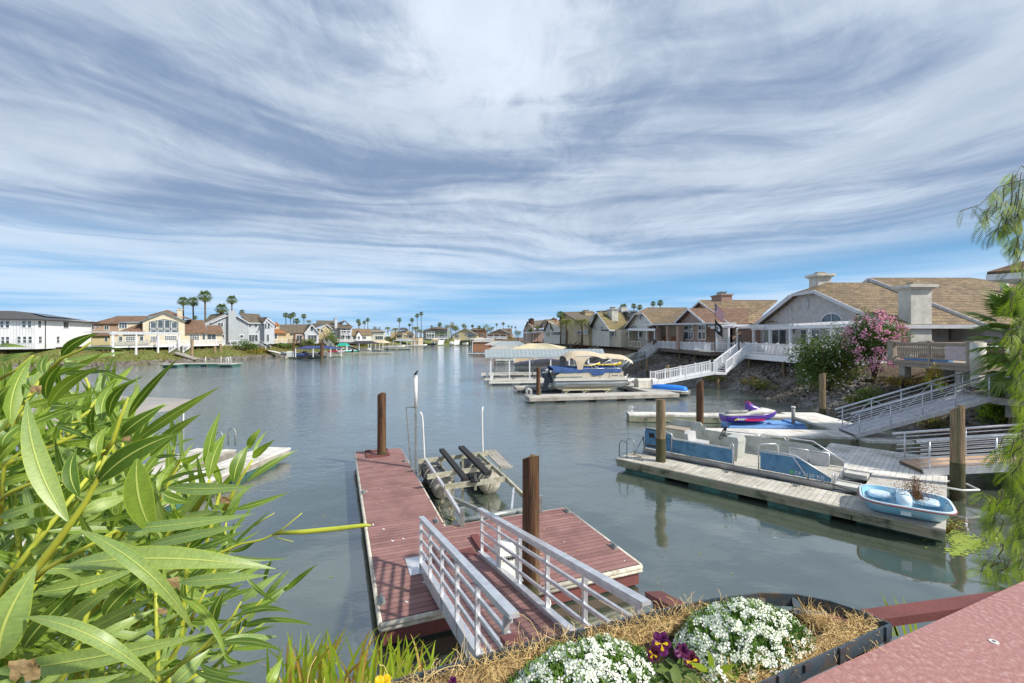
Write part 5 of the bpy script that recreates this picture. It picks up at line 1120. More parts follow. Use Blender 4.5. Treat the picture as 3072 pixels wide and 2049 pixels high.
# the burgundy dock
O1 = G(878, 1427); A1 = math.atan2(.364, .932)
h = float_dock('L shaped burgundy composite dock edged with white bumper strip', O1, A1, [(0, 0, 4.97, 3.18, 'burgundy'), (0, 3.184, 1.72, 11.35, 'burgundy')], z=.45, th=.40, side='burgundy_solid', floats='float_black')
X = WM[h.name]
def edge(pts, name='bumper', r=.045, dz=-.04, m='bumper'):
    mb = MB(); mb.tube([(x, y, .45+dz) for x, y in pts], r, 8, X=X); mb.tube([(x, y, .45+dz-.07) for x, y in pts], r*.8, 8, X=X); part(name, mb, m, h)
edge([(-.03, .0), (-.03, 11.35)]); edge([(-.03, -.03), (2.0, -.03)]); edge([(2.7, -.03), (5.0, -.03)]); edge([(5.0, 0), (5.0, 3.2)]); edge([(1.75, 3.22), (4.97, 3.22)], r=.03); edge([(1.75, 3.25), (1.75, 11.35)], r=.03); edge([(0, 11.38), (1.72, 11.38)], r=.03)
for x, y, a in ((.04, .55, 1.57), (.04, 6.3, 1.57), (1.62, 9.2, 1.57), (4.9, 2.9, 1.57), (4.9, .8, 1.57), (1.6, 3.5, 1.57)):
    mb = MB(); T = X @ Matrix.Translation((x, y, .45)) @ Matrix.Rotation(a, 4, 'Z'); mb.box((0, 0, .015), (.2, .1, .03), X=T); mb.bar((-.13, 0, .07), (.13, 0, .07), .03, .03, X=T); mb.box((0, 0, .04), (.06, .04, .06), X=T); part('cleat', mb, 'galvanised', h)
mb = MB(); mb.bx(.72, 1.02, 11.0, 11.5, .455, .52, 0, X) if False else None
for a, b, c, d_ in ((.35, .55, 10.3, 11.3), (1.0, 1.2, 10.3, 11.3), (.35, 1.2, 10.2, 10.35), (.35, 1.2, 11.0, 11.2)): mb.bx(a, b, c, d_, .452, .50, 0, X)
part('pile_collar', mb, 'burgundy_solid', h)
mb = MB(); mb.bx(.62, 1.02, 1.22, 1.92, .453, .462, 0, X); part('transition_plate', mb, 'aluminium', h)
mb = MB(); mb.slab([X @ Vector(v) for v in ((2.15, 1.35, .46), (2.33, 1.35, .46), (2.33, 2.3, .46), (2.15, 2.3, .46))], -.05) if False else mb.bx(2.13, 2.3, 1.6, 2.35, .452, .53, 0, X); part('kick_board', mb, 'burgundy_solid', h)
pile(-5.02, 17.2, 2.76, .17, 'slim reddish pile through the far end of the burgundy dock', lean=(0, 0), slope=.7, wet=.6)
pile(.345, 8.16, 2.80, .162, 'dark brown pile close beside the white pedestal, its cut top plain to see', slope=.35, wet=.55)
mb = MB(); c = Vector((.345, 8.16, .15)); mb.tube([c+Vector((math.cos(t)*.34, math.sin(t)*.34, 0)) for t in [math.pi*(1.0+.12*k) for k in range(-2, 12)]], .035, 8); tag(part('pile_hoop', mb, 'pipe_white', loc=tuple(c)), 'pale hoop round the foot of the dark brown pile', 'pile hoop')
# bird
bp = at(950, 908, 15.65)
# white pedestal beside the gangway
pd = G(1163, 1342, .45)
h = thing('power_pedestal', 'white plastic dock pedestal standing against the right hand railing'.replace(' right hand', ' gangway'), 'power pedestal', tuple(pd), A1); X = WM[h.name]
mb = MB(); mb.loft([[(-.17, -.15, 0), (.17, -.15, 0), (.17, .15, 0), (-.17, .15, 0)], [(-.18, -.16, .05), (.18, -.16, .05), (.18, .16, .05), (-.18, .16, .05)], [(-.15, -.13, .62), (.15, -.13, .62), (.15, .13, .62), (-.15, .13, .62)]], 0, False, X=X); part('body', mb, 'pipe_white', h)
mb = MB(); mb.loft([[(-.19, -.16, .60), (.19, -.16, .60), (.19, .16, .60), (-.19, .16, .60)], [(-.18, -.15, .74), (.18, -.15, .74), (.18, .15, .74), (-.18, .15, .74)], [(-.12, -.1, .80), (.12, -.1, .80), (.12, .1, .80), (-.12, .1, .80)]], 0, False, X=X); part('lid', mb, 'pipe_white', h)
mb = MB()
for i in range(6): mb.box((-.09+i*.036, -.155, .55), (.022, .02, .04), X=X)
part('vent', mb, 'black_plastic', h)
mb = MB(); mb.tube([(.1, -.15, .1), (.2, -.25, .18), (.28, -.22, .1), (.3, -.1, 0)], .018, 6, X=X); part('cord', mb, 'pipe_white', h)

# gangway with two aluminium railings
h = thing('gangway', 'burgundy gangway between two aluminium railings climbing from the dock toward the planter', 'gangway', (-1.2, 8.95, .5), A1)
d = Vector((.364, -.931, 0)); n = Vector((.931, .364, 0)); L0 = Vector((-1.73, 8.75, .50)); R0 = Vector((-.69, 9.15, .50))
rise = .19; T1 = 5.35
def gp(s, t, z=0): return (L0 if s == 0 else R0 if s == 1 else L0.lerp(R0, s))+d*t+Vector((0, 0, rise*t+z))
mb = MB(); mb.slab([gp(0, 0, .03), gp(0, T1, .03), gp(1, T1, .03), gp(1, 0, .03)], .05); part('planking', mb, 'burgundy', h)
mb = MB(); mb.slab([gp(0, -.55, -.04)+Vector((0, 0, .05)), gp(0, 0, .035), gp(1, 0, .035), gp(1, -.55, .06)], .02); part('toe_plate', mb, 'burgundy_solid', h)
for s in (0, 1):
    mb = MB(); o = n*(-.04 if s == 0 else .04); mb.bar(gp(s, .0, -.02)+o, gp(s, T1, -.02)+o, .06, .24); mb.bar(gp(s, 0, .11)+o, gp(s, T1, .11)+o, .1, .02); part('stringer', mb, 'aluminium', h)
    TT = 4.92 if s == 0 else 5.3
    mb = MB(); mb.bar(gp(s, -.05, .97)+o, gp(s, TT, .97)+o, .10, .04); mb.bar(gp(s, -.02, .91)+o, gp(s, TT-.08, .91)+o, .03, .07); part('handrail', mb, 'aluminium', h)
    mb = MB()
    for z in (.32, .53, .74): mb.bar(gp(s, .03, z)+o, gp(s, TT-.12, z)+o, .035, .045)
    part('rails', mb, 'aluminium', h)
    k = 6
    for i in range(k):
        t = .04+(TT-.2)*i/(k-1); mb = MB(); a = gp(s, t, -.10)+o*1.6; mb.bar(a, gp(s, t, .90)+o*1.6, .055, .05, up=tuple(d)); part('post', mb, 'aluminium', h)
# composite handrails of the shore stair, red brown
h = thing('stair_handrail', 'red brown composite stair rail starting where the near gangway railing ends', 'handrail', (0, 4.1, 2), 0)
for nm, a, b in (('handrail', at(1168, 1462, 3.75), at(1235, 1540, 3.0)),):
    mb = MB(); mb.bar(a, b, .15, .045); mb.bar(a+Vector((0, 0, -.12)), b+Vector((0, 0, -.12)), .05, .16); part('board', mb, 'burgundy_solid', h)
    mb = MB(); mb.box(a+Vector((.1, -.2, -.8)), (.12, .12, 1.5)); part('post', mb, 'burgundy_solid', h)
h = thing('stair_handrail', 'red brown composite rail end poking out past the curved planter frame', 'handrail', (1.4, 4.0, 2.4), 0)
a, b = at(1500, 1364, 3.95), at(1640, 1440, 2.9); mb = MB(); mb.bar(a, b, .15, .045); mb.bar(a+Vector((.02, 0, -.1)), b+Vector((0, 0, -.1)), .05, .14); part('board', mb, 'burgundy_solid', h)
mb = MB(); mb.box(a.lerp(b, .25)+Vector((0, 0, -.75)), (.12, .12, 1.3)); part('post', mb, 'burgundy_solid', h)

# boat lift with two tanks
O = O1; h = thing('boat_lift', 'empty boat lift with two round tanks and black bunks beside the burgundy dock', 'boat lift', tuple(G(1060, 1190, .3)), A1)
def Lp(x, y, z): u, v = cL(x, y); return G(u, v, z)
for (x0, y0, x1, y1) in ((850, 790, 960, 960), (1230, 740, 1395, 920)):
    a, b = Lp(x0, y0+20, .35), Lp(x1, y1, .35); dv = (b-a).normalized(); r = .36
    a = a-dv*.15; b = b+dv*.15
    mb = MB(); mb.tube([a-dv*.0, b], r, 20, 0, False); part('tank', mb, 'tank', h)
    mb = MB(); mb.tube([b, b+dv*.06, b+dv*.14, b+dv*.18], [r, r*.97, r*.75, r*.3], 20); part('tank_end', mb, 'tank_end', h); mb = MB(); mb.tube([a-dv*.18, a-dv*.14, a-dv*.06, a], [r*.3, r*.75, r*.97, r], 20); part('tank_end', mb, 'tank_end', h)
    mb = MB()
    for s in (.04, .5, .97):
        p = a+(b-a)*s; e = dv.cross(Vector((0, 0, 1))).normalized()
        pts = [p+e*math.cos(t)*(r+.02)+Vector((0, 0, math.sin(t)*(r+.02))) for t in [math.pi*k/9 for k in range(10)]]
        for p_, q_ in zip(pts, pts[1:]): mb.bar(p_, q_, .06, .025)
        part('tank_strap', mb, 'frame_olive', h); mb = MB()
def lb(name, pts, w, hh, m='frame_olive'):
    mb = MB()
    for a, b in pts: mb.bar(a, b, w, hh)
    part(name, mb, m, h)
z = .85
lb('cross_beam', [(Lp(735, 735, z), Lp(1400, 660, z))], .07, .14); lb('cross_beam', [(Lp(820, 880, z), Lp(1430, 785, z))], .07, .14); lb('cross_beam', [(Lp(985, 975, z), Lp(1550, 900, z))], .07, .14)
lb('side_arm', [(Lp(800, 712, z), Lp(1010, 1030, .72)), (Lp(1010, 1030, .72), Lp(1160, 1280, .42))], .07, .12, 'aluminium'); lb('side_arm', [(Lp(1300, 660, z), Lp(1560, 895, z)), (Lp(1560, 895, z), Lp(1760, 1090, .5))], .07, .12, 'frame_olive')
lb('brace', [(Lp(1045, 1075, .55), Lp(1390, 1230, .45))], .06, .1, 'galvanised'); lb('brace', [(Lp(1635, 985, .7), Lp(1615, 1195, .38))], .05, .05, 'aluminium')
mb = MB(); mb.tube([Lp(1165, 1290, .35), Lp(1730, 1190, .35)], .075, 10); part('torque_tube', mb, 'galvanised', h)
lb('bracket', [(Lp(1150, 1345, .45), Lp(1150, 1345, .45)+Vector((0, 0, .45)))], .1, .08, 'galvanised'); lb('bracket', [(Lp(1885, 1215, .45), Lp(1885, 1215, .45)+Vector((0, 0, .45)))], .1, .08, 'galvanised')
lb('bunk', [(Lp(955, 625, 1.05), Lp(1185, 905, .92))], .16, .1, 'carpet_black'); lb('bunk', [(Lp(1140, 600, 1.12), Lp(1390, 850, .98))], .2, .1, 'carpet_black')
for (x, y) in ((950, 690), (1060, 790), (1155, 700), (965, 960), (1150, 930), (1275, 850), (1360, 660), (750, 740), (1060, 900)):
    p = Lp(x, y, .8); lb('upright', [(p, Vector((p.x, p.y, .3)))], .07, .05)
for k in range(3): lb('walk_plank', [(Lp(1370+k*38, 632-k*2, .8), Lp(1535+k*35, 800-k*3, .8))], .13, .04, 'wood_gray')
lb('plank_bracket', [(Lp(1370, 655, .76), Lp(1480, 645, .76)), (Lp(1480, 800, .76), Lp(1625, 780, .76))], .04, .04)
mb = MB(); mb.tube([Lp(1225, 920, .95), Lp(1315, 912, .95)], .045, 8); part('motor', mb, 'black_plastic', h)
for pts in ([(955, 1000, .7), (960, 1080, .3), (930, 1170, .1), (960, 1250, .1), (1000, 1350, .4)], [(1100, 1130, .6), (1030, 1150, .3), (1030, 1230, .15), (1120, 1310, .35)], [(1395, 880, .85), (1415, 950, .5), (1395, 1020, .15), (1350, 1045, .0)]):
    mb = MB(); q = [Lp(*p) for p in pts]; mb.tube(q, .018, 6); part('hose', mb, 'rust', h)
# tall guide posts
def ppx(x, y, base, zb): u, v = cL(x, y); return Vector((base.x, base.y, EYE-(v-HY)*base.y/FPX))
b = Lp(712, 835, .3); t = ppx(705, 225, b, 0)
h2 = thing('guide_post', 'tall galvanised lift post with a white cap, a small bird on top', 'guide post', tuple(b), 0, 'upright posts of the boat lift')
mb = MB(); mb.bar(Vector((b.x, b.y, -.3)), t, .07, .07, up=(0, 1, 0)); b2 = b+Vector((-.32, .04, 0)); mb.bar(Vector((b2.x+.2, b2.y, -.3)), Vector((b2.x-.02, b2.y, t.z)), .04, .04, up=(0, 1, 0)); mb.bar(Vector((b2.x-.02, b2.y, t.z)), t, .04, .04); part('post', mb, 'galvanised', h2)
mb = MB(); mb.tube([t, t+Vector((0, 0, 1.05))], .062, 12); mb.tube([t+Vector((0, 0, 1.05)), t+Vector((0, 0, 1.1))], .07, 12); part('cap_pipe', mb, 'pipe_white', h2)
top = t+Vector((0, 0, 1.1))
h3 = thing('bird', 'small dark bird perched on the white cap of the tall lift post', 'bird', tuple(top), 0)
mb = MB(); rings = []
for s, r in ((-.16, .004), (-.09, .016), (-.04, .034), (.0, .044), (.04, .04), (.07, .026), (.09, .030), (.115, .026), (.135, .008), (.155, .001)):
    c = Vector((s*.6, -s*.15, .075+s*.75)); rings.append([c+Vector((math.cos(a)*r*.8, math.sin(a)*r, math.cos(a)*-r*.5)) for a in [2*math.pi*i/10 for i in range(10)]])
mb.loft([[top+p for p in r] for r in rings]); part('body', mb, 'black_plastic', h3)
mb = MB()
for s in (-.012, .012): mb.tube([top+Vector((0, s, 0)), top+Vector((0, s, .06))], .004, 5)
part('legs', mb, 'black_plastic', h3)
for (x0, y0, xs, lab) in ((795, 705, [(795, 705), (783, 450), (775, 320), (765, 285), (752, 268)], 'thin white guide pole leaning left at its bent tip, near the tall lift post'), (1343, 655, [(1343, 655), (1338, 400), (1336, 270), (1343, 220)], 'thin white guide pole rising behind the weathered lift planks')):
    b = Lp(x0, y0, .8); mb = MB(); pts = [Vector((b.x, b.y, -.1))]+[Vector(((cL(x, y)[0]-CX)*b.y/FPX, b.y, EYE-(cL(x, y)[1]-HY)*b.y/FPX)) for x, y in xs]
    mb.tube(pts, [.03]*2+[.028]*(len(pts)-2), 8); tag(part('guide_pole', mb, 'pipe_white', loc=tuple(b)), lab.replace(' leaning left at its', ' with a'), 'guide pole', 'thin white guide poles')

# ---- docks to the east
O2 = G(1415, 1051.4); A2 = math.atan2(-6.09, 6.19)
h = float_dock('weathered grey dock holding the old blue pontoon boat and the pedal boat', O2, A2, [(0, 0, 7.1, 1.28, 'planks_gray'), (7.104, 0, 8.9, 4.4, 'concrete_deck'), (5.3, 4.404, 8.9, 8.6, 'planks_pale')], z=.45, th=.3, side='algae_board', floats='float_teal', cleats=[(.9, .3, 0), (3.6, 1.0, 0), (5.6, 1.0, 0), (7.3, 2.2, 1.2), (8.6, 2.2, 1.5)])
X = WM[h.name]; mb = MB(); bow_rail(mb, -.05, .3, .45, X, .55, .62); part('ladder', mb, 'galvanised', h)
mb = MB(); mb.bx(0, 8.9, -.035, -.002, .30, .45, 0, X); mb.bx(0, 8.9, -.06, -.036, .40, .45, 1, X); part('rub_board', mb, ['algae_board', 'wood_gray'], h)
pile(5.45, 16.35, 2.72, .17, 'weathered pile through the finger beside the blue pontoon boat', m='pile_old', slope=.0, wet=1.3)
pile(9.05, 21.5, 2.78, .17, 'slender leaning pile in front of the jet ski dock', m='pile_wood', slope=.9, wet=.75)
pile(19.4, 27.9, 2.72, .185, 'orange brown pile under the white flowering bush', m='pile_old', slope=.2)
pile(13.72, 13.75, 2.82, .175, 'thick pale pile with a green mossy foot beside the pedal boat', m='pile_old', slope=.5, wet=1.15)
pile(2.07, 35.2, 2.62, .165, 'dark pile at the ladder end of the canopied boat dock', slope=.0)
c = Vector((13.72, 13.75, .42)); mb = MB(); mb.tube([c+Vector((-.75, .1, 0)), c+Vector((-.2, -.35, -.02)), c+Vector((.35, -.3, -.02)), c+Vector((.45, .15, 0)), c+Vector((.1, .38, .02)), c+Vector((-.5, .42, 0))], .03, 8); tag(part('pile_hoop', mb, 'pipe_white', loc=tuple(c)), 'pale pipe hoop round the thick mossy footed pile', 'pile hoop')

# jet ski dock
O3 = Vector((6.9, 26.3, 0)); A3 = R(-5)
h = float_dock('U shaped pale wooden dock carrying the jet ski float', O3, A3, [(0, 0, 9.3, 1.0, 'planks_pale'), (9.304, -5.0, 11.3, 1.6, 'planks_pale'), (2.9, -5.2, 9.3, -3.65, 'planks_pale'), (9.304, -5.9, 11.2, -5.004, 'planks_pale')], z=.45, th=.42, side='algae_board', floats='float_teal')
p = G(*cJ(1545, 305)); mb = MB(); mb.tube([p, p+Vector((0, 0, .82))], .09, 12); mb.tube([p+Vector((0, 0, .82)), p+Vector((0, 0, .9))], .105, 12, 1); tag(part('dock_post', mb, ['canvas_gray', 'pipe_white'], loc=tuple(p)), 'short grey post with a white cap at the bow of the jet ski', 'post')
p = G(1580, 985, .1)
# blue drive-on float
a = G(*cJ(1010, 330), .25); X = Matrix.Translation((a.x, a.y, 0)) @ Matrix.Rotation(R(-3), 4, 'Z')
mb = MB(); mb.loft([[(0, 0, .02), (4.0, -.1, .02), (4.0, 1.5, .02), (.2, 1.5, .02)], [(0, 0, .2), (4.0, -.1, .2), (4.0, 1.5, .2), (.2, 1.5, .2)], [(.15, .1, .3), (3.9, 0, .34), (3.9, 1.4, .34), (.3, 1.4, .3)]], 0, False, X=X)
mb.bx(3.5, 3.95, 0, 1.4, .34, .42, 0, X); mb.tube([(.4, .5, .3), (3.2, .5, .34)], .09, 8, 0, X=X); mb.tube([(.4, 1.0, .3), (3.2, 1.0, .34)], .09, 8, 0, X=X)
tag(part('jet_ski_float', mb, 'float_blue', loc=(a.x, a.y, 0)), 'flat blue drive-on float beneath the purple jet ski', 'float')
# jet ski
a = G(*cJ(975, 300), .38); J = Matrix.Translation((a.x-.05, a.y+.15, .40)) @ Matrix.Rotation(R(-1), 4, 'Z')
h = thing('jet_ski', 'purple and pink jet ski with white deck resting on the blue float', 'jet ski', tuple(J.translation), R(-1))
def hull(stations, m, name, n=12, mats=None):
    mb = MB(); rr = []
    for x, zb, zt, w in stations:
        rr.append([Vector((x, w*(-1), zt)), Vector((x, -w*.98, (zb+zt)/2+.03)), Vector((x, -w*.55, zb+.04)), Vector((x, 0, zb)), Vector((x, w*.55, zb+.04)), Vector((x, w*.98, (zb+zt)/2+.03)), Vector((x, w, zt)), Vector((x, w*.5, zt+.02)), Vector((x, 0, zt+.03)), Vector((x, -w*.5, zt+.02))])
    mb.loft(rr, 0, True, True, True, J); part(name, mb, m, h)
hull([(0, .05, .38, .42), (.3, .02, .40, .5), (1.2, 0, .42, .54), (2.0, .04, .46, .48), (2.5, .16, .52, .32), (2.8, .34, .58, .12), (2.92, .48, .60, .02)], 'ski_purple', 'hull')
mb = MB(); mb.loft([[(x, -w, z), (x, -w*.7, z+dz), (x, w*.7, z+dz), (x, w, z)] for x, w, z, dz in ((.0, .43, .39, .03), (.3, .5, .41, .06), (1.2, .53, .43, .08), (1.5, .5, .45, .22), (2.0, .46, .48, .30), (2.45, .33, .54, .20), (2.8, .12, .6, .05))], 0, True, True, True, J); part('deck', mb, 'boat_white', h)
mb = MB(); mb.loft([[(x, -w, z-.12), (x, -w*.8, z), (x, w*.8, z), (x, w, z-.12)] for x, w, z in ((.2, .16, .56), (.5, .19, .62), (1.0, .19, .64), (1.35, .17, .70))], 0, True, True, True, J); part('seat', mb, 'carpet_gray', h)
mb = MB(); mb.loft([[(x, -w, z), (x, -w*.5, z+t), (x, w*.5, z+t), (x, w, z)] for x, w, z, t in ((1.28, .14, .68, .42), (1.42, .2, .66, .42), (1.75, .3, .6, .30), (2.2, .28, .56, .16), (2.55, .12, .58, .04))], 0, True, True, True, J); part('hood', mb, 'ski_purple', h)
mb = MB(); mb.tube([(1.32, -.34, 1.0), (1.40, -.15, 1.08), (1.42, 0, 1.1), (1.40, .15, 1.08), (1.32, .34, 1.0)], .028, 8, X=J); part('handlebar', mb, 'ski_pink', h)
mb = MB()
def strip(pts, w, m, dy=-.56):
    for (x0, z0), (x1, z1) in zip(pts, pts[1:]): mb.add([(x0, dy, z0), (x1, dy+.005, z1), (x1, dy+.005, z1+w), (x0, dy, z0+w)], [(0, 1, 2, 3)], m, X=J)
strip([(.95, .17), (1.5, .15), (2.0, .19)], .09, 0, -.57); strip([(.42, .16), (.62, .26)], .06, 1, -.545); strip([(1.0, .27), (1.9, .27)], .02, 2, -.57)
for i in range(6): mb.add([(.55+i*.09, -.56, .20), (.61+i*.09, -.56, .20), (.64+i*.09, -.56, .30), (.58+i*.09, -.56, .30)], [(0, 1, 2, 3)], 3, X=J)
part('side_graphics', mb, ['ski_pink', 'ski_yellow', 'ski_pink', 'lettering'], h)
mb = MB(); mb.loft([[(x, -w, z-.02), (x, -w*1.02, z+.03), (x, w*1.02, z+.03), (x, w, z-.02)] for x, w, z in ((.0, .44, .37), (1.2, .55, .41), (2.0, .49, .45), (2.5, .34, .51), (2.85, .1, .58))], 0, True, True, True, J); part('rub_rail', mb, 'ski_purple', h)

# canopied boat dock
O4 = G(1216, 912.8); A4 = math.atan2(2.39, 12.3)
h = float_dock('long grey dock finger on black floats in front of the canopied pontoon boat', O4, A4, [(0, 0, 12.4, 1.75, 'concrete_deck'), (10.6, 1.754, 14.5, 8.4, 'concrete_deck')], z=.45, th=.3, side='wood_gray', floats='float_black', fstep=2.3)
X = WM[h.name]; mb = MB(); bow_rail(mb, -.1, .25, .45, X, .5, .62, .03); part('ladder', mb, 'pipe_white', h)
o5 = G(1186, 889.5); h = float_dock('shorter grey finger behind the outboard of the canopied pontoon boat', o5, A4, [(0, 0, 9.5, 1.5, 'concrete_deck')], side='wood_gray', floats='float_black', fstep=2.3)
# dock boxes and white bollard
for (u, v, s, lab, m_) in ((1585, 900, (.9, .6, .5), 'weathered grey dock box at the foot of the white gangway', 'stucco_pale'),):
    pass
def small_box(p, s, rz, label, m='boat_white', name='dock_box', group=None):
    h = thing(name, label, 'dock box', tuple(p), rz, group); X = WM[h.name]
    mb = MB(); mb.loft([[(-s[0]/2, -s[1]/2, 0), (s[0]/2, -s[1]/2, 0), (s[0]/2, s[1]/2, 0), (-s[0]/2, s[1]/2, 0)], [(-s[0]*.52, -s[1]*.52, s[2]*.8), (s[0]*.52, -s[1]*.52, s[2]*.8), (s[0]*.52, s[1]*.52, s[2]*.8), (-s[0]*.52, s[1]*.52, s[2]*.8)]], 0, False, X=X); part('body', mb, m, h)
    mb = MB(); mb.loft([[(-s[0]*.55, -s[1]*.55, s[2]*.8), (s[0]*.55, -s[1]*.55, s[2]*.8), (s[0]*.55, s[1]*.55, s[2]*.8), (-s[0]*.55, s[1]*.55, s[2]*.8)], [(-s[0]*.5, -s[1]*.4, s[2]), (s[0]*.5, -s[1]*.4, s[2]), (s[0]*.5, s[1]*.4, s[2]), (-s[0]*.5, s[1]*.4, s[2])]], 0, False, X=X); part('lid', mb, m, h)
    return h
small_box((12.3, 41.0, .45), (1.9, .9, .75), .2, 'pale dock box at the foot of the white picket gangway', 'stucco_pale')
small_box((12.5, 39.3, .45), (.4, .4, .85), .2, 'narrow white dock pedestal beside the pale dock box', 'pipe_white', 'dock_pedestal')
# blue kayak hull upside down
a, b = G(*cH(1630, 525), .6), G(*cH(1925, 570), .5); a = Vector((13.9, 38.8, .47)); b = Vector((15.3, 36.6, .47)); a = G(1497, 893, .45); b = G(1577, 899, .45)
dv = (b-a).normalized(); e = Vector((-dv.y, dv.x, 0)); L = (b-a).length
mb = MB(); rr = []
for s, w, zz in ((0, .12, .30), (.06, .34, .42), (.3, .46, .50), (.7, .46, .50), (.93, .38, .44), (1, .30, .34)):
    c = a+(b-a)*s; rr.append([c+e*w*math.cos(t)+Vector((0, 0, zz*math.sin(t)*.95+.02)) for t in [math.pi*k/10 for k in range(11)]])
mb.loft(rr, 0, True, True, True)
h = thing('dinghy', 'bright blue upturned dinghy with white gunwale on the dock below the white gangway', 'dinghy', tuple(a), 0)
part('hull', mb, 'bright_blue', h); mb = MB(); mb.tube([a+e*.15]+[a+(b-a)*s-e*w+Vector((0, 0, .03)) for s, w in ((.03, .3), (.3, .48), (.7, .48), (.95, .4), (1, .2))]+[b+e*.2], .05, 6); part('gunwale', mb, 'pipe_white', h)
# upper aluminium gangway
def alu_gang(label, a, b, w, ht, th, wires, floorm, brace=True, posts=5, name='gangway', lean=.0):
    a, b = Vector(a), Vector(b); d = Vector((b.x-a.x, b.y-a.y, 0)).normalized(); n = Vector((-d.y, d.x, 0)); h = thing(name, label, 'gangway', tuple(a), math.atan2(d.y, d.x))
    mb = MB(); mb.slab([a-n*w/2, b-n*w/2, b+n*w/2, a+n*w/2], .05); part('planking', mb, floorm, h)
    for s in (-1, 1):
        o = n*s*w/2; u = Vector((0, 0, 1)); mb = MB(); mb.bar(a+o-u*.06, b+o-u*.06, .06, th); part('stringer', mb, 'aluminium', h)
        l = n*s*lean
        mb = MB(); ext = (b-a)*.02; mb.tube([a+o+l+u*ht-ext*1.6, b+o+l+u*ht+ext], .042, 8); part('handrail', mb, 'aluminium', h)
        mb = MB()
        for k in range(1, wires+1): f = k/(wires+1); mb.tube([a+o+l*f+u*ht*f-ext*.6, b+o+l*f+u*ht*f+ext], .018, 6)
        part('rails', mb, 'aluminium', h)
        for i in range(posts):
            q = a+(b-a)*(.03+.94*i/(posts-1))+o; mb = MB(); mb.tube([q-u*.12-l*.1, q+l+u*ht], .028, 6); part('post', mb, 'aluminium', h)
        if brace:
            mb = MB()
            for i in range(posts-1):
                q = a+(b-a)*(.03+.94*i/(posts-1))+o; q2 = a+(b-a)*(.03+.94*(i+1)/(posts-1))+o
                mb.tube([q-u*.05, q2+l*.95+u*ht*.95] if i % 2 == 0 else [q+l*.95+u*ht*.95, q2-u*.05], .016, 6)
            part('brace', mb, 'aluminium', h)
    return h
alu_gang('upper aluminium truss gangway sloping from the plank walk to the jet ski dock', (15.75, 21.0, .56), (20.9, 19.95, 2.42), 1.45, .98, .2, 4, 'aluminium_deck')
alu_gang('low aluminium gangway with many rails and a tan deck landing beside the pedal boat', (13.75, 15.4, .58), (19.5, 14.2, 1.32), 1.25, .98, .24, 6, 'tan_ramp', brace=False, posts=4)
# ---------------------------------------------------------------- old blue pontoon boat
org = Matrix.Translation((O2.x, O2.y, 0)) @ Matrix.Rotation(A2, 4, 'Z') @ Matrix.Translation((.35, 1.5, 0))
h = thing('pontoon_boat', 'old blue and grey pontoon boat with a littered deck moored at the weathered dock', 'pontoon boat', tuple(org.translation), A2); X = org
LB, WB, DZ = 6.1, 2.25, .62
for y in (.32, WB-.32):
    mb = MB(); mb.tube([(-.15, y, .22), (5.7, y, .22), (6.15, y, .30), (6.55, y, .44), (6.7, y, .52)], [.30, .30, .27, .15, .04], 16, X=X); part('pontoon', mb, 'pontoon', h)
    mb = MB(); mb.bx(5.7, 6.75, y-.26, y+.26, .50, .58, 0, X); mb.bx(5.7, 6.75, y-.30, y-.26, .48, .62, 0, X); mb.bx(5.7, 6.75, y+.26, y+.30, .48, .62, 0, X); part('pontoon_step', mb, 'boat_white', h)
mb = MB(); mb.bx(0, LB, .0, WB, .5, DZ, 0, X); part('deck_floor', mb, 'litter_floor', h)
mb = MB(); mb.bx(-.02, LB+.02, -.05, -.002, .44, .60, 0, X); mb.bx(-.02, LB+.02, WB+.002, WB+.05, .44, .60, 0, X); mb.bx(LB+.002, LB+.05, 0, WB, .46, .62, 0, X); mb.bx(-.05, -.002, 0, WB, .46, .62, 0, X)
for i in range(4): mb.bx(.5+i*1.5, 1.3+i*1.5, -.03, .02, .26, .44, 0, X)
part('deck_trim', mb, 'pontoon', h)
def panel(x0, x1, y, z0, z1, out, inn, name='side_panel', x2=None, zz1=None):
    """flat panel; its near face out, its inner face inn; top may slope to zz1"""
    zb = z1 if zz1 is None else zz1; mb = MB(); t = .02
    s = -1 if y < WB/2 else 1
    for k, m in ((0, 0), (1, 1)):
        ya, yb = (y, y+s*t) if k == 0 else (y-s*t, y)
        vs = [(x0, ya, z0), (x1, ya, z0), (x1, ya, zb), (x0, ya, z1), (x0, yb, z0), (x1, yb, z0), (x1, yb, zb), (x0, yb, z1)]
        mb.add(vs, [(0, 1, 2, 3), (7, 6, 5, 4), (0, 4, 5, 1), (1, 5, 6, 2), (2, 6, 7, 3), (3, 7, 4, 0)], m, X=X)
    part(name, mb, [out, inn], h)
z1 = DZ+.62
panel(0, .78, .02, DZ+.03, z1+.12, 'blue_panel', 'panel_gray'); panel(.84, 1.12, .02, DZ+.03, z1+.08, 'blue_panel', 'panel_gray'); panel(1.12, 3.28, .02, DZ+.03, z1-.10, 'blue_panel', 'panel_gray'); panel(4.15, 5.2, .02, DZ+.03, z1-.02, 'blue_panel', 'panel_gray'); panel(5.2, 6.08, .02, DZ+.03, z1-.02, 'blue_panel', 'panel_gray', zz1=DZ+.12)
panel(0, 1.5, WB-.02, DZ+.03, z1+.14, 'blue_panel', 'panel_gray'); panel(1.5, 5.1, WB-.02, DZ+.03, z1, 'blue_panel', 'panel_gray'); panel(5.1, 6.08, WB-.02, DZ+.03, z1, 'blue_panel', 'panel_gray', zz1=DZ+.18)
mb = MB(); mb.bx(-.0, .02, .02, WB-.02, DZ, z1-.1, 0, X); mb.bx(.0, .85, .02, .06, z1+.0, z1+.16, 1, X); part('stern_panel', mb, ['panel_gray', 'trim_dark'], h)
mb = MB(); mb.bx(.2, .42, -.006, .0, z1-.16, z1+.02, 0, X); part('hatch', mb, 'black_plastic', h)
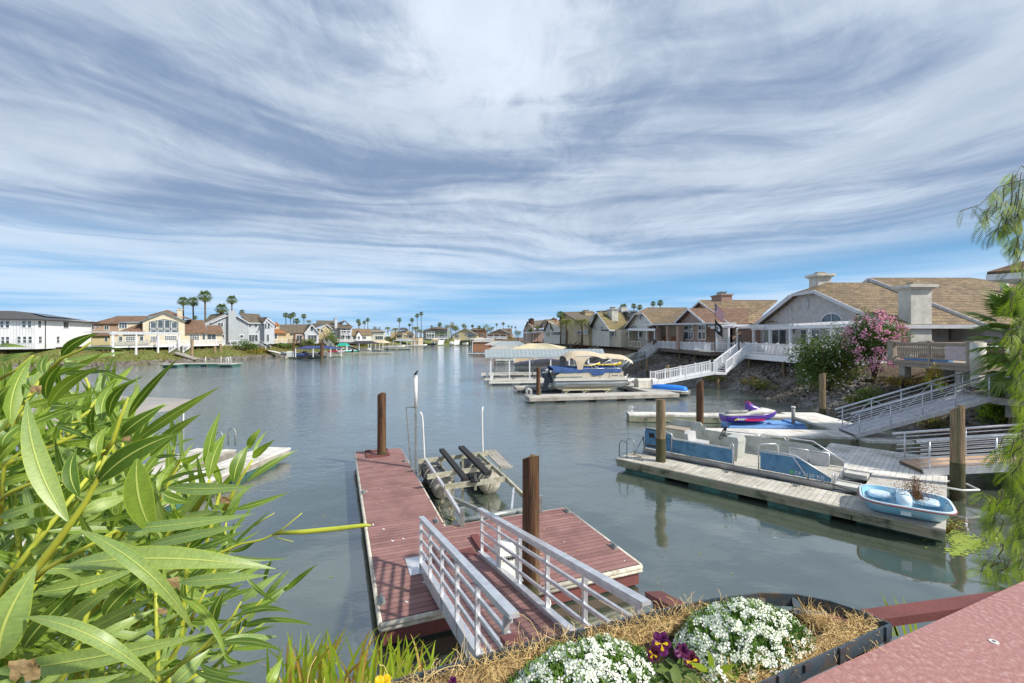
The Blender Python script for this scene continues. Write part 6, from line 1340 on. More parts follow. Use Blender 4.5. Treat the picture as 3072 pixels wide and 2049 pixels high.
mb = MB(); mb.bx(.1, .62, -.008, .0, DZ+.1, DZ+.17, 0, X); part('sticker', mb, 'dark_brown', h)
def rl(name, paths, r=.022, m='aluminium'):
    mb = MB()
    for p in paths: mb.tube(p, r, 8, X=X)
    part(name, mb, m, h)
rl('rail', [[(0, 0, z1+.2), (.85, 0, z1+.2)], [(.0, 0, z1+.2), (.0, 0, DZ)], [(.8, 0, DZ), (.8, 0, z1+.14)], [(1.12, 0, z1+.06), (1.2, 0, z1-.06), (3.2, 0, z1-.06), (3.28, 0, z1+.14), (3.32, 0, z1+.02), (3.32, 0, DZ)], [(1.12, 0, DZ), (1.12, 0, z1+.1), (.84, 0, z1+.18)]])
rl('rail', [[(4.1, 0, DZ), (4.1, 0, z1+.16), (4.18, 0, z1+.24), (4.5, .35, z1+.24), (4.55, .5, z1+.16), (4.55, .5, DZ)], [(4.12, 0, z1+.06), (5.15, 0, z1+.04), (6.1, 0, DZ+.14)], [(5.05, 0, z1+.05), (5.5, 0, DZ)]])
rl('rail', [[(2.2, WB, z1+.05), (3.4, WB, z1+.1), (3.5, WB, z1+.04), (3.5, WB, DZ)], [(3.55, WB, DZ), (3.55, WB, z1+.06), (3.6, WB, z1+.12), (4.3, WB, z1+.12), (4.36, WB, z1+.06), (4.36, WB, DZ)], [(4.42, WB, DZ), (4.42, WB, z1+.06), (4.5, WB, z1+.12), (5.2, WB, z1+.12), (6.1, WB, DZ+.2)]])
for x0, x1 in ((4.55, 5.1), (5.14, 5.7)):
    mb = MB(); 
    for p, q in (((x0, WB-.25, DZ+.02), (x0, WB-.25, DZ+.46)), ((x0, WB-.25, DZ+.46), (x1, WB-.25, DZ+.46)), ((x1, WB-.25, DZ+.46), (x1, WB-.25, DZ+.02)), ((x0, WB-.25, DZ+.02), (x1, WB-.25, DZ+.02)), ((x0, WB-.25, DZ+.38), (x1, WB-.25, DZ+.38))): mb.tube([p, q], .02, 6, X=X)
    g = part('gate_frame', mb, 'aluminium', h); mb = MB(); mb.bx(x0, x1, WB-.26, WB-.24, DZ+.03, DZ+.38, 0, X); part('gate_panel', mb, 'seat_gray', g)
# stern fence box, seat, console
mb = MB(); mb.bx(.05, .95, 1.55, WB-.05, DZ, z1-.05, 0, X); mb.bx(.05, .95, 1.5, WB-.05, z1-.05, z1, 1, X); part('stern_locker', mb, ['panel_gray', 'tan_rail'], h)
mb = MB(); mb.loft([[(x, WB-.1, DZ+.3), (x, WB-.02, z), (x, WB+.04, z), (x, WB+.02, DZ+.3)] for x, z in ((.1, z1+.05), (.2, z1+.26), (1.3, z1+.26), (1.42, z1+.1))], 0, False, X=X); part('stern_cushion', mb, 'panel_gray', h)
mb = MB(); mb.bx(1.55, 2.0, .5, 1.2, DZ, DZ+.3, 0, X); part('seat', mb, 'seat_gray', h)
mb = MB(); mb.loft([[(1.45, y, DZ+.3), (1.57, y, DZ+.3), (1.52, y, DZ+.8-abs(y-.85)*.25), (1.38, y, DZ+.8-abs(y-.85)*.25)] for y in (.48, .6, .85, 1.1, 1.22)], 0, False, X=X); mb.bx(1.55, 2.05, .5, 1.2, DZ+.3, DZ+.42, 0, X); part('seat_cushion', mb, 'seat_gray', h)
mb = MB(); mb.bx(1.9, 2.45, .15, .45, DZ, DZ+.26, 0, X); mb.bx(2.2, 2.45, .14, .46, DZ+.05, DZ+.22, 1, X); part('cooler', mb, ['seat_gray', 'black_plastic'], h)
mb = MB(); mb.loft([[(2.75, .55, DZ), (3.25, .55, DZ), (3.25, 1.35, DZ), (2.75, 1.35, DZ)], [(2.78, .55, DZ+.62), (3.3, .55, DZ+.66), (3.3, 1.35, DZ+.66), (2.78, 1.35, DZ+.62)], [(2.9, .6, DZ+.82), (3.25, .6, DZ+.82), (3.25, 1.3, DZ+.82), (2.9, 1.3, DZ+.82)]], 0, False, X=X); part('console', mb, 'panel_gray', h)
mb = MB(); c = Vector((2.62, .95, DZ+.78)); mb.tube([c+Vector((.08*math.sin(t), .19*math.cos(t), .19*math.sin(t))) for t in [2*math.pi*k/14 for k in range(15)]], .018, 6, X=X); mb.tube([c, c+Vector((.2, 0, -.05))], .03, 6, X=X); mb.tube([c+Vector((0, -.18, 0)), c+Vector((0, .18, 0))], .015, 5, X=X); mb.loft([[(2.6, .9, DZ+.9), (2.75, .9, DZ+.95), (2.75, 1.0, DZ+.95), (2.6, 1.0, DZ+.9)], [(2.72, .93, DZ+1.1), (2.78, .93, DZ+1.1), (2.78, .97, DZ+1.1), (2.72, .97, DZ+1.1)]], 0, False, X=X); part('steering_wheel', mb, 'black_plastic', h)
mb = MB(); mb.loft([[(-.55, 1.0, .3), (-.2, 1.0, .3), (-.2, 1.4, .3), (-.55, 1.4, .3)], [(-.6, .98, .75), (-.15, .98, .75), (-.15, 1.42, .75), (-.6, 1.42, .75)], [(-.5, 1.05, .95), (-.2, 1.05, .95), (-.2, 1.35, .95), (-.5, 1.35, .95)]], 0, False, X=X); mb.bx(-.42, -.28, 1.14, 1.26, -.3, .3, 0, X); part('outboard_motor', mb, 'outboard', h)
mb = MB()
for i in range(3): mb.bx(LB+.05+i*.0, LB+.07, .2+i*.7, .26+i*.7, DZ, DZ+.2, 0, X)
mb.tube([(LB, .15, DZ+.0), (LB, .15, DZ+.25), (LB, .4, DZ+.25), (LB, .4, DZ)], .02, 6, X=X); part('bow_rail', mb, 'aluminium', h)
def text_part(s, parent, Mx, size, m, name='lettering'):
    c = bpy.data.curves.new('t', 'FONT'); c.body = s; c.size = size; c.extrude = .002; c.space_character = 1.15
    to = bpy.data.objects.new('t', c); COL.objects.link(to); bpy.context.view_layer.update()
    me = bpy.data.meshes.new_from_object(to); bpy.data.objects.remove(to); me.name = name
    me.transform(WM[parent.name].inverted() @ Mx); me.materials.clear(); me.materials.append(M[m])
    o = bpy.data.objects.new(name, me); COL.objects.link(o); o.parent = parent; WM[o.name] = WM[parent.name]; return o
text_part('CF 7120 KD', h, X @ Matrix.Translation((5.13, -.008, DZ+.08)) @ Matrix.Rotation(R(90), 4, 'X'), .135, 'lettering', 'registration_lettering')
mb = MB(); mb.bx(5.0, 5.1, -.006, -.001, DZ+.08, DZ+.17, 0, X); part('registration_sticker', mb, 'sticker_green', h)
mb = MB(); mb.tube([org @ Vector(p) for p in ((6.0, .0, .62), (6.9, -.1, .48), (6.95, .5, .47))], .012, 5); mb.tube([org @ Vector(p) for p in ((-.0, .1, 1.2), (-.1, -.2, .8), (-.1, -.6, .48), (.3, -.8, .47), (.1, -1.0, .47))], .012, 5); part('mooring_rope', mb, 'black_plastic', h)
ra = G(*cJ(2075, 770), .44)
# ---------------------------------------------------------------- pedal boat
a = G(*cK(660, 1120), .46); rz = math.atan2(-.72, .69)
P1 = G(*cK(610, 1010), .9); P2 = G(*cK(1130, 1190), .75)
c = G(*cK(890, 1050), .75); XP = Matrix.Translation((c.x, c.y, .46)) @ Matrix.Rotation(R(-37), 4, 'Z') @ Matrix.Diagonal((.80, 1.05, .82, 1))
h = thing('pedal_boat', 'faded blue two seat pedal boat lying on the corner of the weathered dock', 'pedal boat', tuple(XP.translation), R(-37))
def rr_ring(lx, ly, z, n=36, e=4.2, cx=0, cy=0):
    r = []
    for i in range(n):
        t = 2*math.pi*i/n; cx_, sy_ = math.cos(t), math.sin(t)
        r.append(Vector((cx+lx*math.copysign(abs(cx_)**(2/e), cx_), cy+ly*math.copysign(abs(sy_)**(2/e), sy_), z)))
    return r
mb = MB(); mb.loft([rr_ring(.88, .42, .0, cx=0, cy=-.0), rr_ring(.95, .55, .1), rr_ring(1.05, .70, .30), rr_ring(1.12, .76, .42)], 0, True, True, False, XP); mb.loft([rr_ring(1.08, .72, .46), rr_ring(1.02, .66, .30), rr_ring(.95, .58, .15), rr_ring(.05, .05, .14)], 0, True, True, False, XP); part('hull', mb, 'pedal_blue', h)
mb = MB(); mb.loft([rr_ring(1.12, .76, .40), rr_ring(1.17, .80, .43), rr_ring(1.15, .78, .47), rr_ring(1.10, .74, .46)], 0, True, True, False, XP); part('gunwale', mb, 'pedal_pale', h)
mb = MB(); mb.tube([XP @ p for p in rr_ring(1.175, .805, .415)+[rr_ring(1.175, .805, .415)[0]]], .016, 5); part('rub_strip', mb, 'red_rub', h)
mb = MB(); rings = [rr_ring(1.10, .74, .462)]
mb.bx(-.15, .1, -.68, .68, .15, .44, 0, XP)
mb.loft([rr_ring(.19, .40, .40, 20, 3, -.03, -.25), rr_ring(.19, .38, .56, 20, 3, -.03, -.25), rr_ring(.15, .30, .66, 20, 2.6, -.03, -.25), rr_ring(.02, .05, .68, 20, 2, -.03, -.25)], 0, True, True, True, XP); part('centre_hump', mb, 'pedal_pale', h)
mb = MB(); mb.tube([XP @ Vector((-.03+.11*math.cos(t), -.42+.045*math.sin(t), .655+.02*math.sin(t))) for t in [2*math.pi*k/14 for k in range(15)]], .012, 5); part('handle', mb, 'trim_dark', h)
for cx, cy in ((-.62, .28), (.58, .28)):
    mb = MB(); mb.loft([rr_ring(.30, .28, .30, 16, 3, cx, cy), rr_ring(.30, .28, .38, 16, 3, cx, cy), rr_ring(.24, .22, .40, 16, 3, cx, cy)], 0, True, True, True, XP); part('seat', mb, 'pedal_pale', h)
for cx in (-.75, .35): mb = MB(); mb.tube([XP @ Vector(p) for p in ((cx, -.35, .3), (cx+.1, -.42, .36), (cx+.2, -.40, .3), (cx+.28, -.48, .35))], .016, 6); part('pedal', mb, 'trim_dark', h)
# dry plant in the pedal boat
random.seed(11)
h = thing('dead_plant', 'dry brown twiggy plant growing out of the pedal boat', 'plant', tuple(XP @ Vector((.35, .35, .3))), 0)
mb = MB()
base = XP @ Vector((.40, .25, .32))
for i in range(110):
    a0 = random.uniform(0, 6.28); rr_ = abs(random.gauss(0, .26)); tip = base+Vector((math.cos(a0)*rr_*1.2-.12, math.sin(a0)*rr_, random.uniform(.25, .62)-rr_*.35)); mid = base.lerp(tip, .5)+Vector((random.uniform(-.05, .05), 0, .05)); mb.tube([base+Vector((random.uniform(-.1, .1), random.uniform(-.1, .1), 0)), mid, tip], [.004, .003, .002], 3)
part('stems', mb, 'dead_twig', h); mb = MB()
for i in range(900):
    a0 = random.uniform(0, 6.28); rr_ = abs(random.gauss(0, .26)); p = base+Vector((math.cos(a0)*rr_*1.3-.12, math.sin(a0)*rr_, random.uniform(.1, .66)-rr_*.4)); mb.blob(p, random.uniform(.006, .014), 0, 1, .3)
part('seed_heads', mb, 'dead_twig', h)

# ---------------------------------------------------------------- canopied pontoon boat on its lift
A5 = A4; sp = at(1272, 893, 38.6); X = Matrix.Translation((3.75, 38.2, 0)) @ Matrix.Rotation(A5*.75, 4, 'Z')
h = thing('pontoon_boat', 'cream pontoon boat with a tan canopy, blue mooring cover and black outboard on its lift', 'pontoon boat', tuple(X.translation), A5*.75); LB = 6.6; W2 = 2.5
for y in (.35, W2-.35):
    mb = MB(); mb.tube([(0, y, .95), (5.9, y, .95), (6.6, y, 1.05), (7.1, y, 1.25), (7.3, y, 1.38)], [.34, .34, .30, .16, .04], 18, X=X); part('pontoon', mb, 'pontoon_bright', h)
mb = MB(); mb.bx(-.1, 6.6, 0, W2, 1.28, 1.42, 0, X); mb.bx(-.12, 6.7, -.04, -.0, 1.24, 1.45, 0, X); part('deck_floor', mb, 'boat_white', h)
mb = MB(); mb.loft([[(x, -.03, 1.44), (x, -.05, zt), (x, .03, zt), (x, .03, 1.44)] for x, zt in ((.0, 1.70), (.5, 1.95), (1.5, 2.12), (5.9, 2.08), (6.05, 1.6))], 0, False, X=X); mb.loft([[(x, W2+.03, 1.44), (x, W2+.05, zt), (x, W2-.03, zt), (x, W2-.03, 1.44)] for x, zt in ((.0, 1.75), (1.5, 2.12), (5.9, 2.08), (6.05, 1.6))], 0, False, X=X); mb.bx(6.0, 6.06, 0, W2, 1.44, 2.0, 0, X); part('side_panel', mb, 'boat_cream', h)
mb = MB(); mb.bx(.0, 2.3, -.058, -.05, 1.52, 1.62, 0, X); mb.bx(3.9, 3.95, -.06, -.05, 1.5, 2.0, 0, X); mb.bx(4.75, 4.8, -.06, -.05, 1.5, 2.0, 0, X)
for i in range(4): mb.bx(5.0+i*.15, 5.08+i*.15, -.062, -.05, 1.62, 1.70, 1, X)
mb.bx(5.75, 5.85, -.062, -.05, 1.60, 1.68, 1, X); part('panel_trim', mb, ['galvanised', 'lettering_dark'], h)
mb = MB(); 
for a0, b0 in ((2.4, 4.4), (4.5, 5.9)): mb.tube([(a0, -.02, 2.0), (a0+.05, -.02, 2.28), (b0-.05, -.02, 2.28), (b0, -.02, 2.0)], .025, 6, X=X)
mb.tube([(6.2, .1, 1.45), (6.5, .1, 1.75), (6.6, .4, 1.45)], .025, 6, X=X); part('rail', mb, 'aluminium', h)
# blue cover: uneven cloth over the seats
mb = MB(); rows = []
for i in range(27):
    x = -.25+6.1*i/26; bow = noise.noise(Vector((x*1.3, 0, 3)))*.14; rows.append([Vector((x, y, z+(.06*noise.noise(Vector((x*3, y*3, z)))))) for y, z in ((-.10, 1.95+bow*.8-(.25 if 3.2 < x < 4.3 else 0)), (-.08, 2.2), (.15, 2.34+bow), (.8, 2.42+bow), (1.6, 2.44+bow), (2.3, 2.34+bow), (2.55, 2.2), (2.58, 1.95))])
mb.grid(rows, 0, True, X); part('mooring_cover', mb, 'canvas_blue', h)
mb = MB(); mb.loft([[(-.35, .6, 1.0), (-.05, .6, 1.0), (-.05, 1.2, 1.0), (-.35, 1.2, 1.0)], [(-1.05, .62, 1.55), (-.25, .62, 1.6), (-.25, 1.18, 1.6), (-1.05, 1.18, 1.55)], [(-1.15, .62, 2.15), (-.45, .62, 2.2), (-.45, 1.18, 2.2), (-1.15, 1.18, 2.15)], [(-1.0, .7, 2.34), (-.55, .7, 2.36), (-.55, 1.1, 2.36), (-1.0, 1.1, 2.34)]], 0, True, X=X); part('outboard_cowl', mb, 'outboard', h)
mb = MB(); mb.loft([[(-.75, .8, 1.5), (-.3, .8, 1.5), (-.3, 1.0, 1.5), (-.75, 1.0, 1.5)], [(-.95, .84, .75), (-.5, .84, .75), (-.5, .96, .75), (-.95, .96, .75)], [(-.95, .87, .35), (-.65, .87, .35), (-.65, .93, .35), (-.95, .93, .35)]], 0, False, X=X); mb.bx(-1.15, -.45, .86, .94, .78, .84, 0, X); mb.tube([(-1.1, .9, .62), (-.5, .9, .62)], .09, 8, X=X); mb.box((-1.15, .9, .62), (.05, .38, .3), X=X); part('outboard_leg', mb, 'outboard', h)
mb = MB(); mb.bx(-1.08, -.55, .608, .616, 1.9, 2.0, 0, X); part('cowl_lettering', mb, 'galvanised', h)
# canopy: arched tan cloth with a drop at the stern
mb = MB(); rows = []
for i in range(25):
    s = i/24; x = .95+6.0*s; zc = 3.62+.18*math.sin(min(1, s*1.9)*math.pi)-.55*max(0, s-.52) - .10*math.exp(-((s-.55)/.05)**2) + (-.32*max(0, s-.9)*10 if s > .9 else 0) - (.3*(1-s*10) if s < .1 else 0)
    rows.append([Vector((x, 1.25+1.28*math.sin(t), zc-.42*(1-math.cos(t))**1.2)) for t in [R(-88)+R(176)*j/12 for j in range(13)]])
mb.grid(rows, 0, True, X); part('canopy', mb, 'canvas_tan', h)
mb = MB(); mb.grid([[Vector((x0+(x1-x0)*j/6, y, z)) for j in range(7)] for y, z, x0, x1 in ((-.02, 3.3, 1.2, 3.1), (-.06, 3.0, 1.7, 2.65), (-.06, 2.6, 1.85, 2.45), (-.05, 2.15, 1.9, 2.35))], 0, True, X)
mb.grid([[Vector((x0+(x1-x0)*j/6, y, z)) for j in range(7)] for y, z, x0, x1 in ((2.5, 3.3, .95, 1.9), (2.5, 2.9, 1.0, 1.6), (2.5, 2.35, .95, 1.5))], 1, True, X); part('canopy_boot', mb, ['canvas_tan', 'canvas_gray'], h)
mb = MB()
for y in (-.02, W2+.02):
    for a0, b0 in (((3.3, 2.28), (2.6, 3.1)), ((3.3, 2.28), (5.3, 3.25)), ((5.4, 2.28), (6.7, 3.05)), ((5.4, 2.28), (4.6, 3.3)), ((5.9, 2.3), (6.2, 3.15)), ((2.8, 2.9), (3.8, 2.3)), ((6.85, 2.95), (6.3, 2.3))): mb.tube([(a0[0], y, a0[1]), (b0[0], y, b0[1])], .024, 6, X=X)
part('canopy_frame', mb, 'aluminium', h)
l = thing('boat_lift', 'cream steel lift bunks carrying the canopied pontoon boat', 'boat lift', tuple(X.translation), A5*.75)
mb = MB()
for y in (.35, W2-.35): mb.bx(.2, 5.2, y-.12, y+.12, .52, .62, 0, X)
mb.bx(.6, 4.8, -.1, 0, .42, .52, 0, X)
for x in (.8, 2.4, 4.4): mb.bar((x, .0, .15), (x+.5, .0, .5), .07, .07, X=X); mb.bx(x, x+.1, 0, W2, .3, .42, 0, X)
part('bunks', mb, 'metal_roof_tan', l)

# ---------------------------------------------------------------- covered slips and boathouses behind
def covered(label, eave, ridge, z, base, posts, m, pm='vinyl', ribs=.45, name='boat_shelter', cat='boat shelter', walls=None, wm='brown_wall', thick=.12, dock=None, group=None):
    """eave: 4 world points (near L, near R, far R, far L) at height z; ridge: two points or none (single pitch when far edge is higher)"""
    h = thing(name, label, cat, (eave[0][0], eave[0][1], base), 0, group)
    E = [Vector(p) for p in eave]
    if ridge:
        r0, r1 = Vector(ridge[0]), Vector(ridge[1]); faces = [[E[0], E[1], r1, r0], [E[2], E[3], r0, r1], [E[1], E[2], r1], [E[3], E[0], r0]]
    else: faces = [E]
    mb = MB()
    for f in faces: mb.slab(f, thick)
    if ribs:
        for f in faces[:2]:
            if len(f) < 4: continue
            n = int((f[1]-f[0]).length/ribs)
            for i in range(1, n): s = i/n; p, q = f[0].lerp(f[1], s), f[3].lerp(f[2], s); mb.bar(p+Vector((0, 0, .02)), q+Vector((0, 0, .02)), .045, .03)
    part('roof', mb, m, h)
    for x, y, zt in posts: mb = MB(); mb.box((x, y, (base+zt)/2), (.14, .14, zt-base)); part('post', mb, pm, h)
    if walls:
        mb = MB(); zt, zb = walls; c = sum(E, Vector())/4
        w = [c+(p-c)*.93 for p in E]; vs = [Vector((p.x, p.y, zb)) for p in w]+[Vector((p.x, p.y, zt)) for p in w]
        mb.add(vs, [(0, 1, 5, 4), (1, 2, 6, 5), (2, 3, 7, 6), (3, 0, 4, 7)], 0); part('curtain_wall', mb, wm, h)
    return h
a, b = at(1114, 820.5, 48.5), at(1391, 818, 50.5); c, d = at(1384, 801, 54.5), at(1113, 802.5, 52.5)
covered('boat shelter with a long ribbed grey green metal roof over the mauve covered boat', [a, b, c, d], None, 0, .45, [(a.x+.4+t*12.4, a.y+.3+t*1.8, a.z-.05) for t in (.015, .18, .36, .55, .72, .9)]+[(a.x+.4+t*12.4, c.y-1.0, c.z-.1) for t in (.0, .4, .8)], 'metal_roof')
float_dock('grey dock along the posts of the ribbed grey green shelter', (-3.15, 50.6), R(8), [(0, -.8, 9, .7, 'concrete_deck'), (0, 5.2, 9, 6.4, 'planks_gray')], side='boat_white', floats='float_black', fstep=3)
float_dock('low pale dock finger in front of the grey green shelter', (-2.35, 46.2), R(8), [(0, 0, 9, 1.3, 'concrete_deck')], side='boat_white', floats='float_black', fstep=3)
for (x, y, lab) in ((-2.8, 50.4, 'stubby white post at the corner of the shelter dock'), (-2.1, 46.6, 'stubby white post at the end of the low pale dock finger')): mb = MB(); mb.box((x, y, .85), (.28, .28, .8)); mb.box((x, y, 1.27), (.32, .32, .06)); tag(part('dock_post', mb, 'pipe_white', loc=(x, y, .45)), lab, 'post')
def simple_boat(label, p, rz, L, w, m, cover=None, name='boat', zb=.15, cat='boat', motor=True, hh=.75, group=None, peak=0.0, windshield=True):
    h = thing(name, label, cat, (p[0], p[1], zb), rz, group); X = WM[h.name]
    S = ((0, .42, .0), (.12, .5, .0), (.5, .5, .02), (.75, .40, .08), (.9, .2, .2), (1.0, .02, .36))
    mb = MB(); mb.loft([[(s*L, -w*k, hh+z), (s*L, -w*k*.8, hh*.4+z), (s*L, 0, z), (s*L, w*k*.8, hh*.4+z), (s*L, w*k, hh+z)] for s, k, z in S], 0, True, True, True, X); part('hull', mb, m, h)
    if cover:
        mb = MB(); mb.loft([[(s*L, -w*k*1.03, hh*.9+z), (s*L, -w*k*.7, hh+z+.12+pk*.5), (s*L, 0, hh+z+.2+pk), (s*L, w*k*.7, hh+z+.12+pk*.5), (s*L, w*k*1.03, hh*.9+z)] for (s, k, z), pk in zip(S, (peak*.1, peak*.4, peak, peak*.5, .05, 0))], 0, True, True, True, X); part('boat_cover', mb, cover, h)
    else:
        mb = MB(); mb.loft([[(s*L, -w*k*.98, hh+z), (s*L, -w*k*.75, hh+z+.05), (s*L, w*k*.75, hh+z+.05), (s*L, w*k*.98, hh+z)] for s, k, z in S[2:]], 0, True, True, True, X); part('foredeck', mb, 'boat_white', h)
        if windshield: mb = MB(); mb.loft([[(L*.42, -w*.4, hh), (L*.36, -w*.38, hh+.4), (L*.37, -w*.38, hh+.4), (L*.43, -w*.4, hh)], [(L*.52, 0, hh), (L*.46, 0, hh+.45), (L*.47, 0, hh+.45), (L*.53, 0, hh)], [(L*.42, w*.4, hh), (L*.36, w*.38, hh+.4), (L*.37, w*.38, hh+.4), (L*.43, w*.4, hh)]], 0, False, X=X); part('windscreen', mb, 'glass', h)
    if motor: mb = MB(); mb.loft([[(-.45, -.2, .3), (-.02, -.2, .3), (-.02, .2, .3), (-.45, .2, .3)], [(-.5, -.2, hh+.25), (-.05, -.2, hh+.3), (-.05, .2, hh+.3), (-.5, .2, hh+.25)], [(-.4, -.12, hh+.4), (-.12, -.12, hh+.4), (-.12, .12, hh+.4), (-.4, .12, hh+.4)]], 0, True, X=X); part('outboard_motor', mb, 'outboard', h)
    return h
p = at(1180, 866, 54.5); simple_boat('boat under a mauve grey cover raised beneath the grey green shelter', (p.x, 54.2), .1, 8.2, 2.6, 'boat_white', 'canvas_mauve', zb=.85, peak=.75, motor=False)
a, b = at(1176, 800.5, 62), at(1290, 800.5, 64); c, d = at(1300, 792, 72), at(1190, 792, 70)
c.z = a.z; d.z = a.z; r0, r1 = at(1212, 788.5, 66), at(1257, 788.5, 67.5)
covered('boathouse with a ribbed cream hip roof and drawn tan side curtains', [a, b, c, d], [r0, r1], 0, .45, [(a.x+.3, a.y+.3, a.z), (b.x-.3, b.y+.3, b.z)], 'metal_roof_tan', walls=(3.2, .7), wm='tan_wall', name='boathouse', cat='boathouse')
a, b = at(1122, 801.5, 74), at(1190, 801.5, 76); c, d = at(1200, 792, 84), at(1130, 792, 84); c.z = d.z = a.z
covered('boathouse with a low taupe hip roof between the cream and the silver roofs', [a, b, c, d], [at(1140, 793, 78), at(1185, 793, 80)], 0, .45, [(a.x+.3, a.y+.3, a.z), (b.x-.3, b.y+.3, b.z)], 'metal_roof_gray', name='boathouse', cat='boathouse')
a, b = at(1128, 793, 92), at(1208, 792, 94); c, d = at(1203, 786, 104), at(1140, 786, 102); c.z = d.z = a.z
covered('boathouse with a silver ribbed roof behind the taupe one', [a, b, c, d], [at(1146, 783.5, 97), at(1192, 783, 98)], 0, .45, [(a.x+.3, a.y+.3, a.z), (b.x-.3, b.y+.3, b.z)], 'metal_roof', name='boathouse', cat='boathouse', walls=(2.6, .8), wm='trim_dark')
a, b = at(1113, 791, 112), at(1160, 791, 114); c, d = at(1160, 785, 124), at(1125, 785, 124); c.z = d.z = a.z
covered('little pinkish roofed boathouse touching the rust curtained one', [a, b, c, d], [at(1132, 783, 117), at(1150, 782, 118)], 0, .45, [], 'metal_roof_gray', name='boathouse', cat='boathouse', walls=(2.6, .7), wm='brown_wall')
a, b = at(1083, 784.5, 128), at(1142, 784.5, 130); c, d = at(1140, 780, 140), at(1090, 780, 140); c.z = d.z = a.z
covered('rust curtained boathouse standing farthest out, with a flat topped taupe roof', [a, b, c, d], [at(1094, 778, 133), at(1124, 778, 134)], 0, .3, [(a.x+.2, a.y, a.z)], 'metal_roof_gray', name='boathouse', cat='boathouse', walls=(a.z-.05, .75), wm='brown_wall')
bpy.data.objects  # keep
float_dock('dark edged dock around the rust curtained boathouse', (a.x-.8, a.y-1.2), 0, [(0, 0, 9, 1, 'concrete_deck'), (0, 1.004, .8, 10, 'concrete_deck')], side='boat_white', floats='float_black', fstep=3)
a = at(1102, 778.5, 150); h = thing('tent_roof', 'white tent shaped roof peeping over the rust curtained boathouse', 'canopy', tuple(a)); mb = MB(); mb.loft([[a+Vector((math.cos(t)*r*1.4, math.sin(t)*r*2, z)) for t in [2*math.pi*k/12 for k in range(12)]] for r, z in ((4.0, -.3), (2.2, .1), (.3, .55))], 0, True); part('roof', mb, 'boat_cream', h)
for x, y in ((a.x-3, a.y-2), (a.x+3, a.y-2), (a.x-3, a.y+4), (a.x+3, a.y+4)): mb = MB(); mb.box((x, y, 2.3), (.15, .15, 4.2)); part('post', mb, 'vinyl', h)
# yellow boats beside the cream boathouse
for u, v, Y, L, lab in ((1346, 840, 60, 5, 'yellow kayak lying across the dock behind the canopied boat'), (1300, 842, 58, 4.6, 'yellow kayak partly hidden by the tan canopy of the pontoon boat'), (1168, 817, 72, 3, 'small yellow boat at the end of the cream roofed boathouse')):
    p = at(u, v, Y); simple_boat(lab, (p.x, p.y), .15, L, .8, 'yellow_plastic', zb=p.z-.2, motor=False, hh=.4, name='kayak', cat='kayak', windshield=False)
for u, v, Y, n_, lab in ((1160, 825, 66, 5, 'pale dock fingers in front of the cream roofed boathouse'), (1380, 838, 62, 6, 'grey dock head below the aluminium gangway of the brown house')):
    p = G(u, v); float_dock(lab, (p.x-2, p.y), R(8), [(0, 0, n_, 1.3, 'concrete_deck')], side='boat_white', floats='float_black', fstep=3)
# piles farther up the east side
for i, (u, vt, Y, lab) in enumerate(((1262, 832, 53.5, 'pale green pile standing under the grey green shelter'), (1486, 792+31, 60, 'pile behind the blue mooring cover near the brown house gangway'), (1472, 812, 66, 'slim pile below the landing of the brown house stairs'), (1137, 776, 118, 'lamp topped pile beside the rust curtained boathouse'), (1532, 838, 44, 'brown pile beside the foot of the white picket gangway'))):
    p = at(u, vt, Y); pile(p.x, p.y, p.z, .17, lab, m='pile_old', slope=.1)
# ---------------------------------------------------------------- docks and boats of the west side
covered_w = covered
def cov(label, cf, pxe, Y0, Y1, ridge_v, m, posts=True, wm=None, walls=None, ztop=None, name='boat_shelter', cat='boat shelter'):
    (x0, y0), (x1, y1) = pxe; u0, v0 = cf(x0, y0); u1, v1 = cf(x1, y1)
    a, b = at(u0, v0, Y0), at(u1, v1, Y0); b.z = a.z; c, d = at(u1, v1, Y1), at(u0, v0, Y1); c.z = d.z = a.z
    c.x = b.x+(Y1-Y0)*.1; d.x = a.x+(Y1-Y0)*.1
    zr = EYE-(cf(0, ridge_v)[1]-HY)*(Y0+Y1)/2/FPX; m1 = (a+d)/2; m2 = (b+c)/2; L = m2-m1
    return covered(label, [a, b, c, d], [Vector((m1.x+L.x*.18, m1.y, zr)), Vector((m2.x-L.x*.18, m2.y, zr))], 0, .4, [(p.x+.2*s, p.y, p.z) for p, s in ((a, 1), (b, -1), (c, -1), (d, 1))]+[((a.x+b.x)/2, a.y, a.z)] if posts else [], m, walls=walls, wm=wm or 'tan_wall', ribs=0, name=name, cat=cat)
Yn = G(*cB(760, 680)).y
cov('navy canvas boat shelter over a grey runabout by the grass slope', cB, ((835, 604), (1160, 600)), Yn+1, Yn+6, 580, 'canvas_navy')
p = G(*cB(750, 678)); q = G(*cB(1118, 670))
float_dock('long pale dock with greenish sides under the navy shelter', (p.x, p.y), math.atan2(q.y-p.y, q.x-p.x), [(0, 0, (q-p).length, 1.8, 'concrete_deck')], side='algae_board', z=.5, th=.45, fstep=5)
p2 = G(*cB(1120, 662)); float_dock('short dock stub just past the navy shelter', (p2.x, p2.y), 0, [(0, 0, 3.4, 1.8, 'concrete_deck')], side='algae_board', th=.4)
simple_boat('grey runabout parked below the navy canvas roof', at(*cB(1050, 640), Yn+3.5)[:2], math.pi, 9, 2.6, 'galvanised', zb=.5)
simple_boat('small dark blue personal watercraft beside the navy shelter', at(*cB(835, 660), Yn+2)[:2], 0, 3, 1.2, 'canvas_navy', zb=.4, motor=False, name='jet_ski', cat='jet ski', windshield=False)
small_box(tuple(at(*cB(805, 650), Yn+2)[:2])+(.5,), (1.6, 1.2, 1.2), 0, 'white tub shaped box at the foot of the long plank ramp')
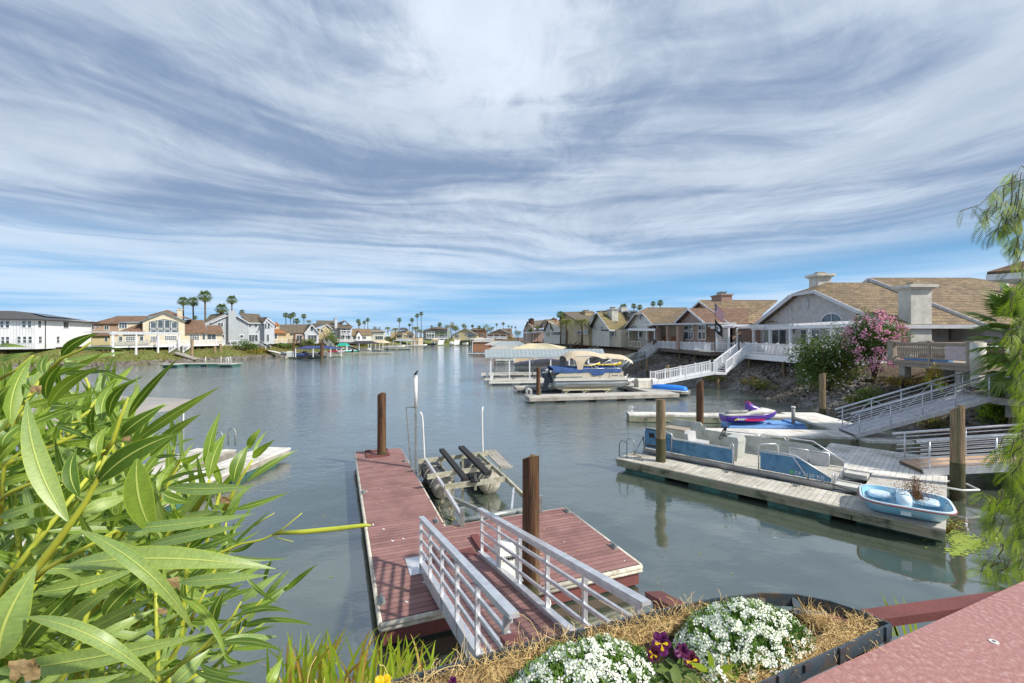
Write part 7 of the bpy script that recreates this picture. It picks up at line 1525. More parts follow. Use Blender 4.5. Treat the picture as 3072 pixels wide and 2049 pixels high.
for x, lab in ((1075, 'stout dark pile wrapped in pale bands at the end of the navy shelter'), (825, 'dark pile at the landward corner of the navy shelter')):
    p = at(*cB(x, 600), Yn+(.6 if x > 1000 else 5)); pile(p.x, p.y, 3.6, .35 if x > 1000 else .25, lab, slope=.1)
p = G(*cB(1105, 652)); q = G(*cB(1330, 645)); Yk = p.y+8
float_dock('green sided dock piled with kayaks', (p.x+.5, Yk), .05, [(0, 0, 15, 2, 'concrete_deck')], side='algae_board', z=.5, th=.5, fstep=4)
for i, (x, y, m_, lab) in enumerate(((1190, 618, 'flag_red', 'red kayak on the kayak dock'), (1235, 624, 'boat_white', 'white kayak on the kayak dock'), (1270, 628, 'pedal_pale', 'pale blue kayak on the kayak dock'), (1300, 622, 'seat_gray', 'grey rowing boat at the end of the kayak dock'), (1340, 622, 'tarp_teal', 'teal kayak at the end of the kayak dock'))):
    p = at(*cB(x, y), Yk+1); simple_boat(lab, (p.x-2, p.y), .1*i, 4, .8, m_, zb=.55, motor=False, hh=.45, name='kayak', cat='kayak', windshield=False)
p = at(*cB(1370, 632), Yk+1); mb = MB(); mb.tube([p+Vector((math.cos(t)*.9, 0, math.sin(t)*.9)) for t in [2*math.pi*k/14 for k in range(15)]], .22, 8); tag(part('tyre', mb, 'black_plastic', loc=tuple(p)), 'round dark tyre hanging at the tip of the kayak dock', 'tyre')
a, b = at(*cB(1205, 578), Yk+6), at(*cB(1290, 578), Yk+6); covered('small teal fabric canopy behind the kayak dock', [a, b, b+Vector((0, 3, 0)), a+Vector((0, 3, 0))], [(a+b)/2+Vector((-1, 1.5, .8)), (a+b)/2+Vector((1, 1.5, .8))], 0, .5, [(a.x, a.y, a.z), (b.x, b.y, b.z)], 'tarp_teal', ribs=0, name='canopy', cat='canopy')
def bdock(label, x0, y0, x1, w, m='concrete_deck'):
    p = G(*cB(x0, y0)); u1 = cB(x1, y0)[0]; L = (u1-cB(x0, y0)[0])*p.y/FPX; float_dock(label, (p.x, p.y), 0, [(0, 0, L, w, m)], side='algae_board', fstep=5); return p
p = bdock('dock below the black canvas shelter', 1370, 628, 1478, 2); cov('black canvas boat shelter with a sailboat hull below', cB, ((1295, 560), (1512, 562)), p.y+1, p.y+8, 536, 'canvas_black'); simple_boat('long white hulled boat under the black canvas shelter', (at(*cB(1512, 0), p.y+4).x, p.y+4), math.pi, 16, 3, 'boat_white', zb=.6)
p = bdock('dock below the tan canvas shelter', 1500, 612, 1600, 2); cov('tan canvas boat shelter with a mauve covered boat', cB, ((1480, 553), (1618, 555)), p.y+2, p.y+9, 530, 'canvas_tan'); simple_boat('mauve covered boat under the tan canvas shelter', (at(*cB(1505, 0), p.y+5).x, p.y+5), .05, 13, 3, 'boat_white', 'canvas_mauve', zb=.8)
p = bdock('long low dock running out to a lamp post on the west side', 1600, 603, 1860, 2.2); cov('light grey boat shelter near the tan two storey house', cB, ((1700, 536), (1830, 536)), p.y+8, p.y+18, 520, 'metal_roof'); simple_boat('white boat under the light grey shelter', (at(*cB(1715, 0), p.y+12).x, p.y+12), .0, 14, 3, 'boat_white', zb=.9)
mb = MB(); q = Vector((at(*cB(1649, 0), p.y-1).x, p.y-1, 0)); mb.tube([q, q+Vector((0, 0, 5.2))], .22, 8); h = thing('lamp_post', 'dark dock pile topped by a white lamp on the long low dock', 'lamp post', tuple(q)); part('post', mb, 'trim_dark', h); mb = MB(); mb.tube([q+Vector((0, 0, 5.2)), q+Vector((0, 0, 6))], .3, 8); part('lamp', mb, 'pipe_white', h)
cov('yellow roofed boathouse with tan curtains by the palms at the bend', cZ, ((812, 290), (925, 290)), 250, 258, 272, 'metal_roof_tan', walls=(4.5, .8), name='boathouse', cat='boathouse')
cov('tan canvas shelter below the green house', cZ, ((1100, 285), (1190, 285)), 272, 276, 262, 'canvas_tan', walls=(3.6, 2.2))
for x0, x1, lab, m_ in ((1100, 1175, 'boat in the shade of the tan canvas shelter', 'outboard'), (1355, 1420, 'white covered boat below the yellow house', 'boat_white'), (1540, 1620, 'white open boat below the yellow house', 'boat_white')):
    p = at(*cZ(x0, 338), 270); L = (cZ(x1, 0)[0]-cZ(x0, 0)[0])*270/FPX; simple_boat(lab, (p.x, 270), 0, L, 3.5, m_, 'boat_white' if x0 == 1355 else None, zb=.1, hh=1.5, peak=.8, motor=False)
for x, lab in ((1240, 'white ramp below the green house balcony'), (1462, 'white ramp below the yellow house')):
    p = at(*cZ(x-8, 325), 266); q = at(*cZ(x+10, 262), 274); walkway(lab, (p.x, 266, .6), (q.x, 274, 3.2), 3, 'vinyl', 'vinyl', bal=9)
# small U dock by the cream house
p = G(*cA(1880, 868)); 
U0 = G(*cA(1858, 835)); h = float_dock('small U shaped dock with green floats at the foot of the grassy bank', (U0.x-.3, U0.y-4.2), .05, [(0, -1, 2.5, 3.0, 'concrete_deck'), (2.504, 1.2, 9, 3.0, 'concrete_deck'), (9.004, -.6, 11.2, 3.0, 'concrete_deck')], side='float_teal', z=.5, fstep=3)
X = WM[h.name]; mb = MB(); bow_rail(mb, 10.4, -.6, .4, X, .8, 1.3, .05); mb.tube([(5, 2.8, .4), (5, 2.8, 1.6)], .05, 6, X=X); mb.tube([(7.6, 2.8, .4), (7.6, 2.8, 1.6)], .05, 6, X=X); part('ladder', mb, 'pipe_white', h)
for x, o, zt, lab in ((1935, .5, 4.6, 'tall grey pile beside the ramp of the cream house'), (2165, 3, 2.9, 'short brown stump standing on the grass near the U shaped dock'), (2222, 4.5, 3.4, 'low grey stump under the end of the cream house deck')):
    p = west(o, cA).pt(x, 0, 0, 0); pile(p.x, p.y, zt, .3, lab, m='pile_old', base=-.3)
p = west(4.5, cB).pt(130, 0, 0, 0); 
# west near docks half hidden by the oleander
h = float_dock('pale dock with a long finger glimpsed past the oleander', (-12.9, 18.3), R(-7), [(0, -9.5, 1.75, 0, 'planks_pale'), (1.754, -9.5, 3.9, -6, 'planks_pale'), (2.5, -3.2, 3.75, .55, 'planks_pale'), (1.754, -5.996, 3.75, -3.3, 'planks_pale')], side='wood_gray', floats='float_teal')
X = WM[h.name]; mb = MB(); bow_rail(mb, .9, -.1, .45, X, .7, .72, .03); part('ladder', mb, 'galvanised', h)
a, b = Vector((-12.1, 16.9, 2.65)), Vector((-16.9, 18.25, 2.65)); dd_ = Vector((-.26, -.96, 0))*8
h = thing('boat_shelter', 'flat grey fabric boat shelter behind the oleander leaves', 'boat shelter', (-14, 13, .4))
mb = MB(); mb.slab([a, b, b+dd_, a+dd_], .06)
for p, q in ((a, b), (a, a+dd_), (b, b+dd_)): mb.bar(p-Vector((0, 0, .15)), q-Vector((0, 0, .15)), .04, .28)
part('canopy', mb, 'canvas_gray', h)
for p in (a, b, a+dd_, b+dd_, (a*2+dd_)/2): mb = MB(); q = p.lerp((a+b+dd_)/2, .06); mb.tube([(q.x, q.y, .2), (q.x, q.y, 2.55)], .045, 8); part('pole', mb, 'galvanised', h)
simple_boat('covered boat under the flat grey fabric shelter', (-14.2, 10.5), R(100), 6, 2.3, 'boat_white', 'canvas_gray', zb=.5, motor=False)

# ---------------------------------------------------------------- rocks, slope grass
random.seed(5)
def rocks(name, seg, n, dmin, dmax, smin, smax, label=None):
    mb = MB(); S_ = segs(seg)
    for k in range(n):
        i = random.choice(S_); p = on_shore(i, random.random(), random.uniform(dmin, dmax)); s = random.uniform(smin, smax)
        mb.blob((p.x, p.y, p.z+s*.12), s, 0, 1, .28, (1, random.uniform(.7, 1.1), random.uniform(.55, .8)))
    o = part(name, mb, 'rock'); tag(o, kind='stuff'); return o
rocks('riprap_rocks', lambda p: p.x > 18 and 17 < p.y < 40, 4200, -.5, 4.6, .10, .28)
rocks('riprap_rocks', lambda p: p.x > 14 and 40 <= p.y < 75, 3000, -.5, 5.5, .16, .34)
rocks('riprap_rocks', lambda p: p.x > 2 and 75 <= p.y < 200, 900, -.5, 3.0, .3, .6)
rocks('riprap_rocks', lambda p: p.x < -50 and 55 < p.y < 290, 2600, -.4, 1.3, .2, .5)
mb = MB(); S_ = segs(lambda p: p.x < -55 and 60 < p.y < 230)
for k in range(9000):
    i = random.choice(S_); p = on_shore(i, random.random(), random.uniform(1.0, 9)); 
    hh = random.uniform(.15, .5); w = random.uniform(.06, .16); a = random.uniform(0, 3.14); dx, dy = math.cos(a)*w, math.sin(a)*w; l = Vector((random.uniform(-.15, .15), random.uniform(-.15, .15), 0)); m_ = 0 if noise.noise(Vector((p.x*.12, p.y*.12, 1))) < .12 else 1
    if random.random() < .15: m_ = 1-m_
    mb.add([p+Vector((dx, dy, 0)), p-Vector((dx, dy, 0)), p+l+Vector((0, 0, hh))], [(0, 1, 2)], m_)
tag(part('slope_grass', mb, ['leaf_olive', 'palm_dry']), kind='stuff')

# ---------------------------------------------------------------- trees, palms, bushes
def leafcloud(mb, c, rad, n, size, nm=2, clumps=9, asp=.45, hang=0.0, fill=.55, seed=0):
    """leaf-sized faces gathered in clumps through the crown's volume"""
    rnd = random.Random(seed or int(abs(c[0]*31+c[1]*7+c[2])*10)); cl = []
    for i in range(clumps):
        v = Vector((rnd.gauss(0, 1), rnd.gauss(0, 1), rnd.gauss(0, .8))).normalized()*rnd.uniform(.25, .8); cl.append((v, rnd.uniform(.28, .5), rnd.randrange(nm)))
    for i in range(n):
        v, r, m = cl[i % clumps]; q = Vector((rnd.gauss(0, 1), rnd.gauss(0, 1), rnd.gauss(0, 1))).normalized()*r*rnd.random()**(1/2.2)*1.25; p = v+q
        p = Vector((c[0]+p.x*rad[0], c[1]+p.y*rad[1], c[2]+p.z*rad[2])); s = size*rnd.uniform(.6, 1.3)
        a = Vector((rnd.uniform(-1, 1), rnd.uniform(-1, 1), rnd.uniform(-1, .7)-hang)).normalized(); b = a.cross(Vector((rnd.uniform(-1, 1), rnd.uniform(-1, 1), rnd.uniform(-1, 1)))).normalized()*s*asp
        a = a*s; mb.add([p, p+a*.5+b*.5, p+a, p+a*.5-b*.5], [(0, 1, 2, 3)], m if rnd.random() < .7 else rnd.randrange(nm))
def bush(label, c, rad, n, size, mats, name='bush', cat='bush', trunk=True, zb=None, group=None, flowers=None, clumps=9, asp=.45, hang=0, fl_clump=None):
    h = thing(name, label, cat, (c[0], c[1], zb if zb is not None else c[2]-rad[2]), 0, group)
    mb = MB(); leafcloud(mb, c, rad, n, size, len(mats), clumps, asp, hang); part('crown', mb, mats, h)
    z0 = zb if zb is not None else c[2]-rad[2]; mb = MB(); rnd = random.Random(3)
    for i in range(5): t = Vector((c[0]+rnd.uniform(-.5, .5)*rad[0], c[1]+rnd.uniform(-.5, .5)*rad[1], c[2]+rad[2]*rnd.uniform(-.1, .5))); b = Vector((c[0]+rnd.uniform(-.1, .1), c[1], z0-.1)); mb.tube([b, b.lerp(t, .5)+Vector((rnd.uniform(-.1, .1), 0, .1)), t], [rad[0]*.05, rad[0]*.035, rad[0]*.012], 6)
    part('trunk', mb, 'bark', h)
    if flowers:
        fm, fn, fs = flowers; mb = MB(); rnd = random.Random(9); cs = [Vector((rnd.gauss(0, 1), rnd.gauss(0, 1)-.8, rnd.gauss(0, 1))).normalized() for _ in range(fl_clump or 60)]
        for i in range(fn):
            v = cs[i % len(cs)]*rnd.uniform(.86, 1.02); p = Vector((c[0]+v.x*rad[0], c[1]+v.y*rad[1], c[2]+v.z*rad[2]))+Vector((rnd.gauss(0, .1), rnd.gauss(0, .1), rnd.gauss(0, .1)))
            mb.blob(p, fs*rnd.uniform(.6, 1.2), 0, 1, .4)
        part('blossom', mb, fm, h)
    return h
bush('white flowering oleander bush spilling over the rocks beside the white deck', (23.0, 32.6, 3.0), (2.35, 2.1, 2.9), 9000, .30, ['leaf_dark', 'leaf_mid', 'leaf_olive'], 'oleander_bush', zb=.8, flowers=('white_flower', 170, .05), clumps=22, asp=.25, fl_clump=130)
bush('pink flowering oleander bush in front of the grey stucco wall', (24.5, 30.2, 4.75), (1.85, 1.5, 2.05), 6500, .24, ['leaf_dark', 'leaf_mid', 'leaf_dark'], 'oleander_bush', zb=2.2, flowers=('pink_flower', 1300, .055), clumps=18, asp=.25, fl_clump=150)
bush('small golden autumn shrub under the tan deck', (22.2, 23.4, 2.75), (.5, .4, .85), 700, .16, ['leaf_gold', 'leaf_gold', 'reed'], 'shrub', zb=1.5, clumps=7, asp=.3)
bush('low green weeds at the rocks below the pink oleander', (21.6, 27.2, 1.3), (1.3, .9, .7), 1500, .18, ['leaf_mid', 'leaf_olive'], 'shrub', zb=.6)
bush('ferny green shrub on the rocks under the plank walk', (23.6, 21.6, 1.6), (1.2, .9, .8), 1400, .2, ['leaf_mid', 'pepper_leaf'], 'shrub', zb=.8)
bush('weedy tuft at the waterline below the upper gangway', (21.7, 23.2, .7), (.9, .7, .5), 700, .3, ['leaf_olive', 'palm_dry'], 'shrub', zb=.1, asp=.12)
bush('brown green weeds on the rocks beneath the white picket gangway', (21.6, 39.5, 1.0), (1.0, 2.2, .6), 1200, .2, ['leaf_olive', 'palm_dry', 'leaf_mid'], 'shrub', zb=.3)
bush('pale green weeds at the waterline below the white stairs', (21.3, 47, .7), (.8, 2.4, .45), 900, .2, ['leaf_mid', 'leaf_olive'], 'shrub', zb=.2)
bush('dry orange scrub under the pink oleander', (24.0, 27.4, 2.4), (1.2, 1.6, .5), 1000, .16, ['palm_dry', 'leaf_gold'], 'shrub', zb=2.0)
for px_, o, rr_, lab, ms in (((390, 585), 3.5, (3.0, 2.5, 1.9), 'dark green bush on the slope beneath the grey house', ['leaf_dark', 'leaf_mid']), ((455, 640), 2, (3, 2.5, 1.1), 'low ochre shrub beside the dark bush on the west slope', ['leaf_olive', 'leaf_gold']), ((560, 632), 2, (2.8, 2, 1.1), 'ochre green shrub below the white stairs', ['leaf_gold', 'leaf_olive']), ((945, 555), 4, (2.4, 2, 1.6), 'yellowish round shrub beside the dark brown stairs', ['leaf_olive', 'leaf_mid']), ((1152, 505), 7, (4.6, 4, 4.4), 'dense dark tree standing between the pale gable and the balconies', ['leaf_dark', 'leaf_dark', 'leaf_mid']), ((745, 590), 5, (3, 2, 1.5), 'green shrub under the white railed platform', ['leaf_mid', 'leaf_olive'])):
    p = west(o, cB).pt(px_[0], px_[1]); bush(lab, tuple(p), rr_, 1500, .45, ms, 'bush' if rr_[2] < 4 else 'tree', 'bush' if rr_[2] < 4 else 'tree', zb=shore_z(o, True)-.1)
# fan palms
def fan_frond(mb, o, dr, L, n=15, spread=1.9, blade=.55, m=0, droop=.35, side=None):
    dr = dr.normalized(); s = dr.cross(Vector((0, 0, 1))); s = s.normalized() if s.length > .05 else Vector((1, 0, 0)); up = s.cross(dr)
    pts = [o, o+dr*L*.25+up*L*.02, o+dr*L*.48]; mb.tube(pts, [L*.018, L*.012, L*.009], 4, m, False)
    c = pts[-1]
    for i in range(n):
        a = (i/(n-1)-.5)*spread*2; d2 = (dr*math.cos(a)+s*math.sin(a)); l = L*blade*(1-.25*abs(a)/spread); w = (s*math.cos(a)-dr*math.sin(a))*L*.034
        md = c+d2*l*.55+up*L*.03; tp = c+d2*l-Vector((0, 0, 1))*l*droop*(.7+.4*math.sin(i*2.1))
        mb.add([c, md-w, tp, md+w, md+up*L*.012], [(0, 1, 4), (0, 4, 3), (1, 2, 4), (4, 2, 3)], m)
def fan_crown(nf=30, seed=1):
    rnd = random.Random(seed); mb = MB()
    for i in range(nf):
        a = i*2.399; e = 1.25-2.0*(i/nf)**.8; d_ = Vector((math.cos(a)*math.cos(e), math.sin(a)*math.cos(e), math.sin(e))); fan_frond(mb, Vector((0, 0, 0)), d_, rnd.uniform(.85, 1.05), 13, 1.5, .58, 0, .25+.35*(i/nf))
    for i in range(8):
        a = i*1.9; d_ = Vector((math.cos(a)*.45, math.sin(a)*.45, -1)); fan_frond(mb, Vector((0, 0, -.1)), d_, .7, 7, 1.0, .5, 1, .2)
    return mb
def feather_crown(nf=30, seed=2):
    rnd = random.Random(seed); mb = MB()
    for i in range(nf):
        a = i*2.399; e = 1.3-1.5*(i/nf); h_ = Vector((math.cos(a), math.sin(a), 0)); pts = []
        for k in range(9): s = k/8; pts.append(h_*s*math.cos(e*.6)*1.0+Vector((0, 0, math.sin(e)*s*.9-.85*s*s)))
        mb.tube(pts, .008, 3, 0, False); sd_ = Vector((-h_.y, h_.x, 0))
        for k in range(2, 25):
            s = k/25*8; j = min(7, int(s)); p = pts[j].lerp(pts[j+1], s-j); l = .26*math.sin(math.pi*(.12+.85*k/25)); t = (pts[j+1]-pts[j]).normalized()
            for q in (-1, 1): e_ = p+sd_*q*l*.8+t*l*.4-Vector((0, 0, l*.55)); w = t*.014; mb.add([p-w, p+w, e_], [(0, 1, 2)], 0 if rnd.random() < .85 else 1)
    return mb
CR = {}
def palm(label, x, y, z0, zc, r, kind='fan', group='palms on the skyline', name='palm_tree', tr=None, mats=None):
    h = thing(name, label, 'palm tree', (x, y, z0), 0, group)
    if kind not in CR:
        o = part('crown', fan_crown() if kind == 'fan' else feather_crown(), mats or (['palm_green', 'palm_dry'] if kind == 'fan' else ['leaf_olive', 'palm_dry']), None); CR[kind] = o; o.parent = h
    else: o = CR[kind].copy(); COL.objects.link(o); o.parent = h
    o.location = (0, 0, zc-z0); o.scale = (r, r, r); o.rotation_euler = (0, 0, random.uniform(0, 6)); WM[o.name] = WM[h.name]
    tr = tr or r*.11; mb = MB(); mb.tube([(x, y, z0), (x+.1, y, z0+(zc-z0)*.5), (x, y, zc)], [tr*1.25, tr, tr*.85], 8); part('trunk', mb, 'bark', h); return h
def sky_palm(cf, x, y, rpx, Y, label, kind='fan', z0=3): p = at(*cf(x, y), Y); palm(label, p.x, p.y, z0, p.z, rpx*.76530*(.29775 if cf is cA or cf is cC or cf is cE else .34028 if cf is cB else .21268)*Y/FPX, kind)
PL = [(cA, 1845, 215, 62, 118, 'first palm of the tall trio behind the cream house'), (cA, 1945, 220, 66, 116, 'middle palm of the trio behind the cream house, its crown overlapping its neighbour'), (cA, 2065, 165, 80, 114, 'tallest palm behind the cream house'), (cB, 280, 175, 54, 126, 'tall palm above the slab chimney of the grey house'), (cB, 190, 255, 64, 122, 'short broad palm peeking over the grey house roof'), (cB, 370, 282, 28, 126, 'tiny palm tip just over the grey house ridge'),
      (cA, 1965, 378, 28, 114, 'small palm tip between the trio and the cream roof'), (cB, 756, 310, 32, 160, 'palm at the edge of the cluster over the long low roof'), (cB, 798, 318, 34, 158, 'palm in the middle of the cluster over the long low roof'), (cB, 822, 306, 30, 165, 'palm with the highest crown in the cluster over the long low roof'), (cB, 915, 320, 30, 162, 'lone palm between the clusters over the pale gable'), (cB, 852, 362, 34, 150, 'low dense palm below the cluster over the long low roof'),
      (cB, 1395, 362, 26, 230, 'taller palm of the pair over the warm roofed cottage'), (cB, 1405, 388, 22, 228, 'lower palm of the pair over the warm roofed cottage'), (cB, 1448, 375, 22, 232, 'slim palm beside the pair over the cottage'), (cB, 1478, 352, 24, 235, 'slim tall palm behind the cottage roof end'), (cZ, 648, -8+8, 42, 285, 'tall palm rising behind the grey hip roof'), (cZ, 828, 0, 40, 278, 'palm left of the twin tall ones at the canal head'.replace('left of', 'just before')), (cZ, 900, -62, 40, 282, 'first of the twin tallest palms at the canal head'), (cZ, 957, -90, 40, 286, 'very tallest palm at the canal head'), (cZ, 792, 70, 28, 290, 'small palm low behind the twin tallest palms'),
      (cZ, 1218, 65, 42, 300, 'bushy palm above the green house roof'), (cZ, 1105, 92, 24, 300, 'tiny palm over the green house eave'), (cZ, 1680, 85, 30, 310, 'palm behind the flat dark ridge at the canal head'), (cZ, 1775, 105, 36, 265, 'palm in front of the plain brown house'), (cZ, 2022, 65, 24, 330, 'slim distant palm over the brown porch house'), (cZ, 2115, 50, 30, 330, 'stocky distant palm over the brown porch house'), (cZ, 2192, 90, 20, 340, 'tiny distant palm, first of the row near the bend'), (cZ, 2235, 95, 20, 345, 'tiny distant palm, second of the row near the bend'), (cZ, 2285, 105, 20, 350, 'tiny distant palm, third of the row near the bend'), (cZ, 1975, 108, 18, 335, 'smallest distant palm before the brown gable'),
      (cC, 1280, 285, 52, 112, 'dark palm leaning out behind the buff chimney house'), (cC, 1915, 208, 50, 115, 'broad palm beside the square white chimney'), (cC, 2020, 196, 36, 118, 'small palm over the dark roof, first of two'), (cC, 2080, 208, 38, 117, 'small palm over the dark roof, touching the gold ridge'), (cC, 2215, 172, 34, 110, 'smaller of the two palms above the arch window house'), (cC, 2285, 165, 42, 108, 'larger of the two palms above the arch window house')]
for cf, x, y, r, Y, lab in PL: sky_palm(cf, x, y, r, Y, lab)
for cf, x, y, r, Y, lab, z0 in ((cC, 1340, 345, 100, 92, 'feather palm nearer the canal, in front of the buff house', 3), (cC, 1495, 345, 95, 90, 'feather palm beside the buff chimney, over the dark pergola', 3), (cZ, 485, 110, 52, 245, 'feather palm with a thick trunk before the tan two storey house', 3), (cZ, 592, 125, 58, 242, 'wide feather palm in front of the tan two storey wall', 3), (cZ, 250, 190, 62, 235, 'bushy feather palm beside the pale villa awning', 3), (cB, 960, 362, 30, 160, 'bluish feather palm over the pale gable', 3), (cZ, 880, 110, 70, 262, 'big feather palm at the bend of the west bank', 3), (cZ, 940, 150, 60, 258, 'lower feather palm leaning over the yellow roofed boathouse', 3), (cC, 2350-385, 470, 30, 79, 'potted feather palm on the patio of the arch window house', 3.3)): 
    sky_palm(cf, x, y, r, Y, lab, 'feather', z0)
for x, y, rx, rz_, Y, lab, ms in ((1315, 105, 40, 30, 300, 'yellow green tree mass behind the green house', ['leaf_olive', 'leaf_mid']), (1390, 95, 45, 38, 305, 'tall yellow green tree beside the yellow gable', ['leaf_olive', 'leaf_gold']), (1460, 112, 45, 30, 300, 'tree behind the left slope of the yellow gable'.replace('left', 'near'), ['leaf_olive', 'leaf_mid']), (1575, 92, 40, 26, 310, 'tree crown just over the yellow gable peak', ['leaf_mid', 'leaf_olive']), (1870, 118, 45, 35, 300, 'green tree between the brown box house and the porch house', ['leaf_mid', 'leaf_olive']), (1940, 130, 30, 22, 305, 'low tree beside the brown gable', ['leaf_dark', 'leaf_mid']),
      (300, 110, 22, 18, 300, 'small dark tree over the pale villa', ['leaf_dark']), (368, 118, 14, 14, 300, 'tiny reddish tree over the pale villa', ['brown_wall']), (2200, 245, 40, 22, 150, 'green bushes at the foot of the porch deck', ['leaf_mid', 'leaf_olive']), (2250, 265, 40, 26, 145, 'yellow green bush beside the low wall at the bend', ['leaf_olive', 'leaf_gold']), (520, 255, 70, 28, 238, 'dark hedge below the tan two storey house', ['leaf_dark', 'leaf_mid']), (445, 262, 30, 24, 236, 'yellow green shrub next to the pale villa', ['leaf_olive', 'leaf_mid']), (1000, 240, 20, 20, 262, 'dark clump at the waterline by the green house', ['leaf_dark']), (1640, 290, 30, 18, 262, 'green shrub under the end of the yellow house', ['leaf_mid']), (2320, 175, 40, 30, 170, 'green tree beside the bend house', ['leaf_mid', 'leaf_olive'])):
    p = at(*cZ(x, y), Y); k = .21268*.7653*Y/FPX; rx *= 1.5 if y < 200 else 1; rz_ *= 1.9 if y < 200 else 1; bush(lab, tuple(p), (rx*k, rx*k, rz_*k), 700, rx*k*.16, ms, 'tree' if y < 200 else 'shrub', 'tree' if y < 200 else 'shrub', zb=min(3, p.z-rz_*k))
for x, y, r, Y, lab in ((1052, 420, 30, 110, 'dark cypress like tree by the bend porch'), (985, 440, 32, 118, 'round green tree at the white roofed porch'), (1770, 472, 22, 95, 'spiky green potted plant by the red flag')):
    p = at(*cC(x, y), Y); k = .29775*.7653*Y/FPX; bush(lab, tuple(p), (r*k*.8, r*k*.8, r*k*1.2), 500, r*k*.25, ['leaf_dark', 'leaf_mid'], 'tree' if x < 1200 else 'potted_plant', 'tree' if x < 1200 else 'plant', zb=3.1)
# near fan palm on the east bank
mb = MB(); rnd = random.Random(21); pc = Vector((22.4, 19.3, 4.9))
h = thing('palm_tree', 'large fan palm with bright green blades at the head of the metal gangway', 'palm tree', (22.5, 19.3, 2.2))
for i in range(46):
    a = i*2.399; e = 1.2-2.3*(i/46); L = rnd.uniform(1.9, 2.5); d_ = Vector((math.cos(a)*math.cos(e), math.sin(a)*math.cos(e), math.sin(e))); fan_frond(mb, pc+Vector((0, 0, .7-1.6*i/46)), d_, L, 24, 1.25, .62, 0, .18)
part('crown', mb, ['fan_leaf'], h)
mb = MB(); mb.tube([(22.5, 19.3, 2.0), (22.45, 19.3, 3.4), (22.4, 19.3, 5.4)], [.3, .27, .3], 12); part('trunk', mb, 'bark', h)
# pepper tree: drooping sprays of narrow leaflets
def spray(mb, p, d, L, rnd, m=0):
    """one feathered leaf hanging from p: a curved midrib with pairs of narrow leaflets"""
    k = 12; q = p.copy(); d = d.normalized(); w = d.cross(Vector((rnd.uniform(-.5, .5), -1, rnd.uniform(-.3, .3)))).normalized()
    for i in range(k):
        s = L/k; d = (d+Vector((0, 0, -.09))).normalized(); q2 = q+d*s; l = L*.34*math.sin(math.pi*(.22+.66*i/k))
        for sg in (-1, 1): e = q+w*sg*l*.85+d*l*.62; b = d*l*.07; mb.add([q, q+(e-q)*.45+b, e, q+(e-q)*.45-b], [(0, 1, 2, 3)], m)
        q = q2
h = thing('pepper_tree', 'feathery pepper tree hanging over the water at the picture edge'.replace(' at the picture edge', ' beside the near deck'), 'tree', (8.2, 4.2, 1.9))
rnd = random.Random(33); mb = MB(); sb = MB()
tr = [Vector((8.2, 4.2, 1.6)), Vector((8.1, 4.5, 3.6)), Vector((7.6, 4.6, 5.6)), Vector((7.2, 4.6, 7.2))]; tb = MB(); tb.tube(tr, [.22, .18, .13, .06], 10); part('trunk', tb, 'bark', h)
def limb(pts, dens, Lf, m=None):
    pts = [Vector(p) for p in pts]; sb.tube(pts, [.004]*(len(pts)-1)+[.0015], 4)
    for a, b in zip(pts, pts[1:]):
        n = max(1, int((b-a).length*dens))
        for i in range(n):
            p = a.lerp(b, rnd.random()); d_ = Vector((rnd.uniform(-.7, .5), rnd.uniform(-.6, .6), rnd.uniform(-.9, -.1)))
            spray(mb, p, d_, Lf*rnd.uniform(.7, 1.2), rnd, rnd.randrange(2) if m is None else m)
def hang(u, v, Y, L, n, du=14):
    """a twig hanging from (u, v) with sprays all along it"""
    p = at(u, v, Y); q = [p+Vector((rnd.uniform(-.05, .05)*k, rnd.uniform(-.04, .04)*k, -L*k/4)) for k in range(5)]; q = [p]+[p+Vector((-.03*k*rnd.random(), 0, -L*k/4)) for k in range(1, 5)]; limb(q, n, .17)
U0 = Vector((7.2, 4.6, 7.0))
limb([U0, at(2340, 415, 4.8), at(2290, 430, 4.7), at(2250, 470, 4.6), at(2212, 482, 4.6), at(2200, 488, 4.6)], 13, .17)
limb([U0, at(2400, 420, 4.8), at(2345, 380, 4.9), at(2320, 425, 4.8), at(2300, 440, 4.8)], 12, .17)
limb([U0, at(2360, 480, 4.8), at(2300, 520, 4.7), at(2262, 545, 4.7)], 16, .17)
for u, v, L in ((2305, 425, .3), (2325, 400, .45), (2345, 395, .6), (2290, 450, .25), (2350, 430, .6), (2335, 440, .45), (2322, 450, .4), (2348, 480, .5), (2310, 460, .3), (2275, 470, .2), (2268, 480, .2), (2340, 470, .5), (2318, 490, .3), (2355, 520, .4), (2300, 500, .2), (2338, 540, .35), (2350, 600, .35)): hang(u, v, 4.75, L, 26)
for k in range(55):
    u = 2385-abs(rnd.gauss(0, 26)); v = rnd.uniform(620, 980); hang(u, v, rnd.uniform(4.0, 4.6), rnd.uniform(.12, .3), 14)
for k in range(75):
    v = rnd.uniform(990, 1290); w = 90 if 1100 < v < 1290 else 45; u = 2372-abs(rnd.gauss(0, .6))*w; hang(u, v, rnd.uniform(3.4, 4.2), rnd.uniform(.06, .2), 13)
limb([at(2400, 1080, 4.4), at(2340, 1130, 4.3), at(2290, 1150, 4.25), at(2262, 1135, 4.2), at(2250, 1150, 4.2)], 30, .15, 0); limb([at(2400, 1200, 4.4), at(2320, 1200, 4.3), at(2260, 1215, 4.2), at(2250, 1240, 4.2)], 26, .15, 0); limb([at(2400, 1030, 4.4), at(2340, 1030, 4.3), at(2310, 1045, 4.3)], 26, .15, 0)
part('foliage', mb, ['pepper_leaf', 'leaf_mid'], h); part('branches', sb, 'bark', h)
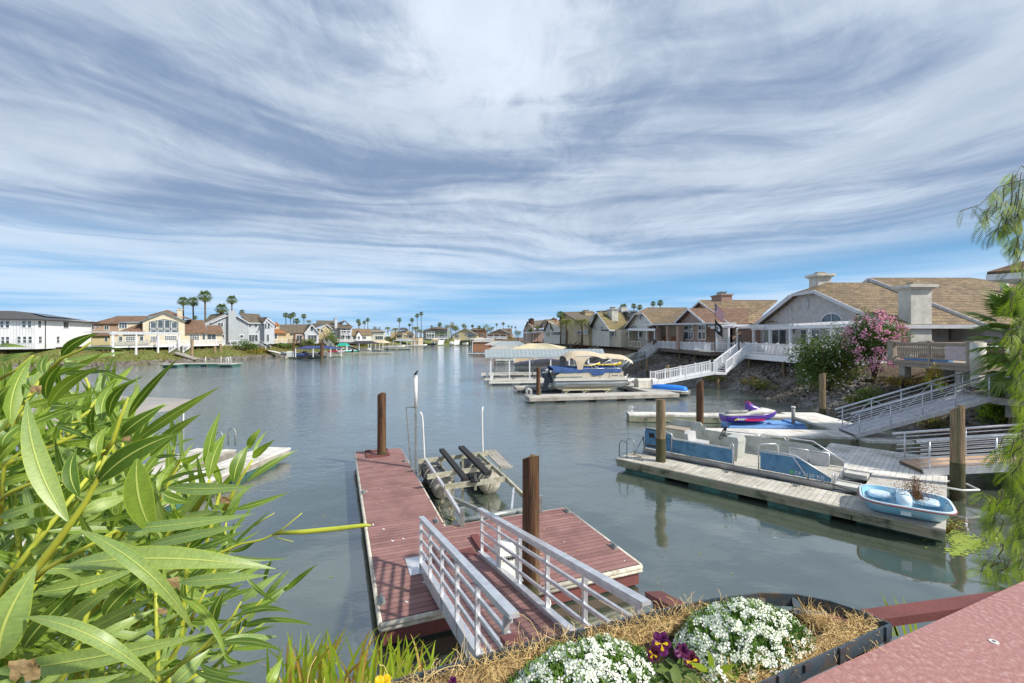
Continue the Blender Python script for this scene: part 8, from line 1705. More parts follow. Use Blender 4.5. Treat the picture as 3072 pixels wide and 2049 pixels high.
# duckweed and twigs in the corner of the weathered dock
mb = MB(); rnd = random.Random(4)
for cu, cv, n_ in ((2170, 1215, 180), (2205, 1235, 300), (2230, 1250, 300), (2200, 1262, 160), (2150, 1235, 20), (2190, 1200, 50)):
    for k in range(n_):
        p = G(rnd.gauss(cu, 16), rnd.gauss(cv, 7), .006); r = rnd.uniform(.01, .05); mb.add([p+Vector((math.cos(t)*r, math.sin(t)*r*.8, rnd.uniform(0, .004))) for t in [2*math.pi*i/6 for i in range(6)]], [tuple(range(6))], 0)
tag(part('duckweed', mb, 'duckweed'), 'yellow green duckweed floating at the corner of the weathered dock', 'duckweed', kind='stuff')
mb = MB(); c = G(2172, 1215, .1)
for k in range(60): a0 = rnd.uniform(0, 6.28); t = c+Vector((math.cos(a0)*rnd.uniform(.1, .6), math.sin(a0)*.3, rnd.uniform(-.05, .35))); mb.tube([c+Vector((rnd.uniform(-.1, .1), 0, -.1)), (c+t)/2+Vector((0, 0, .1)), t], .004, 3); [mb.blob(t+Vector((rnd.gauss(0, .05), rnd.gauss(0, .05), rnd.gauss(0, .04))), .01, 0) for _ in range(4)]
tag(part('dead_weed', mb, 'dead_twig', loc=tuple(c)), 'brown dead weed standing in the water by the pedal boat corner', 'weed')
for k, (u, v) in enumerate(((1430, 1190), (1780, 1195), (2040, 1200))):
    pass
mb = MB()
for k in range(16):
    p = G(rnd.uniform(700, 2000), rnd.uniform(1150, 1500), .006); r = rnd.uniform(.01, .035); mb.add([p+Vector((math.cos(t)*r*1.6, math.sin(t)*r, 0)) for t in [2*math.pi*i/6 for i in range(6)]], [tuple(range(6))], int(k % 5 == 0))
tag(part('floating_debris', mb, ['duckweed', 'white_flower']), kind='stuff')

# ---------------------------------------------------------------- the near railing cap, second rail
h = thing('deck_railing', 'broad red brown composite rail cap with pale flecks running past the planter', 'railing', (.9, .95, 4.4), math.atan2(.393, .92)); X = WM[h.name]
mb = MB(); mb.bx(-1.6, 2.2, -.215, 0, -.028, 0, 0, X)
a = at(1850, 1568, 1); e0 = Vector((.513, .78, 4.4)); 
mb = MB(); d_ = Vector((.92, .393, 0)); n_ = Vector((.393, -.92, 0)); q = [e0-d_*1.3, e0+d_*2.6, e0+d_*2.6+n_*.215, e0-d_*1.3+n_*.215]; mb.slab(q, .028); part('cap', mb, 'burgundy_cap', h)
mb = MB(); sc = G(2282, 1474, 4.4); mb.tube([sc+Vector((0, 0, -.001)), sc+Vector((0, 0, .0015))], .0075, 14); mb.tube([sc+Vector((0, 0, .0014)), sc+Vector((0, 0, .0019))], .0032, 6, 1); part('screw', mb, ['pipe_white', 'lettering_dark'], h)
mb = MB(); mb.slab([p+Vector((0, 0, -.06))+n_*.05*s for p, s in zip(q[:2], (1, 1))]+[p+Vector((0, 0, -.06))+n_*-.05*s for p, s in zip(q[2:], (1, 1))], .09); part('rail_board', mb, 'burgundy_solid', h)
h = thing('deck_railing', 'red brown lower rail crossing behind the open end of the planter frame', 'railing', (1.6, 1.8, 3.9), .1)
a, b = at(1700, 1462, 1.72), at(2420, 1362, 1.95); mb = MB(); mb.bar(a, b, .07, .035); part('cap', mb, 'burgundy_solid', h)
mb = MB(); mb.bar(a+Vector((0, .05, -.05)), b+Vector((0, .05, -.05)), .02, .04); mb.bar(a+Vector((.5, .03, -.4)), a+Vector((.5, .03, -.05)), .08, .08); part('rail_board', mb, 'burgundy_solid', h)

# ---------------------------------------------------------------- planter
PC = Vector((.774, .912, 4.415)); EX = Vector((-.915, -.403, 0)); EY = Vector((-.403, .915, 0))
def pl(x, y, z=0): return PC+EX*x+EY*y+Vector((0, 0, z))
outer = [(0, 0), (.008, .05), (.03, .10), (.075, .148), (.143, .183), (.261, .211), (.40, .226), (.55, .237), (.73, .25), (.95, .255), (1.2, .25)]
h = thing('planter_basket', 'dark iron window basket with a curved open band and coir lining on the rail', 'planter', tuple(pl(.5, .12, -.1)), math.atan2(EX.y, EX.x))
mb = MB()
def band(pts, z0, z1, t=.004):
    for (a, b), (c, d2) in zip(pts, pts[1:]):
        p, q = pl(a, b), pl(c, d2); mb.bar(p+Vector((0, 0, (z0+z1)/2)), q+Vector((0, 0, (z0+z1)/2)), t, z1-z0)
band(outer, -.028, .0); band([(0, 0), (1.2, 0)], -.030, .0); part('rim', mb, 'iron_frame', h)
mb = MB()
for x, y in ((.143, .183), (.075, .148), (.40, .226), (.62, .243), (.9, .254)):
    p = pl(x, y, -.01); q = pl(x+.03, y-.035, -.09); r_ = pl(x+.05, .10, -.16); mb.bar(p, q, .018, .004, up=(0, 1, 0)); mb.bar(q, r_, .018, .004, up=(0, 1, 0))
for x in (.02, .17, .34, .52): mb.bar(pl(x, -.004, .002), pl(x, -.004, -.06), .014, .004, up=tuple(EY))
band([(.05, .06), (.2, .12), (.5, .15), (1.1, .15)], -.17, -.15); part('straps', mb, 'iron_frame', h)
for x in (.17, .27, .38): mb = MB(); mb.bar(pl(x-.008, -.004, -.006), pl(x+.008, -.004, -.006), .005, .012); part('clip', mb, 'trim_dark', h)
rnd = random.Random(8)
def rim_z(x): return -.030 - (.05*min(1, max(0, 1-(x-.05)/.26)**.8) if x < .31 else 0)
def inset(x): return .026+(.05*max(0, 1-x/.33) if x < .33 else 0)
def coir_path():
    P = []
    for x in [i*.03 for i in range(1, 41)]:
        y = .0
        for (a, b), (c, d2) in zip(outer, outer[1:]):
            if a <= x <= c: y = b+(d2-b)*(x-a)/(c-a)
        P.append((x, y))
    return P
OUT = coir_path(); mb = MB()
def roll(path, rad, zo):
    rings = []
    for k, (x, y) in enumerate(path):
        c = pl(x, y, (rim_z(x) if zo > 0 else -.012)+zo); rr_ = rad*(1+.35*noise.noise(Vector((x*22, y*5, zo*9)))); rings.append([c+EY*math.cos(t)*rr_*1.25+Vector((0, 0, 1))*math.sin(t)*rr_ for t in [2*math.pi*i/10 for i in range(10)]])
    mb.loft(rings, 0, True)
roll([(x, y-inset(x)) for x, y in OUT if x > .1], .021, .004); roll([(x, .03) for x, y in OUT if x > .05], .018, -.012)
roll([(.10, .11), (.10, .105), (.085, .10), (.065, .07), (.055, .045), (.06, .02)], .017, .03)
mb.grid([[pl(x, y-.03, rim_z(x)-.005), pl(x+.01, y-.05, -.06), pl(x+.02, .12, -.14)] for x, y in OUT if x > .1], 0); part('coir_liner', mb, 'coir', h)
mb = MB()
def fibre(c, n=1, sp=.022, L=.05):
    for _ in range(n):
        p = c+Vector((rnd.gauss(0, sp*.6), rnd.gauss(0, sp*.6), rnd.gauss(.004, sp*.5))); a = rnd.uniform(0, 6.28); d_ = Vector((math.cos(a), math.sin(a), rnd.uniform(-.4, .8))); w = Vector((rnd.gauss(0, 1), rnd.gauss(0, 1), rnd.gauss(0, 1))); pts = [p]
        for k in range(5): d_ = (d_+w.cross(d_)*.28-(Vector((0, 0, .09)) if p.z > c.z+.02 else Vector())).normalized(); pts.append(pts[-1]+d_*L*rnd.uniform(.12, .26))
        mb.tube(pts, rnd.uniform(.0003, .0006), 3, 0 if rnd.random() < .7 else 1, False)
for x, y in OUT: x > .1 and fibre(pl(x, y-inset(x), rim_z(x)+.012), 75, .019, .042)
for x, y in OUT: fibre(pl(x, .028, -.012), 50, .014, .032)
for x, y in [ (.085, .10), (.065, .07), (.055, .045), (.06, .02)]*3: fibre(pl(x, y, rim_z(x)+.04), 50, .018, .04)
for k in range(26): x = rnd.uniform(.3, 1.1); fibre(pl(x, .205, .0), 1, .008, .10)
part('coir_fibres', mb, ['coir_fibre', 'coir'], h)
mb = MB(); mb.grid([[pl(x, y, -.022+.012*noise.noise(Vector((x*40, y*40, 0)))-(.03*max(0, 1-x/.25))) for y in [.02+.19*j/10*(1 if x > .2 else .75) for j in range(11)]] for x in [.06+.03*i for i in range(36)]], 0); part('soil', mb, 'soil', h)
def alyssum(label, cx, cy, rx, ry, hz, n, seed):
    rnd = random.Random(seed); c = pl(cx, cy, -.02 if cx > .5 else -.012); h = thing('alyssum', label, 'flowering plant', tuple(c), 0, 'flowering plants in the planter'); fb = MB(); lb = MB()
    sx = EX; sy = EY
    def pos(t, r): 
        k = 1+.26*noise.noise(Vector((math.cos(t)*2, math.sin(t)*2, seed))); zz = hz*(1-r*r)**.6+.010*noise.noise(Vector((r*math.cos(t)*5, r*math.sin(t)*5, 4+seed))); return c+sx*(rx*k*r*math.cos(t))+sy*(ry*k*r*math.sin(t))+Vector((0, 0, zz))
    rings = [[pos(2*math.pi*i/20, r)-Vector((0, 0, .012)) for i in range(20)] for r in (1.0, .9, .7, .4, .05)]; lb.loft(rings, 0, True, True, False)
    for i in range(n*2):
        t = rnd.uniform(0, 6.28); p = pos(t, math.sqrt(rnd.random()))-Vector((0, 0, .006)); a = Vector((rnd.gauss(0, .6), rnd.gauss(0, .6), rnd.uniform(.2, 1))).normalized()*rnd.uniform(.010, .022); b = a.orthogonal().normalized()*a.length*.14; lb.add([p-b, p+a*.5+b*.2-b, p+a, p+a*.5+b], [(0, 1, 2, 3)], 0)
    for i in range(n):
        t = rnd.uniform(0, 6.28); r = math.sqrt(rnd.random())*1.02
        if noise.noise(Vector((r*math.cos(t)*4.2, r*math.sin(t)*4.2, seed*3))) < -.14: continue
        p = pos(t, min(1, r)); nn = (Vector((0, 0, .55))+sx*(math.cos(t)*r)*.8+sy*math.sin(t)*r*.8+Vector((rnd.gauss(0, .3), rnd.gauss(0, .3)-.25, 0))).normalized(); p = p+nn*rnd.uniform(.0, .008)
        a = nn.orthogonal().normalized(); b = nn.cross(a); ph = rnd.uniform(0, 1.57); s = rnd.uniform(.0034, .0048)
        for k in range(4):
            th = ph+k*math.pi/2; u = a*math.cos(th)+b*math.sin(th); v = b*math.cos(th)-a*math.sin(th); q = p+u*s*.25
            fb.add([q, q+u*s*.5-v*s*.48, q+u*s*1.05-v*s*.34+nn*.0006, q+u*s*1.05+v*s*.34+nn*.0006, q+u*s*.5+v*s*.48], [(0, 1, 2, 3, 4)], 0)
        fb.add([p+nn*.0008+a*.0009*math.cos(t2)+b*.0009*math.sin(t2) for t2 in (0, 1.26, 2.5, 3.8, 5.0)], [(0, 1, 2, 3, 4)], 1)
    part('foliage', lb, 'alyssum_leaf', h); part('blossom', fb, ['petal_white', 'petal_eye'], h)
alyssum('domed white alyssum nearer the camera, filling the middle of the planter', .655, .125, .145, .085, .054, 1500, 2)
alyssum('white alyssum spreading at the rounded end of the planter', .31, .095, .142, .085, .050, 1500, 5)
alyssum('small tuft of white alyssum beside the green seedling leaves', .445, .035, .028, .022, .02, 60, 7)
def pansy(h, c, nrm, s, mats, tilt=0, up=Vector((0, 0, 1))):
    nrm = nrm.normalized(); r_ = nrm.cross(up).normalized()*-1; u = r_.cross(nrm)*-1; u = up-nrm*up.dot(nrm); u.normalize(); r_ = u.cross(nrm)
    for i, (ang, l, w, off) in enumerate(((90+tilt-28, 1.0, .75, 0), (90+tilt+28, 1.0, .75, .0008), (180+tilt, .85, .7, .0016), (tilt, .85, .7, .0016), (270+tilt, .95, 1.0, .0024))):
        a = R(ang); d_ = r_*math.cos(a)+u*math.sin(a); e = u*math.cos(a)-r_*math.sin(a); mb = MB()
        pts = [c+nrm*off]+[c+nrm*(off+.0015*math.sin(k*2.3))+d_*s*l*(.55+.5*math.cos(t))+e*s*w*.55*math.sin(t) for k, t in enumerate([-2.4+4.8*k/10 for k in range(11)])]
        mb.add(pts, [(0, k, k+1) for k in range(1, 11)]+[(0, 11, 1)], 0, True); 
        if i > 1: b = c+nrm*(off+.0016); mb.add([b, b+d_*s*.5-e*s*.16, b+d_*s*.62, b+d_*s*.5+e*s*.16], [(0, 1, 2, 3)], 1)
        part('petal', mb, mats, h)
    mb = MB(); mb.tube([c-nrm*.003, c-Vector((0, 0, .012))-nrm*.006, c-Vector((0, -.004, .05))], .0012, 5); part('stem', mb, 'alyssum_leaf', h)
def leafy(mb, c, n, L, rnd, m=0):
    for i in range(n):
        a = rnd.uniform(0, 6.28); d_ = Vector((math.cos(a), math.sin(a), rnd.uniform(.1, .9))).normalized(); w = d_.cross(Vector((0, 0, 1))).normalized()*L*.3; p = c+Vector((rnd.gauss(0, .012), rnd.gauss(0, .012), 0)); l = L*rnd.uniform(.6, 1.1)
        mb.add([p, p+d_*l*.35-w*.8, p+d_*l*.75-w*.7-Vector((0, 0, l*.08)), p+d_*l-Vector((0, 0, l*.22)), p+d_*l*.75+w*.7-Vector((0, 0, l*.08)), p+d_*l*.35+w*.8, p+d_*l*.5+Vector((0, 0, -.002))], [(0, 1, 6), (1, 2, 6), (2, 3, 6), (3, 4, 6), (4, 5, 6), (5, 0, 6)], m, True)
rnd = random.Random(12)
for u, v, Y, s, mats, lab, tl in ((1519, 1478, .80, .019, ['petal_purple', 'petal_yellow'], 'largest purple pansy with a yellow and red lip at the planter middle', 10), (1565, 1495, .80, .014, ['petal_purple', 'petal_maroon'], 'purple pansy seen edge on beside the largest one', -60), (1588, 1518, .79, .016, ['petal_maroon', 'petal_yellow'], 'maroon pansy with a yellow face beside the seedling leaves', 20), (1500, 1502, .79, .013, ['petal_maroon', 'petal_yellow'], 'small yellow blotched pansy tucked under the largest purple one', -20), (1547, 1560, .77, .010, ['petal_purple', 'petal_maroon'], 'tiny purple bud low among the pansy leaves', 0), (878, 1580, .70, .018, ['petal_yellow', 'petal_yellow'], 'yellow pansy at the low corner of the planter', 0), (1039, 1566, .72, .008, ['petal_purple', 'petal_maroon'], 'little purple bud peeping over the coir edge', 0)):
    c = at(u, v, Y); h = thing('pansy', lab, 'flower', tuple(c), 0, 'pansies in the planter'); pansy(h, c, Vector((0, 0, EYE))-c+Vector((rnd.uniform(-.3, .3), 0, .1)), s, mats, tl)
h = thing('pansy_leaves', 'rounded green pansy leaves in the middle of the planter', 'plant', tuple(pl(.49, .08, 0))); mb = MB()
for c, n, L in ((pl(.50, .07, -.01), 22, .045), (pl(.47, .05, -.01), 18, .04), (pl(.52, .04, 0), 16, .04)): leafy(mb, c, n, L, rnd)
part('foliage', mb, 'leaf_mid', h)
h = thing('seedling', 'pale green seedling with pointed leaves beside the maroon pansy', 'plant', tuple(pl(.43, .05, 0))); mb = MB()
for u, v in ((1580, 1462+58), (1690, 1525), (1700, 1560), (1625, 1490), (1655, 1560)): a = at(1640, 1545, .77); b = at(u, v, .76); w = (b-a).cross(Vector((0, -1, .5))).normalized()*.006; mb.add([a, a.lerp(b, .5)-w, b, a.lerp(b, .5)+w], [(0, 1, 2, 3)], 0)
part('foliage', mb, 'pepper_leaf', h)

# ---------------------------------------------------------------- oleander
UV = {}
def leaf(mb, uv, b, t, w, mid=None, roll=0.0, fold=.18, seg=9, m=0, bend=0.0):
    """lanceolate leaf from b to t, w wide; roll turns it about its own axis"""
    b, t = Vector(b), Vector(t); ax = (t-b).normalized(); view = (b+t)/2-Vector((0, 0, EYE)); side = ax.cross(view).normalized(); nrm = side.cross(ax).normalized()
    if nrm.dot(view) > 0: nrm = -nrm
    side = (side*math.cos(roll)+nrm*math.sin(roll)); nn = ax.cross(side).normalized(); 
    if nn.dot(nrm) < 0: nn = -nn
    mid = Vector(mid) if mid is not None else (b+t)/2+nn*bend*(t-b).length; c = mid*2-(b+t)/2
    o = len(mb.v); vs = []; L = (t-b).length
    for i in range(seg+1):
        s = i/seg; p = b*(1-s)**2+c*2*s*(1-s)+t*s*s; ww = w*.41*(math.sin(math.pi*min(1, s**.8))**.95) if 0 < s < 1 else w*.04
        if s == 1: ww = w*.006
        vs += [p-side*ww+nn*ww*fold, p-side*ww*.5+nn*ww*fold*.4, p, p+side*ww*.5+nn*ww*fold*.4, p+side*ww+nn*ww*fold]
        for k in range(5): uv[o+i*5+k] = (k/4, s*L*5)
    mb.add(vs, [(i*5+k, i*5+k+1, (i+1)*5+k+1, (i+1)*5+k) for i in range(seg) for k in range(4)], m, True)
h = thing('oleander_bush', 'big oleander with long lance shaped leaves crowding close to the camera', 'bush', (-1.2, 1.3, 2.6))
OM = ['oleander_leaf', 'oleander_leaf_pale', 'oleander_leaf_dark']; mb = MB(); uv = {}; rnd = random.Random(17)
near = [  # crop, base, tip, width, depth, material, (mid point)
 (cO, 435, 215, 700, 42, 78, .75, 2), (cO, 560, 175, 940, 172, 26, .8, 2), (cO, 460, 235, 930, 172, 36, .82, 1), (cO, 0, 140, 205, 145, 36, .7, 1), (cO, 0, 245, 240, 180, 45, .72, 1), (cO, 80, 690, 228, 212, 125, .6, 0), (cO, 330, 510, 457, 258, 85, .66, 2), (cO, 345, 565, 715, 280, 95, .62, 0), (cO, 478, 1370, 190, 500, 165, .46, 1), (cO, 725, 675, 800, 400, 90, .72, 0), (cO, 770, 640, 922, 398, 75, .74, 2), (cO, 500, 552, 700, 575, 30, .8, 2), (cO, 15, 850, 210, 665, 85, .6, 2), (cO, 395, 675, 690, 678, 26, .8, 2), (cO, 400, 700, 685, 800, 42, .76, 2), (cO, 560, 1200, 545, 862, 105, .52, 2), (cO, 690, 1100, 1272, 745, 175, .52, 2),
 (cO, 930, 830, 1552, 424, 85, .58, 0), (cO, 1060, 915, 1422, 614, 85, .6, 0), (cO, 855, 775, 1162, 550, 115, .58, 2), (cO, 965, 930, 1108, 1490, 205, .48, 0), (cO, 1120, 1160, 1248, 940, 62, .7, 0), (cO, 1120, 1120, 1490, 1005, 32, .72, 2), (cO, 1180, 1130, 1792, 1125, 100, .6, 1), (cO, 1458, 1010, 1557, 598, 75, .8, 0), (cO, 1475, 1075, 1595, 752, 100, .78, 0), (cO, 1345, 1040, 1288, 806, 34, .85, 0), (cO, 1650, 1100, 1752, 838, 110, .76, 2), (cO, 1755, 860, 1846, 713, 60, .84, 0), (cO, 1780, 925, 1940, 795, 60, .84, 0), (cO, 1785, 915, 1888, 733, 28, .86, 0), (cO, 1745, 1090, 2107, 868, 55, .8, 2), (cO, 1640, 1290, 2042, 1165, 52, .78, 2), (cO, 1140, 1165, 1362, 1240, 90, .62, 2), (cO, 905, 640, 1258, 222, 62, .62, 2), (cO, 590, 485, 590, 715, 34, .85, 0), (cO, 660, 750, 688, 530, 50, .82, 2), (cO, 0, 1345, 370, 1228, 80, .58, 1), (cO, 0, 1420, 420, 1330, 70, .56, 1), (cO, 590, 1310, 945, 1185, 115, .56, 1), (cO, 0, 600, 80, 410, 90, .6, 2), (cO, 200, 360, 275, 480, 50, .66, 2), (cO, 370, 560, 500, 560, 80, .64, 2), (cO, 20, 1120, 370, 1020, 70, .62, 0), (cO, 0, 950, 200, 760, 70, .62, 0), (cO, 700, 920, 760, 700, 85, .6, 0), (cO, 650, 1080, 700, 930, 80, .6, 2), (cO, 1100, 920, 1300, 905, 30, .74, 2), (cO, 320, 350, 350, 190, 60, .72, 2), (cO, 250, 290, 300, 200, 25, .74, 0), (cO, 430, 330, 830, 310, 40, .74, 2), (cO, 700, 300, 955, 385, 36, .76, 2), (cO, 450, 270, 635, 265, 45, .74, 1),
 (cP, 0, 1240, 262, 575, 300, .38, 1), (cP, 560, 330, 1372, 1055, 120, .42, 1, 1050, 640), (cP, 260, 770, 1000, 590, 130, .46, 1), (cP, 450, 590, 1947, 606, 185, .44, 1, 1150, 530), (cP, 1265, 700, 1895, 650, 95, .5, 1), (cP, 735, 945, 1045, 640, 140, .55, 2), (cP, 170, 1165, 565, 715, 140, .45, 2), (cP, 470, 1000, 835, 722, 115, .5, 1), (cP, 620, 1045, 1112, 795, 105, .48, 1), (cP, 690, 1080, 1110, 880, 80, .5, 1), (cP, -60, 1330, 1465, 1062, 165, .40, 1), (cP, 185, 945, 1130, 1430, 115, .38, 1, 690, 1100), (cP, 820, 325, 1805, 216, 95, .5, 1), (cP, 1040, 445, 1725, 300, 85, .56, 1), (cP, 1400, 460, 1725, 335, 62, .6, 2), (cP, 1255, 790, 1592, 1255, 62, .5, 0, 1475, 960), (cP, 1635, 950, 2052, 915, 52, .74, 2, 1850, 885), (cP, 1725, 992, 2218, 1005, 42, .74, 2, 1970, 965), (cP, 1585, 1105, 1957, 1080, 85, .7, 1), (cP, 1540, 1130, 1992, 1188, 58, .68, 2, 1780, 1120), (cP, 1680, 875, 1932, 815, 50, .78, 0), (cP, 1835, 860, 2057, 698, 75, .8, 2), (cP, 2010, 765, 2241, 570, 45, .84, 0), (cP, 1700, 840, 1990, 628, 70, .82, 1), (cP, 1860, 840, 2045, 608, 50, .84, 1), (cP, 1728, 645, 1972, 852, 34, .7, 2), (cP, 1505, 1015, 1592, 745, 90, .62, 2), (cP, 1225, 1420, 1485, 1165, 130, .5, 1), (cP, 1400, 1265, 1745, 1335, 42, .66, 2), (cP, 1370, 1325, 1880, 1420, 50, .62, 2), (cP, 1580, 1200, 1742, 1262, 46, .66, 2), (cP, 1640, 505, 2057, 522, 26, .72, 2), (cP, 1895, 1425, 1995, 1230, 90, .72, 0), (cP, 1305, 650, 1350, 870, 40, .7, 2), (cP, 1920, 530, 1870, 740, 32, .84, 2), (cP, 200, 910, 400, 830, 70, .5, 0), (cP, 0, 1400, 200, 1330, 60, .4, 1), (cP, 230, 500, 440, 380, 70, .6, 1), (cP, 1130, 1260, 1260, 1225, 40, .6, 0), (cP, 760, 1411, 1260, 1290, 60, .5, 1), (cP, 1000, 1411, 1140, 1230, 90, .55, 1), (cP, 380, 1411, 900, 1330, 100, .46, 1), (cP, 1500, 880, 1720, 700, 60, .7, 0), (cP, 790, 590, 1140, 390, 60, .7, 0), (cP, 1330, 1411, 1560, 1300, 60, .66, 1)]
for it in near:
    cf, bx_, by_, tx, ty, w, Y, m_ = it[:8]; ub, vb = cf(bx_, by_); ut, vt = cf(tx, ty); dY = rnd.uniform(-.06, .06); b = at(ub, vb, Y); t = at(ut, vt, Y+dY*Y*1.4)
    mid = at(*cf(*it[8:10]), Y-.01) if len(it) > 8 else None
    ln = math.hypot(tx-bx_, ty-by_); mid = mid or (b+t)/2+Vector((0, -.01, .0))+Vector((0, 0, 1))*(b-t).length*rnd.uniform(-.02, .07)
    roll = rnd.uniform(-.35, .35) if w > 45 else rnd.uniform(-.2, .2); leaf(mb, uv, b, t, w*.3255*Y/FPX/max(.8, math.cos(roll)), mid, roll, .16, 12, m_)
part('leaves', mb, OM, h, uv)
# shoots behind: whorls of three leaves up a stem
mb = MB(); uv = {}; sb = MB()
edge_x = ((800, 230), (860, 300), (900, 350), (950, 370), (1000, 380), (1050, 590), (1100, 600), (1150, 640), (1200, 600), (1250, 610), (1300, 660), (1350, 640), (1400, 660), (1450, 650), (1500, 620), (1580, 600))
def xmax(v):
    for (a, b), (c, d2) in zip(edge_x, edge_x[1:]):
        if a <= v <= c: return b+(d2-b)*(v-a)/(c-a)
    return 0
for k in range(105):
    v = rnd.uniform(840, 1600); u = rnd.uniform(-60, 1)*0+rnd.uniform(-60, xmax(min(1579, v))-70); Y = rnd.uniform(.78, 1.5); tip = at(u, v, Y)
    ln = .17*rnd.uniform(.8, 1.2); d_ = Vector((rnd.uniform(-.2, .75), rnd.uniform(-.35, .2), rnd.uniform(.25, 1))).normalized(); base = tip-d_*ln*1.5; sb.tube([base-Vector((.1, 0, .16)), base, tip], [.0055, .0045, .003], 6)
    for i in range(5):
        p = base.lerp(tip, i/4); ph = rnd.uniform(0, 6)
        for j in range(3):
            a = ph+j*2.09; s1 = d_.orthogonal().normalized(); s2 = d_.cross(s1); o_ = (s1*math.cos(a)+s2*math.sin(a)); dl = (o_*(1.25-i*.2)+d_*(.35+.2*i)).normalized(); L = rnd.uniform(.12, .19)*(1-.06*i)
            e = p+dl*L-Vector((0, 0, .02)); q = CX+e.x*FPX/e.y; vv = HY+(EYE-e.z)*FPX/e.y
            if q > xmax(min(1579, max(800, vv)))+40 or vv < 800: continue
            leaf(mb, uv, p, e, rnd.uniform(.014, .021), None, rnd.uniform(-1.1, 1.1), .2, 6, rnd.choice((0, 0, 1, 1, 2)), rnd.uniform(-.02, .08))
part('leaves', mb, OM, h, uv)
def stem(cf, pts, w, Y): sb.tube([at(*cf(x, y), Y) for x, y in pts], [w*.3255*Y/FPX/2*(1-.75*i/len(pts)) for i in range(len(pts))], 8)
stem(cP, [(-40, 900), (270, 590), (450, 350), (600, 140), (690, -30), (745, -190)], 62, .52); stem(cP, [(200, 720), (330, 600), (560, 480), (850, 320)], 42, .54); stem(cO, [(0, 1400), (30, 970), (230, 820)], 30, .64); stem(cO, [(290, 380), (430, 225), (560, 170), (640, 110)], 30, .72); stem(cO, [(-20, 380), (120, 300), (235, 205)], 24, .7); stem(cO, [(-30, 1240), (100, 1150), (300, 1080), (500, 1000), (740, 870)], 34, .62); stem(cO, [(0, 850), (80, 700), (170, 600)], 30, .62)
stem(cO, [(1370, 1310), (1440, 1190), (1480, 1080)], 40, .82); stem(cO, [(1580, 1290), (1640, 1180), (1690, 1080), (1780, 940)], 34, .8); stem(cP, [(1130, 1411), (1420, 1170), (1640, 940), (1700, 840)], 26, .74); stem(cP, [(1230, 1300), (1500, 1130), (1750, 930), (1850, 820)], 22, .76); stem(cP, [(1330, 1000), (1400, 850), (1450, 760)], 30, .74); stem(cO, [(720, 900), (800, 800), (850, 640), (905, 500)], 34, .64)
stem(cP, [(1180, 640), (1560, 490), (1700, 430), (1850, 400), (1920, 368), (2075, 350)], 24, .64); stem(cP, [(1915, 372), (2000, 320), (2130, 212)], 13, .64); stem(cP, [(1800, 300), (1870, 250), (1935, 212)], 11, .66); stem(cP, [(1930, 380), (2070, 415)], 8, .64)
part('stems', sb, 'oleander_stem', h)
mb = MB(); pts = [at(632, 1224, .64), at(700, 1221, .64), at(780, 1213, .64), at(838, 1206, .64), at(852, 1206, .64)]; mb.tube(pts, [.0026, .0036, .0036, .0028, .0010], 8); part('seed_pod', mb, 'oleander_stem', h)
for cf, x, y, s, Y in ((cP, 200, 1300, 95, .37), (cP, 1215, 700, 55, .5), (cP, 1150, 900, 30, .55), (cO, 1590, 1220, 32, .76), (cO, 900, 790, 26, .6), (cO, 262, 440, 36, .6)):
    mb = MB(); c = at(*cf(x, y), Y); k = s*.3255*Y/FPX; rows = [[c+Vector((k*(i/5-.5)*2.2, -k*.25+k*.4*noise.noise(Vector((i*.8, j*.9, x))), k*(j/4-.5)*1.4+k*.5*noise.noise(Vector((i*.7+5, j, y))))) for j in range(5)] for i in range(6)]; mb.grid(rows); part('dry_leaf', mb, 'dry_leaf', h)

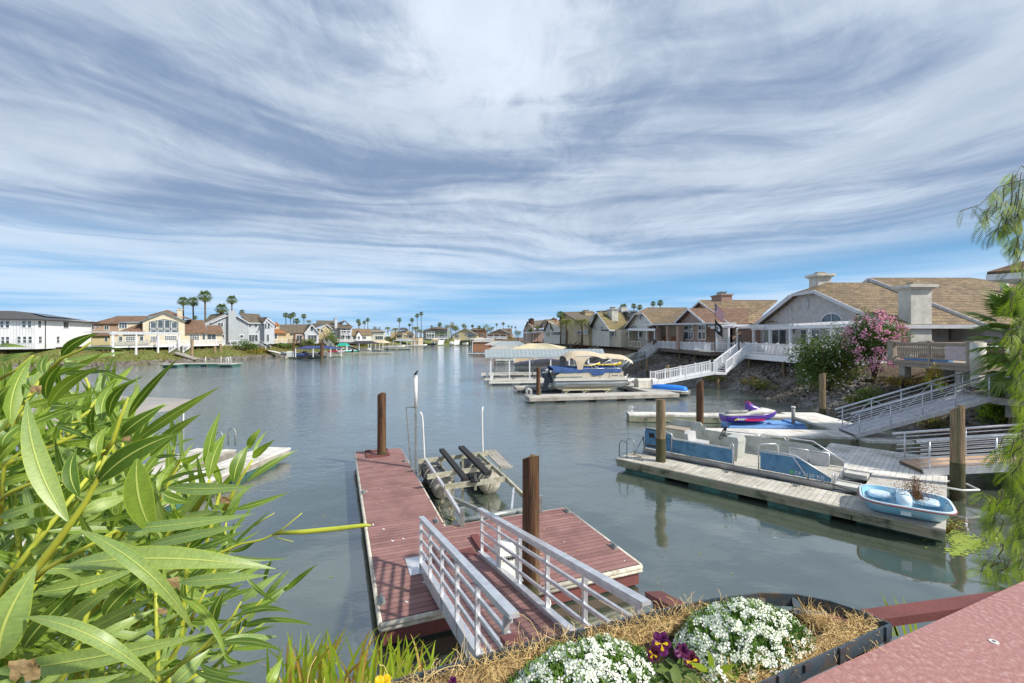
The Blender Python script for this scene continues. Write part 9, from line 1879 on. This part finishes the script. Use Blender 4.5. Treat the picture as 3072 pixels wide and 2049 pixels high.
# ---------------------------------------------------------------- strap leaved clump at the foot of the planter
h = thing('daylily_clump', 'clump of upright grassy yellow green blades between oleander and planter', 'plant', (-.75, 2.1, 2.7)); mb = MB(); rnd = random.Random(6)
for k in range(150):
    u = rnd.uniform(640, 985)+rnd.gauss(0, 12); Y = rnd.uniform(1.7, 2.4); b = at(u+rnd.uniform(-30, 30), 1640, Y); vt = 1432+abs(rnd.gauss(0, 52))+abs(u-760)*.10; t = at(u+rnd.gauss(12, 45), vt, Y+rnd.uniform(-.1, .1)); w = rnd.uniform(.005, .010); m_ = 0 if rnd.random() < .78 else 1; n_ = 7; c2 = b.lerp(t, .6)+Vector((-(t.x-b.x)*.35, 0, .05)); side = Vector((1, rnd.uniform(-.5, .5), 0)).normalized(); vs = []
    for i in range(n_+1): s = i/n_; p = b*(1-s)**2+c2*2*s*(1-s)+t*s*s; ww = w*(1-s**2.2)+.0004; vs += [p-side*ww, p+side*ww]
    mb.add(vs, [(2*i, 2*i+1, 2*i+3, 2*i+2) for i in range(n_)], m_, True)
part('blades', mb, ['reed', 'reed_dry'], h)
h = thing('reed_tuft', 'few thin green blades rising behind the lower red brown rail', 'plant', (1.9, 2.3, 3.3)); mb = MB()
for u0, u1, v1 in ((2060, 2022, 1356), (2062, 2030, 1372), (2080, 2050, 1362), (2095, 2072, 1366), (2050, 2026, 1392), (2104, 2096, 1378)):
    b = at(u0, 1460, 2.3); t = at(u1, v1, 2.3); mb.add([b-Vector((.008, 0, 0)), b+Vector((.008, 0, 0)), b.lerp(t, .6)+Vector((.004, 0, .01)), t, b.lerp(t, .6)+Vector((-.006, 0, .01))], [(0, 1, 2, 3, 4)], 0)
part('blades', mb, 'reed', h)

# fallen leaves and droppings lying on the docks
mb = MB(); rnd = random.Random(44)
D1 = Matrix.Translation((O1.x, O1.y, 0)) @ Matrix.Rotation(A1, 4, 'Z'); D2 = Matrix.Translation((O2.x, O2.y, 0)) @ Matrix.Rotation(A2, 4, 'Z')
for n_, X, x0, x1, y0, y1 in ((45, D1, .1, 4.9, .1, 3.1), (40, D1, .1, 1.65, 3.2, 11.2), (90, D2, .2, 7, .1, 1.2), (70, D2, 7.2, 8.8, 1, 4.2)):
    for k in range(n_):
        c = X @ Vector((rnd.uniform(x0, x1), rnd.uniform(y0, y1), .4545)); r = rnd.uniform(.008, .03); a = rnd.uniform(0, 6.28)
        mb.add([c+Vector((math.cos(a+t)*r*(2 if i % 2 else .8), math.sin(a+t)*r*(2 if i % 2 else .8), .004*i)) for i, t in enumerate((0, 1.57, 3.14, 4.71))], [(0, 1, 2, 3)], 0 if rnd.random() < .6 else 1)
tag(part('leaf_litter', mb, ['dry_leaf', 'pipe_white']), kind='stuff')
